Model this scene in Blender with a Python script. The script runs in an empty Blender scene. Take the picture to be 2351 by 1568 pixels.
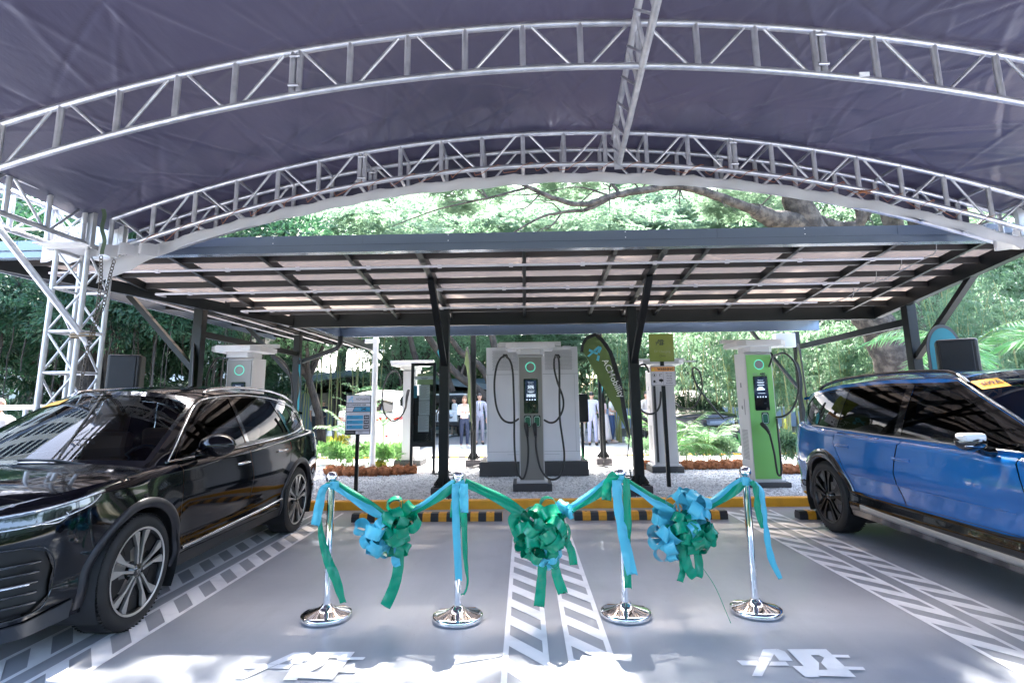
import bpy, bmesh, math, random
import numpy as np
from math import sin, cos, pi, radians, sqrt, atan2, tan
from mathutils import Vector, Matrix, geometry

# ---------------------------------------------------------------- camera, world, sun, exposure
SC = bpy.context.scene
COL = SC.collection
CF, CP, CYAW, CROLL, CYC, CH = 1275.85, .16923, .01915, .01234, 702.93, 1.5   # fitted lens, in 2351 px wide picture units
cF = Vector((-sin(CYAW)*cos(CP), cos(CYAW)*cos(CP), sin(CP)))
cR0 = Vector((cos(CYAW), sin(CYAW), 0)); cU0 = cR0.cross(cF)
cR = cR0*cos(CROLL) - cU0*sin(CROLL); cU = cU0*cos(CROLL) + cR0*sin(CROLL)
cC = Vector((0, 0, CH))
cam = bpy.data.objects.new('camera', bpy.data.cameras.new('camera')); COL.objects.link(cam)
cam.data.sensor_width = 36; cam.data.lens = 36*CF/2351
cam.data.shift_y = (CYC-784)/2351
cam.matrix_world = Matrix(((cR.x, cU.x, -cF.x, cC.x), (cR.y, cU.y, -cF.y, cC.y), (cR.z, cU.z, -cF.z, cC.z), (0, 0, 0, 1)))
cam.data.clip_end = 2000; cam.data.clip_start = .05
SC.camera = cam
W = bpy.data.worlds.new("World"); SC.world = W; W.use_nodes = True
nt = W.node_tree
sky = nt.nodes.new('ShaderNodeTexSky'); sky.sky_type = 'NISHITA'; sky.sun_disc = False
SUN_EL, SUN_AZ = radians(53.2), radians(2)       # the sun stands ahead of the camera, a little right
sky.sun_elevation = SUN_EL; sky.sun_rotation = SUN_AZ
sky.air_density = 1.0; sky.dust_density = 4.0; sky.ozone_density = 1.5
nt.links.new(sky.outputs[0], nt.nodes['Background'].inputs[0])
nt.nodes['Background'].inputs[1].default_value = .15
sl = bpy.data.lights.new('sun', 'SUN'); sl.energy = 2.6; sl.angle = radians(.5); sl.color = (1, .95, .88)
so = bpy.data.objects.new('sun', sl); COL.objects.link(so)
sd = Vector((sin(SUN_AZ)*cos(SUN_EL), cos(SUN_AZ)*cos(SUN_EL), sin(SUN_EL)))
so.rotation_euler = (sd).to_track_quat('Z', 'Y').to_euler()
SC.view_settings.view_transform = 'Standard'; SC.view_settings.look = 'None'
SC.view_settings.exposure = 4.0; SC.view_settings.gamma = 1
SC.render.engine = 'CYCLES'
SC.cycles.max_bounces = 8; SC.cycles.transparent_max_bounces = 16

# ---------------------------------------------------------------- geometry helpers
def ray(x, y): return cF + cR*((x-1175.5)/CF) - cU*((y-CYC)/CF)
def gp(x, y, z=0):                              # point of height z seen at picture spot x, y
    r = ray(x, y); return cC + r*((z-CH)/r.z)
def py(x, y, Y):                                # point at depth Y seen at picture spot x, y
    r = ray(x, y); return cC + r*(Y/r.y)
def link(o, parent=None):
    COL.objects.link(o)
    if parent: o.parent = parent
    return o
def tag(o, label=None, cat=None, group=None, kind=None):
    if label: o['label'] = label
    if cat: o['category'] = cat
    if group: o['group'] = group
    if kind: o['kind'] = kind
    return o
def thing(name, label, cat, loc=(0, 0, 0), rz=0, group=None):
    o = bpy.data.objects.new(name, None); link(o); o.location = loc; o.rotation_euler = (0, 0, rz)
    o.empty_display_size = .1
    return tag(o, label, cat, group)
def copy_tree(o, parent=None):
    c = o.copy(); COL.objects.link(c)
    if parent: c.parent = parent
    for ch in o.children: copy_tree(ch, c)
    return c
class MB:
    def __init__(s): s.v = []; s.f = []; s.sm = []; s.n = {}
    def add(s, vs, fs, sm=False):
        b = len(s.v); s.v += [tuple(v) for v in vs]; s.f += [tuple(b+i for i in f) for f in fs]; s.sm += [sm]*len(fs); return s
    def box(s, c, d, R=None, bev=0):
        hx, hy, hz = d[0]/2, d[1]/2, d[2]/2
        if bev:
            bm = bmesh.new(); bmesh.ops.create_cube(bm, size=1)
            for v in bm.verts: v.co = Vector((v.co.x*d[0], v.co.y*d[1], v.co.z*d[2]))
            bmesh.ops.bevel(bm, geom=bm.edges[:], offset=bev, segments=2, affect='EDGES', profile=.5)
            vs = [v.co.copy() for v in bm.verts]; fs = [[v.index for v in f.verts] for f in bm.faces]; bm.free()
        else:
            vs = [Vector((x*hx, y*hy, z*hz)) for x in (-1, 1) for y in (-1, 1) for z in (-1, 1)]
            fs = [(0, 1, 3, 2), (4, 6, 7, 5), (0, 4, 5, 1), (2, 3, 7, 6), (0, 2, 6, 4), (1, 5, 7, 3)]
        if R is not None: vs = [R @ v for v in vs]
        c = Vector(c); return s.add([v+c for v in vs], fs)
    def bb(s, x0, x1, y0, y1, z0, z1, bev=0): return s.box(((x0+x1)/2, (y0+y1)/2, (z0+z1)/2), (x1-x0, y1-y0, z1-z0), None, bev)
    def bar(s, a, b, w, h=None, up=(0, 0, 1)):   # square bar from a to b
        a = Vector(a); b = Vector(b); d = b-a; L = d.length
        if L < 1e-6: return s
        d.normalize(); u = Vector(up)
        if abs(d.dot(u)) > .99: u = Vector((0, 1, 0))
        sx = d.cross(u).normalized(); uz = sx.cross(d)
        R = Matrix((sx, d, uz)).transposed()
        return s.box((a+b)/2, (w, L, h or w), R)
    def tube(s, pts, r, n=8, cap=True, closed=False):
        pts = [Vector(p) for p in pts]; m = len(pts)
        rr = r if hasattr(r, '__len__') else [r]*m
        t0 = (pts[1]-pts[0]).normalized()
        u = t0.orthogonal().normalized(); rings = []
        for i in range(m):
            if closed: t = (pts[(i+1) % m]-pts[i-1]).normalized()
            else: t = (pts[min(i+1, m-1)]-pts[max(i-1, 0)]).normalized()
            u = (u-t*u.dot(t))
            u = u.normalized() if u.length > 1e-6 else t.orthogonal().normalized()
            v = t.cross(u)
            rings.append([pts[i]+(u*cos(2*pi*k/n)+v*sin(2*pi*k/n))*rr[i] for k in range(n)])
        vs = [p for q in rings for p in q]; fs = []
        for i in range(m if closed else m-1):
            j = (i+1) % m
            for k in range(n): fs.append((i*n+k, i*n+(k+1) % n, j*n+(k+1) % n, j*n+k))
        s.add(vs, fs, True)
        if cap and not closed: s.add(rings[0], [tuple(range(n))[::-1]]); s.add(rings[-1], [tuple(range(n))])
        return s
    def lathe(s, prof, n=24, c=(0, 0, 0), R=None, sm=True):   # profile of (r, z) about local z
        c = Vector(c); vs = []
        for r, z in prof:
            for k in range(n):
                p = Vector((r*cos(2*pi*k/n), r*sin(2*pi*k/n), z))
                vs.append((R @ p if R is not None else p)+c)
        fs = [(i*n+k, i*n+(k+1) % n, (i+1)*n+(k+1) % n, (i+1)*n+k) for i in range(len(prof)-1) for k in range(n)]
        return s.add(vs, fs, sm)
    def prism(s, poly, M, d, sm=False):          # 2D polygon, mapped by M(u,v,w), extruded w 0..d
        n = len(poly)
        vs = [M(u, v, 0) for u, v in poly]+[M(u, v, d) for u, v in poly]
        fs = [tuple(range(n))[::-1], tuple(range(n, 2*n))]+[(i, (i+1) % n, n+(i+1) % n, n+i) for i in range(n)]
        return s.add(vs, fs, sm)
    def grid(s, rows, sm=True, close=False):
        n = len(rows[0]); vs = [p for r in rows for p in r]
        fs = [(i*n+k, i*n+k+1, (i+1)*n+k+1, (i+1)*n+k) for i in range(len(rows)-1) for k in range(n-1)]
        return s.add(vs, fs, sm)
    def build(s, name, m, parent=None, fixn=False):
        me = bpy.data.meshes.new(name); me.from_pydata(s.v, [], s.f)
        me.polygons.foreach_set('use_smooth', s.sm); me.materials.append(m)
        if fixn:
            bm = bmesh.new(); bm.from_mesh(me); bmesh.ops.recalc_face_normals(bm, faces=bm.faces[:]); bm.to_mesh(me); bm.free()
        me.update()
        return link(bpy.data.objects.new(name, me), parent)
def mesh_np(name, v, f, m, parent=None, smooth=False, k=4):
    me = bpy.data.meshes.new(name); v = np.asarray(v, np.float32); f = np.asarray(f, np.int32)
    me.vertices.add(len(v)); me.vertices.foreach_set('co', v.ravel())
    me.loops.add(f.size); me.loops.foreach_set('vertex_index', f.ravel())
    me.polygons.add(len(f)); me.polygons.foreach_set('loop_start', np.arange(0, f.size, k, dtype=np.int32)); me.polygons.foreach_set('loop_total', np.full(len(f), k, np.int32))
    me.polygons.foreach_set('use_smooth', np.full(len(f), smooth)); me.materials.append(m); me.update()
    return link(bpy.data.objects.new(name, me), parent)
def text(s, size, M, m, name='lettering', parent=None, depth=.002, align='CENTER', bold=0, sx=1, shear=0):
    cu = bpy.data.curves.new(name, 'FONT'); cu.body = s; cu.size = size; cu.align_x = align; cu.align_y = 'CENTER'
    cu.extrude = depth/2; cu.offset = bold; cu.shear = shear; cu.resolution_u = 3
    o = bpy.data.objects.new(name, cu); COL.objects.link(o)
    dg = bpy.context.evaluated_depsgraph_get(); me = bpy.data.meshes.new_from_object(o.evaluated_get(dg))
    COL.objects.unlink(o); bpy.data.objects.remove(o)
    me.transform(Matrix.Diagonal((sx, 1, 1, 1))); me.transform(M); me.materials.clear(); me.materials.append(m)
    return me
def textmb(mb, s, size, M, **k):                # add lettering geometry to a builder
    me = text(s, size, M, None, **k); b = len(mb.v)
    mb.v += [tuple(v.co) for v in me.vertices]; fs = [tuple(b+i for i in p.vertices) for p in me.polygons]
    mb.f += fs; mb.sm += [False]*len(fs); bpy.data.meshes.remove(me)
def frontM(x, y, z, rz=0): return Matrix.Translation((x, y, z)) @ Matrix.Rotation(rz, 4, 'Z') @ Matrix.Rotation(pi/2, 4, 'X')

# ---------------------------------------------------------------- materials
MATS = {}
def mat(name, col, rough=.5, metal=0, coat=0, spec=.5, noise=None, bump=None, emit=None, sheen=0, trans=None, anis=None):
    if name in MATS: return MATS[name]
    m = bpy.data.materials.new(name); m.use_nodes = True; n = m.node_tree; P = n.nodes['Principled BSDF']
    P.inputs['Base Color'].default_value = (*col, 1); P.inputs['Roughness'].default_value = rough; P.inputs['Metallic'].default_value = metal
    P.inputs['Coat Weight'].default_value = coat; P.inputs['Coat Roughness'].default_value = .02; P.inputs['Specular IOR Level'].default_value = spec
    if sheen: P.inputs['Sheen Weight'].default_value = sheen
    if emit: P.inputs['Emission Color'].default_value = (*emit[:3], 1); P.inputs['Emission Strength'].default_value = emit[3]
    tc = n.nodes.new('ShaderNodeTexCoord')
    if noise:                                    # (scale, col2, lo, hi, [detail])
        t = n.nodes.new('ShaderNodeTexNoise'); t.inputs['Scale'].default_value = noise[0]; t.inputs['Detail'].default_value = noise[4] if len(noise) > 4 else 6
        r = n.nodes.new('ShaderNodeMapRange'); r.inputs[1].default_value = noise[2]; r.inputs[2].default_value = noise[3]
        x = n.nodes.new('ShaderNodeMix'); x.data_type = 'RGBA'; x.inputs[6].default_value = (*col, 1); x.inputs[7].default_value = (*noise[1], 1)
        n.links.new(tc.outputs['Object'], t.inputs['Vector']); n.links.new(t.outputs['Fac'], r.inputs[0]); n.links.new(r.outputs[0], x.inputs[0]); n.links.new(x.outputs[2], P.inputs['Base Color'])
        r2 = n.nodes.new('ShaderNodeMapRange'); r2.inputs[3].default_value = max(0, rough-.06); r2.inputs[4].default_value = min(1, rough+.1)
        n.links.new(t.outputs['Fac'], r2.inputs[0]); n.links.new(r2.outputs[0], P.inputs['Roughness'])
    if bump:                                     # (scale, strength, distance, [stretch])
        t = n.nodes.new('ShaderNodeTexNoise'); t.inputs['Scale'].default_value = bump[0]; t.inputs['Detail'].default_value = 5
        b = n.nodes.new('ShaderNodeBump'); b.inputs['Strength'].default_value = bump[1]; b.inputs['Distance'].default_value = bump[2]
        if len(bump) > 3:
            mp = n.nodes.new('ShaderNodeMapping'); mp.inputs['Scale'].default_value = bump[3]; n.links.new(tc.outputs['Object'], mp.inputs[0]); n.links.new(mp.outputs[0], t.inputs['Vector'])
        else: n.links.new(tc.outputs['Object'], t.inputs['Vector'])
        n.links.new(t.outputs['Fac'], b.inputs['Height']); n.links.new(b.outputs[0], P.inputs['Normal'])
    if trans:                                    # (colour, weight): translucent mix
        tr = n.nodes.new('ShaderNodeBsdfTranslucent'); tr.inputs[0].default_value = (*trans[0], 1)
        mx = n.nodes.new('ShaderNodeMixShader'); mx.inputs[0].default_value = trans[1]
        n.links.new(P.outputs[0], mx.inputs[1]); n.links.new(tr.outputs[0], mx.inputs[2]); n.links.new(mx.outputs[0], n.nodes['Material Output'].inputs[0])
    MATS[name] = m; return m
def clear_mat(name, tint, gloss=.12, rough=.03, diff=0, dcol=(.5, .5, .5)):   # thin see-through sheet
    m = bpy.data.materials.new(name); m.use_nodes = True; n = m.node_tree; n.nodes.remove(n.nodes['Principled BSDF'])
    tr = n.nodes.new('ShaderNodeBsdfTransparent'); tr.inputs[0].default_value = (*tint, 1)
    g = n.nodes.new('ShaderNodeBsdfGlossy'); g.inputs['Roughness'].default_value = rough
    fr = n.nodes.new('ShaderNodeFresnel'); fr.inputs[0].default_value = 1.5
    mx = n.nodes.new('ShaderNodeMixShader'); n.links.new(fr.outputs[0], mx.inputs[0]); n.links.new(tr.outputs[0], mx.inputs[1]); n.links.new(g.outputs[0], mx.inputs[2])
    out = mx
    if diff:
        d = n.nodes.new('ShaderNodeBsdfDiffuse'); d.inputs[0].default_value = (*dcol, 1); t2 = n.nodes.new('ShaderNodeBsdfTranslucent'); t2.inputs[0].default_value = (*dcol, 1)
        a = n.nodes.new('ShaderNodeMixShader'); a.inputs[0].default_value = .5; n.links.new(d.outputs[0], a.inputs[1]); n.links.new(t2.outputs[0], a.inputs[2])
        b = n.nodes.new('ShaderNodeMixShader'); b.inputs[0].default_value = diff; n.links.new(mx.outputs[0], b.inputs[1]); n.links.new(a.outputs[0], b.inputs[2]); out = b
    n.links.new(out.outputs[0], n.nodes['Material Output'].inputs[0]); MATS[name] = m; return m
ALU = mat('aluminium', (.62, .62, .64), .38, .85, noise=(9, (.45, .45, .48), .4, .7))
DARKST = mat('dark_painted_steel', (.004, .006, .0075), .42, 0, spec=.35)
BLACK = mat('black_plastic', (.006, .006, .007), .35)
RUB = mat('black_rubber', (.008, .008, .009), .6, bump=(60, .2, .002))
WHITE = mat('white_paint', (.8, .8, .8), .45)
CHROME = mat('chrome', (.85, .85, .86), .04, 1)
GREENR = mat('green_satin', (.0, .27, .15), .26, trans=((0, .34, .2), .14))
BLUER = mat('blue_satin', (.08, .46, .60), .3, trans=((.10, .50, .70), .12))
YEL = mat('yellow_paint', (.85, .38, .02), .5, noise=(6, (.72, .31, .02), .45, .8))

def stripe_mat(name, c1, c2, period, off=0, axis=0):
    m = bpy.data.materials.new(name); m.use_nodes = True; n = m.node_tree; P = n.nodes['Principled BSDF']; P.inputs['Roughness'].default_value = .5
    tc = n.nodes.new('ShaderNodeTexCoord'); sp = n.nodes.new('ShaderNodeSeparateXYZ'); a = n.nodes.new('ShaderNodeMath'); a.operation = 'ADD'; a.inputs[1].default_value = 100*period*2+off
    d = n.nodes.new('ShaderNodeMath'); d.operation = 'MODULO'; d.inputs[1].default_value = period*2; g = n.nodes.new('ShaderNodeMath'); g.operation = 'GREATER_THAN'; g.inputs[1].default_value = period
    nz = n.nodes.new('ShaderNodeTexNoise'); nz.inputs['Scale'].default_value = 30; mr = n.nodes.new('ShaderNodeMapRange'); mr.inputs[3].default_value = .8; mr.inputs[4].default_value = 1.15
    x = n.nodes.new('ShaderNodeMix'); x.data_type = 'RGBA'; x.inputs[6].default_value = (*c1, 1); x.inputs[7].default_value = (*c2, 1); y = n.nodes.new('ShaderNodeMix'); y.data_type = 'RGBA'; y.blend_type = 'MULTIPLY'; y.inputs[0].default_value = 1
    L = n.links.new; L(tc.outputs['Object'], sp.inputs[0]); L(sp.outputs[axis], a.inputs[0]); L(a.outputs[0], d.inputs[0]); L(d.outputs[0], g.inputs[0]); L(g.outputs[0], x.inputs[0]); L(tc.outputs['Object'], nz.inputs[0]); L(nz.outputs[0], mr.inputs[0]); L(x.outputs[2], y.inputs[6]); L(mr.outputs[0], y.inputs[7]); L(y.outputs[2], P.inputs['Base Color'])
    return m

# ================================================================ SETTING: ground, markings, kerb, gravel
GZ = .09
def sheet(name, x0, x1, y0, y1, z, m, kind='structure'):
    mb = MB().add([(x0, y0, z), (x1, y0, z), (x1, y1, z), (x0, y1, z)], [(0, 1, 2, 3)])
    return tag(mb.build(name, m), kind=kind)
M_DIRT = mat('ground_soil', (.10, .12, .05), .95, noise=(.6, (.16, .13, .08), .4, .6))
M_FLOOR = mat('grey_floor_coating', (.295, .31, .345), .40, coat=.12, noise=(1.1, (.39, .405, .435), .35, .75, 11), bump=(140, .12, .0015))
def streaks(m):                                  # faint tyre tracks, dust and worn patches over the coating
    n = m.node_tree; P = n.nodes['Principled BSDF']; src = P.inputs['Base Color'].links[0].from_socket; tc = n.nodes.new('ShaderNodeTexCoord'); L = n.links.new
    for sc, st, lo, hi, dk in (((3, .5, 1), 1.0, .50, .70, .90), ((.8, .8, 1), 1.0, .55, .75, .86), ((14, 14, 1), 1.0, .64, .72, .82), ((.7, 2.5, 1), 1, .55, .72, 1.06)):
        mp = n.nodes.new('ShaderNodeMapping'); mp.inputs['Scale'].default_value = sc; mp.inputs['Location'].default_value = (sc[0]*3, sc[1], 0); t = n.nodes.new('ShaderNodeTexNoise'); t.inputs['Scale'].default_value = st; t.inputs['Detail'].default_value = 10; t.inputs['Roughness'].default_value = .65
        r = n.nodes.new('ShaderNodeMapRange'); r.inputs[1].default_value = lo; r.inputs[2].default_value = hi; r.inputs[3].default_value = 1; r.inputs[4].default_value = dk
        x = n.nodes.new('ShaderNodeMix'); x.data_type = 'RGBA'; x.blend_type = 'MULTIPLY'; x.inputs[0].default_value = 1; L(tc.outputs['Object'], mp.inputs[0]); L(mp.outputs[0], t.inputs[0]); L(t.outputs[0], r.inputs[0]); L(src, x.inputs[6]); L(r.outputs[0], x.inputs[7]); src = x.outputs[2]
    L(src, P.inputs['Base Color'])
streaks(M_FLOOR)
M_ROAD = mat('asphalt', (.13, .13, .14), .85, noise=(3, (.17, .17, .175), .4, .7), bump=(90, .4, .004))
M_CONC = mat('pale_concrete', (.42, .42, .41), .8, noise=(2, (.36, .36, .35), .4, .7))
M_LINE = mat('line_paint', (.82, .82, .84), .45, noise=(4, (.60, .60, .63), .50, .78, 12))
sheet('ground', -600, 600, -600, 600, -.02, M_DIRT)
sheet('parking_floor', -14, 14, -8, 8.25, 0, M_FLOOR)
sheet('driveway', -30, 30, 14.9, 20.3, .004, M_CONC)
sheet('road', -60, 60, 20.3, 27.5, .008, M_ROAD)
# painted dividers: each two hatched strips
def hatched(name, X0, X1, gap, Y0=-1.0, Y1=8.0):
    mb = MB(); w = (X1-X0-gap)/2; z = .004
    for s in (0, 1):
        a = X0+s*(w+gap); b = a+w; p = .034
        mb.add([(a, Y0, z), (a+p, Y0, z), (a+p, Y1, z), (a, Y1, z)], [(0, 1, 2, 3)])
        mb.add([(b-p, Y0, z), (b, Y0, z), (b, Y1, z), (b-p, Y1, z)], [(0, 1, 2, 3)])
        k = -1.25*(b-a-2*p); y = Y0+.4
        while y < Y1-.05:                         # white bars leaning between the borders
            q = [(a+p, y), (b-p, y+k), (b-p, y+k+.165), (a+p, y+.165)]
            q = [(u, min(v, Y1)) for u, v in q]
            mb.add([(u, v, z) for u, v in q], [(0, 1, 2, 3)]); y += .335
    return tag(mb.build(name, M_LINE), kind='structure')
hatched('divider_marking', -3.17, -2.51, .11); hatched('divider_marking', -.15, .51, .11); hatched('divider_marking', 2.67, 3.33, .11)
def emblem(name, pts, m):
    mb = MB()
    for k, poly in enumerate(pts): mb.add([gp(x, y, .0045+.0005*k) for x, y in poly], [tuple(range(len(poly)))])
    return tag(mb.build(name, m), kind='structure')
def c2(x, y): return ((1900+x*.5492)*.6122, (1700+y*.5492)*.6122)
def c3(x, y): return ((2900+x*.8363)*.6122, (1250+y*.8363)*.6122)
EV = [[c2(1750, 1335), c2(1845, 1332), c2(1800, 1415), c2(1720, 1412)], [c2(1850, 1332), c2(1900, 1350), c2(1955, 1415), c2(1862, 1412), c2(1820, 1360)],
      [c2(1570, 1410), c2(1712, 1413), c2(1722, 1445), c2(1610, 1445)], [c2(1722, 1417), c2(1796, 1417), c2(1745, 1518), c2(1675, 1516)], [c2(1806, 1419), c2(1905, 1418), c2(1930, 1446), c2(1790, 1446)],
      [c2(1950, 1449), c2(2035, 1449), c2(2140, 1525), c2(2040, 1525)]]
BODY = [[c3(62, 1414), c3(235, 1414), c3(262, 1437), c3(168, 1441), c3(168, 1441)], [c3(62, 1414), c3(168, 1441), c3(205, 1500), c3(220, 1538), c3(170, 1528)],
        [c3(235, 1414), c3(262, 1437), c3(225, 1470), c3(205, 1450), c3(168, 1441)], [c3(262, 1437), c3(372, 1539), c3(250, 1480)], [c3(225, 1470), c3(262, 1437), c3(300, 1470), c3(250, 1505)],
        [c3(250, 1505), c3(300, 1470), c3(372, 1539), c3(220, 1538), c3(205, 1500), c3(240, 1506)], [c3(255, 1438), c3(336, 1440), c3(346, 1452), c3(268, 1451)], [c3(315, 1491), c3(402, 1494), c3(414, 1508), c3(330, 1506)]]
bod = [[c3(62, 1414), c3(237, 1414), c3(265, 1440), c3(228, 1452), c3(205, 1441), c3(168, 1441)], [c3(62, 1414), c3(168, 1441), c3(205, 1475), c3(205, 1507), c3(178, 1532)],
       [c3(265, 1440), c3(372, 1539), c3(244, 1506), c3(214, 1475), c3(228, 1452)], [c3(372, 1539), c3(178, 1532), c3(205, 1507), c3(244, 1506)], BODY[6], BODY[7]]
emblem('charging_bay_emblem', EV+bod, M_LINE)
def shl(P, dx, dy): return [[(x+dx+0*y, y+dy) for x, y in q] for q in P]
def mirror_emblem(P):       # the same emblem one bay over, carried over the ground by 3 m
    out = []
    for q in P:
        r = []
        for x, y in q:
            g = gp(x, y); g.x -= 2.86; g.y -= .03; r.append(g)
        out.append(r)
    return out
mb = MB()
for k, q in enumerate(mirror_emblem(EV+bod)): mb.add([(v.x, v.y, .0045+.0005*k) for v in q], [tuple(range(len(q)))])
tag(mb.build('charging_bay_emblem', M_LINE), kind='structure')
# kerbs
def kerb(name, x0, x1, y0, y1, h, m):
    return tag(MB().bb(x0, x1, y0, y1, -.02, h, .012).build(name, m), kind='structure')
kerb('yellow_kerb', -14, 14, 8.22, 8.36, .12, YEL)
tag(MB().bb(-9, 8.2, 14.72, 14.86, 0, .115).build('striped_kerb', stripe_mat('kerb_stripes', (.80, .36, .02), (.05, .045, .04), .19)), kind='structure')
# gravel bed: lumpy sheet plus loose stones
M_GRAV = mat('gravel', (.60, .60, .61), .9, noise=(55, (.74, .74, .75), .42, .62, 3), bump=(48, 1, .03))
rng = np.random.default_rng(3)
mb = MB(); nx, ny = 130, 60; rows = []
for j in range(ny+1):
    y = 8.34+j*(14.72-8.34)/ny
    rows.append([(-11+i*22/nx, y, GZ-.012+rng.uniform(-.008, .012)) for i in range(nx+1)])
mb.grid(rows, False); tag(mb.build('gravel_bed', M_GRAV), kind='structure')
def stones(n, x0, x1, y0, y1, s0, s1, seed, cols, name):
    r = np.random.default_rng(seed)
    base = np.array([(1, 0, 0), (-1, 0, 0), (0, 1, 0), (0, -1, 0), (0, 0, 1), (0, 0, -1)], float)
    F = np.array([(0, 2, 4), (2, 1, 4), (1, 3, 4), (3, 0, 4), (2, 0, 5), (1, 2, 5), (3, 1, 5), (0, 3, 5)])
    P = np.stack([r.uniform(x0, x1, n), y0+(y1-y0)*r.uniform(0, 1, n)**1.5, np.full(n, GZ)], 1)
    S = r.uniform(s0, s1, (n, 1, 1))*r.uniform(.6, 1.3, (n, 6, 1))*np.array([1, 1, .7])
    a = r.uniform(0, 2*pi, n); R = np.zeros((n, 3, 3)); R[:, 0, 0] = np.cos(a); R[:, 0, 1] = -np.sin(a); R[:, 1, 0] = np.sin(a); R[:, 1, 1] = np.cos(a); R[:, 2, 2] = 1
    V = np.einsum('nij,nkj->nki', R, base[None]*S)+P[:, None]
    return mesh_np(name, V.reshape(-1, 3), (F[None]+6*np.arange(n)[:, None, None]).reshape(-1, 3), cols, None, False, 3)
M_ST = mat('stone', (.78, .78, .79), .85, noise=(14, (.45, .45, .46), .42, .6, 2))
o = stones(30000, -5.6, 6.5, 8.36, 12, .008, .019, 5, M_ST, 'loose_gravel'); tag(o, kind='stuff')

# ================================================================ TENT
TC, TS = .5, 4.65
def arz(x): return 3.98-.80*((x-TC)/TS)**2
M_FAB = mat('tent_fabric', (.031, .034, .064), .34, spec=.65, noise=(.35, (.017, .023, .042), .35, .7, 3), bump=(6, .5, .012, (1.4, .5, 1)), trans=((.12, .10, .16), .02))
M_VAL = mat('white_valance_fabric', (.42, .41, .42), .6, bump=(5, .5, .02), trans=((.8, .8, .8), .3))
tent = thing('event_tent', 'large arched tent with aluminium trusses and dark purple underside over the bays', 'tent', (0, 0, 0))
x0a, x1a = -4.36, 5.30
def chord(mb, Y, dz, r, x0=x0a, x1=x1a, n=48):
    mb.tube([(x0+(x1-x0)*i/n, Y, arz(x0+(x1-x0)*i/n)+dz) for i in range(n+1)], r, 10)
DEP = .36
def arch(Y, dbl=0):
    root = None
    for k, yy in enumerate([Y]+([Y+dbl] if dbl else [])):
        mb = MB(); chord(mb, yy, 0, .026); chord(mb, yy, DEP, .026)
        n = 22; st = (x1a-x0a)/n
        for i in range(n+1):
            x = x0a+st*i; z = arz(x)
            mb.tube([(x, yy, z), (x-.0*(x-TC), yy, z+DEP)], .024, 10)
            if i in (6, 15):                      # bolted joints: doubled uprights
                mb.tube([(x+.055, yy, z), (x+.055, yy, z+DEP)], .024, 10)
                for dz in (.06, DEP-.06): mb.tube([(x-.01, yy-.04, z+dz), (x+.07, yy-.04, z+dz)], .012, 6)
            if i < n:
                a, b = (x+.07, x+st-.07); za, zb = arz(a), arz(b)
                if i % 2: mb.tube([(a, yy, za+.01), (b, yy, zb+DEP-.01)], .013, 8)
                else: mb.tube([(a, yy, za+DEP-.01), (b, yy, zb+.01)], .013, 8)
        if k: 
            for i in range(n+1):
                x = x0a+st*i
                for dz in (0, DEP): mb.tube([(x, Y, arz(x)+dz), (x, yy, arz(x)+dz)], .017, 8)
        o = mb.build('arch_truss', ALU, tent)
arch(3.84); arch(5.6, .42); arch(1.9)
# ridge beam under the crown
mb = MB(); ax = lambda y: .66+.07*y
pts = lambda dz: [(ax(y), y, arz(ax(y))+dz) for y in (-2, 5.6)]
mb.tube(pts(.0), .028, 10); mb.tube([(p[0]-.05, p[1], p[2]) for p in pts(DEP-.06)], .028, 10)
y = -1.8
while y < 5.4:
    z = arz(ax(y)); mb.tube([(ax(y), y, z), (ax(y)-.05, y, z+DEP-.06)], .017, 8)
    mb.tube([(ax(y), y+.03, z), (ax(y)-.05, y+.36, z+DEP-.07)], .011, 8); y += .42
mb.box((1.03, 5.57, 4.16), (.07, .012, .52)); mb.build('ridge_beam', ALU, tent)
# canopy: arched skin sagging between the trusses, creased where it is pulled tight
def skin(x0, x1, y0, y1, nx, ny, seed, name):
    r = np.random.default_rng(seed); X, Y = np.meshgrid(np.linspace(x0, x1, nx), np.linspace(y0, y1, ny))
    Z = 3.98-.80*((X-TC)/TS)**2+DEP+.045
    for a, b in ((1.9, 3.84), (3.84, 5.6)):
        f = np.clip((Y-a)/(b-a), 0, 1); Z += .035*np.sin(pi*f)
    Z += .006*np.sin(X*2.3+Y*1.7)*np.sin(Y*2.9-X)+.004*np.sin(X*5.1-Y*3.3)
    for k in range(300):                           # tension creases, most of them slanting
        cx, cy = r.uniform(x0, x1), r.choice([r.uniform(y0, y1), 3.84+r.normal(0, .35), 5.55-abs(r.normal(0, .3))]); a = r.normal(pi/2, .35)+(.75 if r.uniform() < .5 else -.35); L = r.uniform(.12, .85); w = r.uniform(.012, .035); h = r.uniform(.003, .011)*r.choice([-1, 1])
        u = (X-cx)*np.cos(a)+(Y-cy)*np.sin(a); v = -(X-cx)*np.sin(a)+(Y-cy)*np.cos(a)+.08*u*u
        Z += h*np.exp(-(v/w)**2)*np.exp(-(u/L)**4)
    for xs in (-2.6, -.2, 2.3, 4.4): Z -= .008*np.exp(-((X-xs-.06*(Y-4))/.014)**2)   # welded seams
    V = np.stack([X, Y, Z], 2).reshape(-1, 3); I = np.arange(nx*ny).reshape(ny, nx)
    Fq = np.stack([I[:-1, :-1], I[:-1, 1:], I[1:, 1:], I[1:, :-1]], 2).reshape(-1, 4); return mesh_np(name, V, Fq, M_FAB, tent, True)
skin(-4.6, 5.5, 1.4, 6.07, 560, 250, 8, 'canopy'); skin(-4.6, 5.5, -3.2, 1.4, 90, 50, 9, 'canopy')
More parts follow.
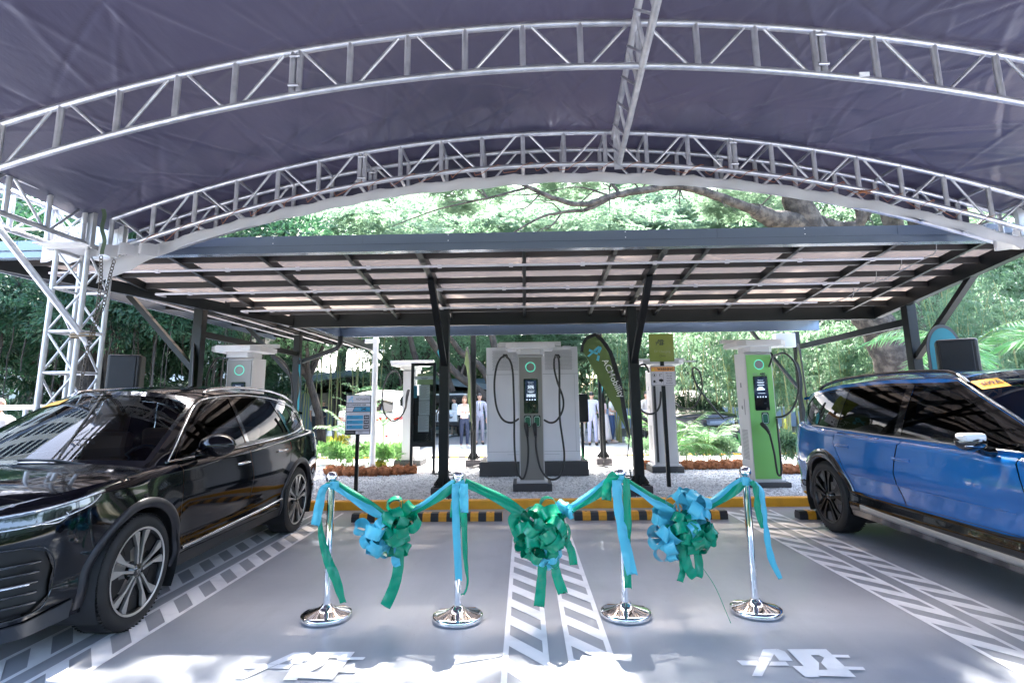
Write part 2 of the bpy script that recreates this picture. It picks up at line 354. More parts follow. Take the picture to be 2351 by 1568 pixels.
# flap behind the front arch, its white hem laced below the bottom chord
rows = [[], []]; 
for i in range(101):
    x = -4.4+9.4*i/100
    rows[0].append((x, 6.06, arz(x)+DEP+.05)); rows[1].append((x, 6.06, arz(x)+.0))
MB().grid(rows).build('end_flap', M_FAB, tent)
rows = [[] for _ in range(5)]; r2 = random.Random(4)
for i in range(161):
    x = -4.45+9.6*i/160; t = r2.uniform(-.006, .006); w = .02+.025*abs(sin(i*.39))+.012*abs(sin(i*.9))
    dip = .18+.01*sin(i*.21)+.12*max(0, -x-3.6)
    for k in range(5):
        rows[k].append((x, 5.60+.02*sin(i*.8+k)*(k/4)+.05*(k == 0), arz(x)-.03-w*(1-k/4)-dip*k/4))
MB().grid(rows).build('white_hem', M_VAL, tent)
mb = MB(); i = 0; x = -4.2; q = []
while x < 5.1:
    z = arz(x); q += [(x-.1, 5.572, z-.07), (x-.03, 5.568, z-.015), (x+.06, 5.566, z+.022), (x+.09, 5.6, z+.03), (x+.10, 5.635, z-.0), (x+.12, 5.62, z-.05)]
    x += .3+.06*sin(i*2.1); i += 1
mb.tube(q, .003, 5)
mb.tube([(3.55+.1*sin(k*2.4), 5.56, arz(3.6)-.03+.02*cos(k*3.1)) for k in range(14)], .005, 5)
mb.build('orange_lacing', mat('orange_cord', (.35, .13, .05), .6), tent)
mb = MB(); mb.box((2.55, 3.81, arz(2.55)+.02), (.07, .01, .03)); mb.build('rag', WHITE, tent)
# corner towers, heads and eave trusses
M_ALW = mat('weathered_aluminium', (.52, .52, .52), .42, .55, noise=(7, (.5, .5, .52), .4, .7))
def tower(cx, cy):
    mb = MB(); h = .165; cs = [(cx-h, cy-h), (cx+h, cy-h), (cx+h, cy+h), (cx-h, cy+h)]
    for x, y in cs: mb.tube([(x, y, .02), (x, y, 3.2)], .026, 12)
    for k in range(4):
        (xa, ya), (xb, yb) = cs[k], cs[(k+1) % 4]; z = .1; i = 0
        while z < 3.1:
            mb.tube([(xa, ya, z), (xb, yb, z)], .014, 8)
            z1 = min(z+.42, 3.1)
            if i % 2: mb.tube([(xa, ya, z), (xb, yb, z1)], .012, 8)
            else: mb.tube([(xb, yb, z), (xa, ya, z1)], .012, 8)
            z = z1+.0; i += 1
            if i % 2 == 0: z += .03
    mb.bb(cx-.3, cx+.3, cy-.3, cy+.3, .003, .02)
    mb.build('tower', M_ALW, tent)
    mb = MB()
    for x, y in [(cx-.22, cy-.22), (cx+.22, cy-.22), (cx+.22, cy+.22), (cx-.22, cy+.22)]: mb.bar((x, y, 3.12), (x, y, 3.58), .055)
    for z in (3.13, 3.56):
        for a, b in (((-.22, -.22), (.22, -.22)), ((.22, -.22), (.22, .22)), ((.22, .22), (-.22, .22)), ((-.22, .22), (-.22, -.22))):
            mb.bar((cx+a[0], cy+a[1], z), (cx+b[0], cy+b[1], z), .05)
    for sx in (-1, 1): mb.tube([(cx-.2*sx, cy-.22, 3.16), (cx+.2*sx, cy-.22, 3.54)], .014, 8); mb.tube([(cx-.22, cy-.2*sx, 3.16), (cx-.22, cy+.2*sx, 3.54)], .014, 8)
    mb.box((cx, cy+.22, 3.36), (.34, .006, .3)); mb.box((cx-.02, cy-.1, 3.14), (.5, .5, .008))
    for k in range(8): mb.tube([(cx-.24+.06*k, cy-.25, 3.56), (cx-.24+.06*k, cy-.245, 3.58)], .008, 6)
    mb.build('tower_head', M_ALW, tent)
tower(-4.68, 5.68); tower(5.62, 5.68)
for xs in (-4.86, 5.44):
    mb = MB()
    for dx in (0, .36):
        for z in (3.16, 3.52): mb.tube([(xs+dx, -3, z), (xs+dx, 5.46, z)], .026, 10)
        y = 5.4; i = 0
        while y > -2.8:
            mb.tube([(xs+dx, y, 3.16), (xs+dx, y, 3.52)], .024, 8)
            mb.tube([(xs+dx, y-.05, 3.18 if i % 2 else 3.5), (xs+dx, y-.38, 3.5 if i % 2 else 3.18)], .013, 8); y -= .43; i += 1
    y = 5.4
    while y > -2.8:
        for z in (3.16, 3.52): mb.tube([(xs, y, z), (xs+.36, y, z)], .014, 8)
        y -= .43
    mb.build('eave_truss', ALU, tent)
mb = MB(); mb.tube([py(-60, 455, 4.45), py(0, 530, 4.75), py(205, 792, 5.45)], .03, 12)
mb.build('brace_pole', ALU, tent)
mb = MB(); a = py(190, 770, 5.4); mb.tube([a+Vector((.12*cos(k), .05*sin(k*1.0), .004*k-.03)) for k in [i*.5 for i in range(30)]], .009, 6)
mb.build('lashing', mat('brown_rope', (.2, .15, .09), .8), tent)
# white side sheet gathered at the corners
mb = MB()
for k, (xa, xb) in enumerate(((-5.4, -4.45),)):
    rows = [[(xa+(xb-xa)*i/20, 5.95+.03*sin(i*1.3), 3.52-.42*j/6+.02*sin(i*.7+j)) for i in range(21)] for j in range(7)]; mb.grid(rows)
mb.build('gathered_sheet', M_VAL, tent); mb = MB()
rows = [[(4.95+.75*i/20, 5.7+.1*sin(i*1.1), 3.22-.16*j/5+.03*sin(i*1.3+j*.9)-.1*abs(sin(i*.5))) for i in range(21)] for j in range(6)]; mb.grid(rows); mb.build('gathered_sheet', M_VAL, tent); mb = MB()
rows = [[(-4.5+.75*i/20, 5.5+.06*sin(i*1.1), 3.17-.12*j/5-.02*abs(sin(i*.9+j))) for i in range(21)] for j in range(6)]; mb.grid(rows)
mb.build('gathered_sheet', M_VAL, tent)
st = MB().grid([[py(232+10*s+3*sin(t*.7), 480+t*6.5, 5.38+.02*sin(t*.5)) for s in (0, 1)] for t in range(17)])
tag(st.build('tie_strap', mat('olive_webbing', (.035, .06, .03), .8)), 'olive green webbing strap hanging over the left tent corner head', 'strap')
def chain(name, pts, label, R=.011, L=.045):
    pts = [Vector(p) for p in pts]; mb = MB(); k = 0; acc = 0; p = pts[0].copy(); i = 0
    segs = []
    for a, b in zip(pts[:-1], pts[1:]):
        n = max(1, int((b-a).length/(L*.72)))
        for j in range(n): segs.append((a.lerp(b, (j+.5)/n), (b-a).normalized()))
    for k, (c, d) in enumerate(segs):
        u = d.cross(Vector((0, 1, 0))).normalized(); v = d.cross(u)
        if k % 2: u = v
        mb.tube([c+d*(L*.5*cos(2*pi*t/10))+u*(R*1.5*sin(2*pi*t/10)) for t in range(10)], R*.42, 5, closed=True)
    return tag(mb.build(name, mat('dark_chain_steel', (.10, .085, .07), .5, .7)), label, 'chain')
chain('hoist_chain', [py(232, 588, 5.35), py(232, 640, 5.38), py(222, 720, 5.4), py(205, 780, 5.42), py(190, 860, 5.42), py(178, 940, 5.42), py(172, 1060, 5.42)], 'long steel chain hanging down the left tent tower')
chain('hoist_chain', [py(262, 598, 5.3), py(248, 650, 5.35), py(238, 700, 5.38), py(214, 765, 5.41), py(200, 800, 5.45)], 'shorter chain loop hanging beside the long chain at the left tent tower')

# ================================================================ CARPORT
cp = thing('carport', 'dark steel solar carport with brown translucent roof sheets above the chargers', 'carport', (0, 0, 0))
YF, YI, XR, XL, XIL = 6.23, 9.45, 6.02, -6.72, -3.99
SLP = .121
def rz_(Y): return 3.41-SLP*(Y-YF)
def rzx(X): return 3.41-(3.41-rz_(YI))*(X-XL)/(XIL-XL)
M_PANEL = clear_mat('brown_roof_sheet', (.32, .27, .23), diff=.80, dcol=(.17, .138, .118))
M_PANEL.node_tree  # tinted, mostly clear
M_FAS = mat('blue_grey_fascia', (.14, .175, .225), .25, .4, coat=.2, bump=(1.5, .25, .02, (.4, 1, 1)))
M_PUR = mat('purlin_steel', (.03, .027, .027), .45, .3)
M_TUBE = mat('light_tube_plastic', (.55, .53, .57), .4)
mb = MB(); t = .012
mb.add([(XL, YF+.06, rz_(YF)), (XR, YF+.06, rz_(YF)), (XR, YI, rz_(YI)), (XIL, YI, rz_(YI))], [(0, 1, 2, 3)])
mb.add([(XL, YF+.06, 3.411), (XIL, YI, rz_(YI)+.001), (XIL, 14.8, rz_(YI)+.001), (XL, 14.8, 3.411)], [(0, 1, 2, 3)])
mb.build('roof_sheets', M_PANEL, cp)
# front fascia: stepped gutter
mb = MB(); mb.bb(-8.5, XR+.02, YF-.02, YF+.04, 3.325, 3.43); mb.bb(-8.5, XR+.02, YF+.0, YF+.12, 3.235, 3.322)
mb.bb(-8.5, XR+.02, YF-.03, YF-.018, 3.315, 3.325)
x = -8
for k in range(7):
    mb.bb(x, x+.004, YF-.025, YF-.019, 3.33, 3.425); x += 2.05
mb.build('front_fascia', M_FAS, cp)
RV = MB()
for x in (-2.9, -.85, 1.2, 3.25, 5.3):
    for z in (3.345, 3.41): RV.lathe([(0, .004), (.004, .003), (.006, 0)], 6, (x, YF-.021, z), Matrix.Rotation(pi/2, 3, 'X'))
RV.build('rivets', WHITE, cp)
for i in range(6):                                # purlins across the bays
    Y = 6.70+.48*i; z = rz_(Y); xl = XL+(Y-YF)*(XIL-XL)/(YI-YF)
    mb = MB(); mb.bb(xl, XR, Y-.003, Y+.003, z-.09, z-.008); mb.bb(xl, XR, Y+.004, Y+.045, z-.09, z-.084); mb.bb(xl, XR, Y+.004, Y+.045, z-.014, z-.009)
    mb.build('purlin', M_PUR, cp)
    Xw = XL+.40+.4*i; zz = rzx(Xw); y0 = YF+(Xw-XL)*(YI-YF)/(XIL-XL)
    if Xw < XIL-.1:
        mb = MB(); mb.bb(Xw-.003, Xw+.003, y0, 14.8, zz-.09, zz-.008); mb.bb(Xw-.045, Xw-.004, y0, 14.8, zz-.09, zz-.084); mb.build('purlin', M_PUR, cp)
for i, (Y, xr) in enumerate(((6.80, 4.98), (7.72, 4.72), (8.64, 4.6))):   # white light tubes with clips
    z = rz_(Y)-.155; xl = XL+(Y-YF)*(XIL-XL)/(YI-YF)+.2
    mb = MB(); mb.box(((xl+xr)/2, Y, z), (xr-xl, .035, .028), None, .008); x = xl+.5
    while x < xr: mb.box((x, Y, z-.004), (.05, .042, .04)); x += .9
    mb.build('light_tube', M_TUBE, cp)
    Xw = xl; zz = z; mb = MB(); mb.box((Xw, (Y+14.5)/2, zz), (.035, 14.5-Y, .028), None, .008); mb.build('light_tube', M_TUBE, cp)
for x in (-5.4, -4.3, -3.2, -2.14, .03, 1.14, 2.25, 3.36, 4.46, 5.48):       # slim rafters
    y1 = YI; z1 = rz_(YI); y0 = YF+.1
    if x < XIL: y1 = YF+(x-XL)*(YI-YF)/(XIL-XL); z1 = rz_(y1)
    MB().bar((x, y0, rz_(y0)-.055), (x, y1, z1-.055), .05, .10).build('rafter', DARKST, cp)
MB().bar((XR, YF+.06, rz_(YF)-.11), (XR, YI, rz_(YI)-.11), .10, .20).build('end_rafter', DARKST, cp)
MB().bar((XL+.05, YF+.1, 3.28), (XIL, YI, rz_(YI)-.12), .08, .16).build('mitre_rafter', DARKST, cp)
for y in (10.2, 11.4, 12.6, 13.8, 14.8): MB().bar((XL, y, 3.34), (XIL, y, rz_(YI)-.07), .05, .10).build('rafter', DARKST, cp)
MB().bb(XL-.04, XL+.0, YF, 14.9, 3.22, 3.43).build('side_fascia', M_FAS, cp)
MB().bb(XIL-.05, XR, YI, YI+.10, 2.80, 3.03).build('inner_beam', DARKST, cp)
MB().bb(XIL-.1, XIL-.0, YI+.1, 14.8, 2.88, 3.03).build('inner_beam', DARKST, cp)
# low pan roof behind with blue-grey gutter
M_SHINY = mat('shiny_roof_metal', (.4, .43, .5), .12, .9, bump=(1.2, .4, .03))
mb = MB(); mb.bb(-3.72, 5.95, YI+.12, 11.2, 3.02, 3.035); mb.build('pan_roof', M_SHINY, cp)
mb = MB(); mb.bb(-3.72, 5.95, 11.2, 11.26, 2.83, 3.05); mb.bb(-3.78, -3.722, YI+.12, 11.26, 2.83, 3.05); mb.bb(-3.72, 5.95, 11.185, 11.198, 3.0, 3.012)
mb.build('rear_gutter', mat('pale_blue_gutter', (.20, .25, .34), .25, .5, bump=(.8, .3, .03, (.3, 1, 1))), cp)
mb = MB(); mb.add([(-3.9, 11.3, 3.0), (6.0, 11.3, 3.0), (6.0, 14.3, 3.3), (-3.9, 14.3, 3.3)], [(0, 1, 2, 3)]); mb.build('rear_roof_sheet', clear_mat('rear_translucent_sheet', (.6, .6, .6), diff=.75, dcol=(.7, .68, .66)), cp)
def hcol(x, y, top, w=.145, base=True, ybase=GZ+.15):
    mb = MB(); mb.bb(x-w/2, x+w/2, y-w/2, y+w/2, ybase, top, .006)
    if base:
        mb.bb(x-.13, x+.13, y-.13, y+.13, ybase, ybase+.015)
        for a in (0, pi/2, pi, 3*pi/2):
            d = Vector((cos(a), sin(a), 0)); e = Vector((-sin(a), cos(a), 0))*.005; p = Vector((x, y, ybase+.015))+d*w/2
            q = [p, p+d*.075, p+d*.075+Vector((0, 0, .02)), p+Vector((0, 0, .13))]
            mb.add([v-e for v in q]+[v+e for v in q], [(0, 1, 2, 3), (7, 6, 5, 4), (0, 4, 5, 1), (1, 5, 6, 2), (2, 6, 7, 3)])
        for sx in (-1, 1):
            for sy in (-1, 1): mb.tube([(x+.1*sx, y+.1*sy, ybase+.01), (x+.1*sx, y+.1*sy, ybase+.06)], .011, 6)
    mb.build('column', DARKST, cp)
    if base: MB().bb(x-.17, x+.17, y-.17, y+.17, 0, ybase-.001, .01).build('column_plinth', mat('dark_plinth', (.045, .04, .045), .6), cp)
for x in (-1.24, 1.72, 6.06):
    Y = 8.75; hcol(x, Y, rz_(Y)-.12)
    MB().bar((x, Y-.01, 2.05), (x, 7.35, rz_(7.35)-.12), .09, .07).build('strut', DARKST, cp)
    MB().bar((x, YF+.2, rz_(YF+.2)-.06), (x, YI, rz_(YI)-.06), .08, .12).build('rafter', DARKST, cp)
hcol(-5.16, 8.7, rzx(-5.16)-.12); MB().bar((-5.2, 8.7, 2.05), (-6.35, 8.7, 3.26), .09, .08).build('strut', DARKST, cp)
hcol(-5.16, 12.6, 3.05); MB().bar((-5.2, 12.6, 2.05), (-6.35, 12.6, 3.26), .09, .08).build('strut', DARKST, cp)
for x in (-1.15, 1.75): hcol(x, 12.8, 3.1, .12)
hcol(6.1, 12.5, 2.95, .12)
MB().bar((-5.16, 8.75, 2.62), (-5.16, 12.55, 2.62), .06, .10).build('tie_beam', DARKST, cp)
MB().bar((6.08, 8.8, 2.66), (6.08, 12.45, 2.60), .06, .11).build('tie_beam', DARKST, cp)
MB().bar((6.0, 12.4, 1.7), (5.0, 12.2, 2.95), .06, .06).build('strut', DARKST, cp)
mb = MB(); mb.tube([(-3.72, 11.2, 2.85), (-3.72, 11.2, 2.68), (-3.80, 11.25, 2.60), (-5.05, 12.45, 2.42)], .05, 10); mb.build('downpipe', DARKST, cp)
mb = MB()
for (a, b, c) in (((2143, 584), (2085, 690), 0),):
    P_ = [py(2143, 584, 6.7), py(2100, 605, 6.95), py(2035, 640, 7.5), py(1990, 655, 7.7), py(1940, 685, 8.2), py(1905, 696, 8.5)]; mb.tube(P_, .006, 6)
for q, Yq in (((2150, 572), 6.6), ((2070, 607), 7.1), ((2012, 640), 7.6), ((1960, 676), 8.1)): mb.tube([py(q[0], q[1]-16, Yq), py(*q, Yq), py(q[0]-6, q[1]+12, Yq)], .005, 5)
mb.build('conduit', mat('grey_conduit', (.3, .3, .3), .5), cp)
MB().box(py(1800, 782, 12.2), (.42, .2, .30), None, .01).build('junction_box', mat('pale_box', (.55, .56, .58), .5), cp)
# wheel stops
M_SB = mat('stop_black', (.03, .03, .035), .5); M_SY = mat('stop_yellow', (.80, .36, .03), .45)
M_STRIPE = stripe_mat('stop_stripes', (.025, .025, .028), (.72, .31, .02), 1.93/19, 1.93/2)
def wheel_stop(x0, label, Y=7.48, L=1.93):
    r = thing('wheel_stop', label, 'wheel stop', (x0+L/2, Y, 0), 0, 'striped wheel stops')
    mb = MB(); pr = [(-.075, .003), (.075, .003), (.075, .06), (.05, .10), (-.05, .10), (-.075, .06)]
    mb.prism(pr, lambda u, v, d: Vector((-L/2+d, u, v)), L); mb.build('rubber_block', M_STRIPE, r)
    bt = MB()
    for x in (-L/2+.15, 0, L/2-.15): bt.lathe([(0, .1015), (.014, .1015), (.016, .1)], 10, (x, 0, 0))
    bt.build('bolt_heads', M_SB, r); return r
wheel_stop(-2.23, 'striped wheel stop right of the black car'); wheel_stop(.62, 'striped wheel stop under the blue ribbon, second from left')
wheel_stop(3.42, 'striped wheel stop behind the rear wheel of the blue car', 7.42); wheel_stop(-5.0, 'striped wheel stop under the rear of the black car', 7.5)

# ================================================================ VEGETATION
def leafmat(name, a, b, tr=.45, rough=.5):
    m = mat(name, a, rough, noise=(1.1, b, .35, .65, 3), trans=(tuple(min(1, 1.5*c) for c in b), tr)); return m
L_LIGHT = leafmat('feathery_leaves', (.085, .155, .095), (.165, .25, .165))
L_MID = leafmat('mid_green_leaves', (.045, .105, .055), (.10, .18, .095))
L_DARK = leafmat('dark_leaves', (.010, .038, .020), (.028, .085, .040), .22)
L_BAM = leafmat('bamboo_leaves', (.055, .12, .06), (.12, .21, .12))
L_PALM = leafmat('palm_leaves', (.035, .13, .04), (.09, .24, .07), .3, .35)
BARK = mat('bark', (.032, .023, .018), .9, noise=(5, (.10, .078, .062), .42, .62, 8), bump=(7, 1, .06, (3, 3, .6)))
BARKD = mat('dark_bark', (.022, .017, .014), .9, noise=(4, (.05, .04, .033), .4, .6), bump=(8, 1, .05, (3, 3, .6)))
STEM = mat('green_stem', (.16, .24, .07), .6)
def leaves(P, D, L, Wd, seed=0, fold=.25):
    """one folded leaf of six points at every P, pointing along D"""
    r = np.random.default_rng(seed); n = len(P); D = D/np.linalg.norm(D, axis=1)[:, None]
    S = np.cross(D, r.normal(size=(n, 3))+np.array([0, 0, 1.2])); S /= np.linalg.norm(S, axis=1)[:, None]+1e-9
    N = np.cross(S, D); L = np.broadcast_to(L, n)[:, None]; Wd = np.broadcast_to(Wd, n)[:, None]
    V = np.stack([P, P+D*L*.45+S*Wd*.5+N*Wd*fold, P+D*L-N*L*.12, P+D*L*.45-S*Wd*.5+N*Wd*fold], 1)
    return V.reshape(-1, 3), np.arange(4*n).reshape(-1, 4)
def crown_feather(seed, R=(3.2, 3.2, 1.7), nc=44, per=60, leafl=.30, leafw=.05, pin=7):
    """sprays: twigs carrying leaflets on both sides, in flat layered clumps"""
    r = np.random.default_rng(seed); P = []; D = []
    for c in range(nc):
        d = r.normal(size=3); d /= np.linalg.norm(d); C = d*np.array(R)*r.uniform(.35, 1)**.5; rad = r.uniform(.55, 1.15)
        t = r.uniform(0, 2*pi, per); q = np.sqrt(r.uniform(0, 1, per))*rad
        B = C+np.stack([q*np.cos(t), q*np.sin(t), r.normal(0, .13, per)+.18*(1-(q/rad)**2)], 1)
        A = np.stack([np.cos(t), np.sin(t), r.normal(-.15, .3, per)], 1)+r.normal(0, .35, (per, 3))
        A /= np.linalg.norm(A, axis=1)[:, None]
        Sd = np.cross(A, [0, 0, 1.]); Sd /= np.linalg.norm(Sd, axis=1)[:, None]
        for k in range(pin):
            for s in (-1, 1):
                P.append(B+A*(k*.055)); D.append(Sd*s+A*.55+r.normal(0, .15, (per, 3)))
    P = np.concatenate(P); D = np.concatenate(D); n = len(P)
    return leaves(P, D, leafl*r.uniform(.35, .7, n), leafw*r.uniform(.7, 1.3, n), seed)
def crown_clump(seed, R=(2.6, 2.6, 2.2), nc=60, per=220, l=.20, w=.075, rad=(.4, .95), droop=-.2):
    r = np.random.default_rng(seed); P = []; D = []
    for c in range(nc):
        d = r.normal(size=3); d /= np.linalg.norm(d); C = d*np.array(R)*r.uniform(.2, 1)**.45; ra = r.uniform(*rad)
        q = r.normal(size=(per, 3)); q /= np.linalg.norm(q, axis=1)[:, None]
        P.append(C+q*ra*r.uniform(.55, 1, (per, 1))*np.array([1, 1, .75])); D.append(q+r.normal(0, .5, (per, 3))+np.array([0, 0, droop]))
    P = np.concatenate(P); D = np.concatenate(D); n = len(P)
    return leaves(P, D, l*r.uniform(.6, 1.3, n), w*r.uniform(.7, 1.3, n), seed)
def fans(seed, C, nb, l, w, per=7):
    """whorls of long narrow leaves (bamboo, dracaena) at points C"""
    r = np.random.default_rng(seed); n = len(C); P = []; D = []
    for k in range(per):
        d = r.normal(size=(n, 3)); d[:, 2] = -abs(d[:, 2])*.5-.1; P.append(C+d*.02); D.append(d)
    P = np.concatenate(P); D = np.concatenate(D)
    return leaves(P, D, l*r.uniform(.6, 1.2, len(P)), w, seed)
def limb_mesh(paths, n=9, jit=.03, seed=1):
    mb = MB(); r = random.Random(seed)
    for pts, r0, r1 in paths:
        pts = [Vector(p) for p in pts]; q = []
        m = max(2, len(pts)*5)                   # smooth the path, keep a little crookedness
        for i in range(m+1):
            t = i/m*(len(pts)-1); a = min(int(t), len(pts)-2); f = t-a
            p0, p1, p2, p3 = pts[max(a-1, 0)], pts[a], pts[a+1], pts[min(a+2, len(pts)-1)]
            p = .5*((2*p1)+(p2-p0)*f+(2*p0-5*p1+4*p2-p3)*f*f+(3*p1-p0-3*p2+p3)*f**3)
            q.append(p+Vector((r.uniform(-1, 1), r.uniform(-1, 1), r.uniform(-1, 1)))*jit*r0*3)
        mb.tube(q, [r0+(r1-r0)*(i/m)**.8 for i in range(m+1)], n)
    return mb
def tree(name, base, h, label, kind, mat_l, crown_data, scale=1.0, lean=(0, 0), seed=1, tr=.22, group=None, bark=BARKD, cat='tree', rotz=0):
    t = thing(name, label, cat, base, rotz, group); r = random.Random(seed); ch = h-1.6*scale
    top = Vector((lean[0], lean[1], ch)); fork = top*.45; P = [([(0, 0, -.05), top*.22+Vector((.1, 0, 0)), fork], tr, tr*.75)]
    for k in range(6):
        a = k*1.05+r.uniform(-.3, .3); d = Vector((cos(a), sin(a), 0))
        P.append(([fork, fork.lerp(top, .5)+d*.9*scale, top+d*2.0*scale+Vector((0, 0, r.uniform(-.6, .6)))], tr*.6, .03))
    limb_mesh(P, 8, .03, seed).build('trunk', bark, t)
    o = bpy.data.objects.new('crown', crown_data); link(o, t); o.location = top+Vector((0, 0, .3)); o.scale = (scale, scale, scale)
    return t
def cmesh(name, vf, m):
    o = mesh_np(name, vf[0], vf[1], m); me = o.data; COL.objects.unlink(o); bpy.data.objects.remove(o); return me
CF1 = cmesh('feather_crown', crown_feather(1), L_LIGHT); CF2 = cmesh('feather_crown', crown_feather(2, (3.6, 3, 1.5)), L_LIGHT)
CC1 = cmesh('leafy_crown', crown_clump(3), L_MID); CC2 = cmesh('leafy_crown', crown_clump(4, (2.4, 2.4, 2.8), l=.16, w=.05), L_MID)
CD1 = cmesh('dark_crown', crown_clump(5, (2.6, 2.6, 2.6), 70, 240, .22, .09), L_DARK)
# trees beyond the road: rows with their own sizes
rr = random.Random(12)
TR = [  # x, y, height, crown scale, mesh, label
 (-9.5, 29, 11.5, 1.5, CF1, 'feathery tree above the gable roof building, left of the white camera pole'), (-3.5, 31, 12.5, 1.6, CF2, 'feathery tree behind the info board'),
 (2.5, 30, 12, 1.6, CF1, 'feathery tree straight behind the large grey cabinet'), (9, 33, 13.5, 1.8, CF2, 'tall feathery tree behind the yellow green sign'),
 (15.5, 31, 13, 1.7, CF1, 'feathery tree behind the green charger'), (-15, 33, 12, 1.7, CC2, 'leafy tree behind the left tent corner'), (22, 34, 13, 1.8, CF1, 'feathery tree behind the blue car roof'),
 (-1, 38, 16.5, 2.0, CF2, 'tallest pale tree in the gap above the carport, left of its middle'), (7, 39, 17, 2.1, CF1, 'tallest pale tree in the gap above the carport, right of its middle'),
 (-9, 39, 16, 2.0, CC1, 'rounded tree above the left part of the carport'), (16, 40, 17.5, 2.1, CC2, 'rounded tree far behind the thick leaning trunk'), (28, 36, 14, 1.9, CC1, 'rounded tree behind the right carport end'),
 (-22, 36, 13, 1.9, CC1, 'rounded tree beyond the black car windscreen'), (-5.8, 26.5, 6.4, 1.1, CC2, 'small leafy tree over the gable roof, left of the white camera pole'), (-.6, 27.8, 6.6, 1.1, CC1, 'small leafy tree behind the info board and its charger'),
 (4.2, 27.5, 6.6, 1.15, CF1, 'low feathery tree right of the large grey cabinet'), (8.2, 27, 6.4, 1.15, CC2, 'low leafy tree behind the olive feather flag'), (12.5, 27.6, 6.8, 1.2, CC2, 'low leafy tree behind the warning sign'), (17, 28.5, 7, 1.25, CC1, 'low leafy tree right of the green charger'),
 (22, 29, 8, 1.4, CC2, 'low leafy tree behind the blue car rear window'), (27.5, 30, 8.5, 1.5, CC1, 'low leafy tree at the right edge behind the blue car'), (-27, 30, 9, 1.5, CC1, 'low leafy tree at the left edge beyond the tent tower')]
for i, (x, y, h, s, me, lb) in enumerate(TR):
    tree('tree', (x, y, 0), h, lb, 0, None, me, s, (rr.uniform(-.6, .6), 0), i, .22*s, 'trees beyond the road', rotz=rr.uniform(0, 6))
# dark banyan like tree on the left with hanging roots
bt = thing('banyan_tree', 'dark tree with hanging aerial roots behind the left tent tower', 'tree', (-11.5, 14.5, 0))
paths = [([(0, 0, -.1), (.1, 0, 2), (-.3, 0, 4.2)], .42, .3), ([(.5, .3, -.1), (.6, .2, 2), (.2, 0, 4)], .25, .18), ([(-.2, 0, 3.6), (-2, -.3, 4.8), (-4, -.5, 5.2)], .2, .06), ([(-.2, 0, 3.6), (2, .2, 4.6), (4.4, .4, 4.6)], .2, .06)]
limb_mesh(paths).build('trunk', BARKD, bt)
v = []; f = []; o_ = 0
for i, (c, s) in enumerate((((-3.2, 0, 5.3), 1.15), ((1, 0, 5.4), 1.2), ((4.3, .5, 5.1), 1.05), ((.6, -1.3, 4.1), .75), ((-5.5, 0, 4.6), 1.1), ((2.9, -.6, 4.1), .7), ((-2.6, -.8, 3.9), .8))):
    a, b = crown_clump(20+i, (2.2, 1.8, 1.7), 26, 260, .2, .085); v.append(a*s+np.array(c)); f.append(b+o_); o_ += len(a)
mesh_np('crown', np.concatenate(v), np.concatenate(f), L_DARK, bt)
mb = MB(); r3 = random.Random(5)
for i in range(60):
    x = r3.uniform(-4.5, 4.5); y = r3.uniform(-1.3, .8); z = r3.uniform(3.4, 4.6); z1 = r3.uniform(.3, 2.4); q = [(x+r3.uniform(-.05, .05), y, z+(z1-z)*k/5) for k in range(6)]; mb.tube(q, r3.uniform(.006, .02), 5)
mb.build('hanging_roots', BARKD, bt)
tree('tree', (-8.9, 17, 0), 6.8, 'mid green tree between the tent tower and the left flag, mottled grey trunk', 0, None, CC1, 1.0, (.6, 0), 31, .26, bark=mat('mottled_bark', (.20, .19, .17), .9, noise=(3, (.38, .37, .33), .45, .55)))
tree('tree', (-6.6, 18.5, 0), 6.6, 'leaning tree with thin pale limbs behind the left grey charger', 0, None, CC2, .95, (-1.2, 0), 33, .16)
tree('tree', (-14.8, 19, 0), 7.8, 'dark dense tree left of the tent tower', 0, None, CD1, 1.25, (0, 0), 35, .3)
tree('tree', (-11.0, 20, 0), 5.4, 'low dark dense tree between the banyan and the mottled trunk', 0, None, CD1, 1.1, (0, 0), 36, .2)
tree('tree', (-17.5, 21, 0), 6.4, 'dark dense tree at the left picture edge', 0, None, CD1, 1.3, (0, 0), 37, .25)
# big rain tree on the right with a thick leaning trunk and a long limb above the carport
rt = thing('rain_tree', 'huge tree with thick rough leaning trunk and long limb reaching left above the carport', 'tree', (0, 0, 0))
Q = lambda *a: [py(x, y, Y) for x, y, Y in a]
P = [(Q((2110, 1000, 16), (2065, 860, 16), (2010, 745, 16), (1925, 610, 16), (1838, 480, 16), (1815, 330, 16)), .56, .36),
     (Q((1850, 520, 16), (1770, 500, 15.7), (1735, 485, 15.5)), .34, .2),
     (Q((1740, 487, 15.5), (1650, 452, 15), (1560, 428, 14.6), (1470, 438, 14.3), (1400, 452, 14), (1340, 470, 13.8), (1270, 455, 13.6), (1215, 430, 13.4), (1150, 400, 13.2)), .145, .04),
     (Q((1405, 452, 14), (1350, 480, 13.9), (1290, 488, 13.8), (1240, 500, 13.7), (1170, 540, 13.6)), .065, .02), (Q((1425, 448, 14.1), (1405, 420, 14), (1390, 380, 14)), .055, .025),
     (Q((1860, 500, 16), (1900, 515, 16), (1960, 520, 15.8), (1990, 490, 15.6), (2010, 440, 15.4)), .22, .1), (Q((1975, 505, 15.7), (1960, 470, 15.6), (1880, 450, 15.5)), .12, .05), (Q((1985, 480, 15.7), (2040, 450, 15.6), (2080, 430, 15.4)), .1, .05),
     (Q((1215, 430, 13.4), (1120, 455, 13.3), (1010, 480, 13.2), (900, 520, 13.1)), .035, .01), (Q((1400, 450, 14), (1330, 430, 14), (1260, 440, 13.9)), .03, .01)]
rq = random.Random(9)
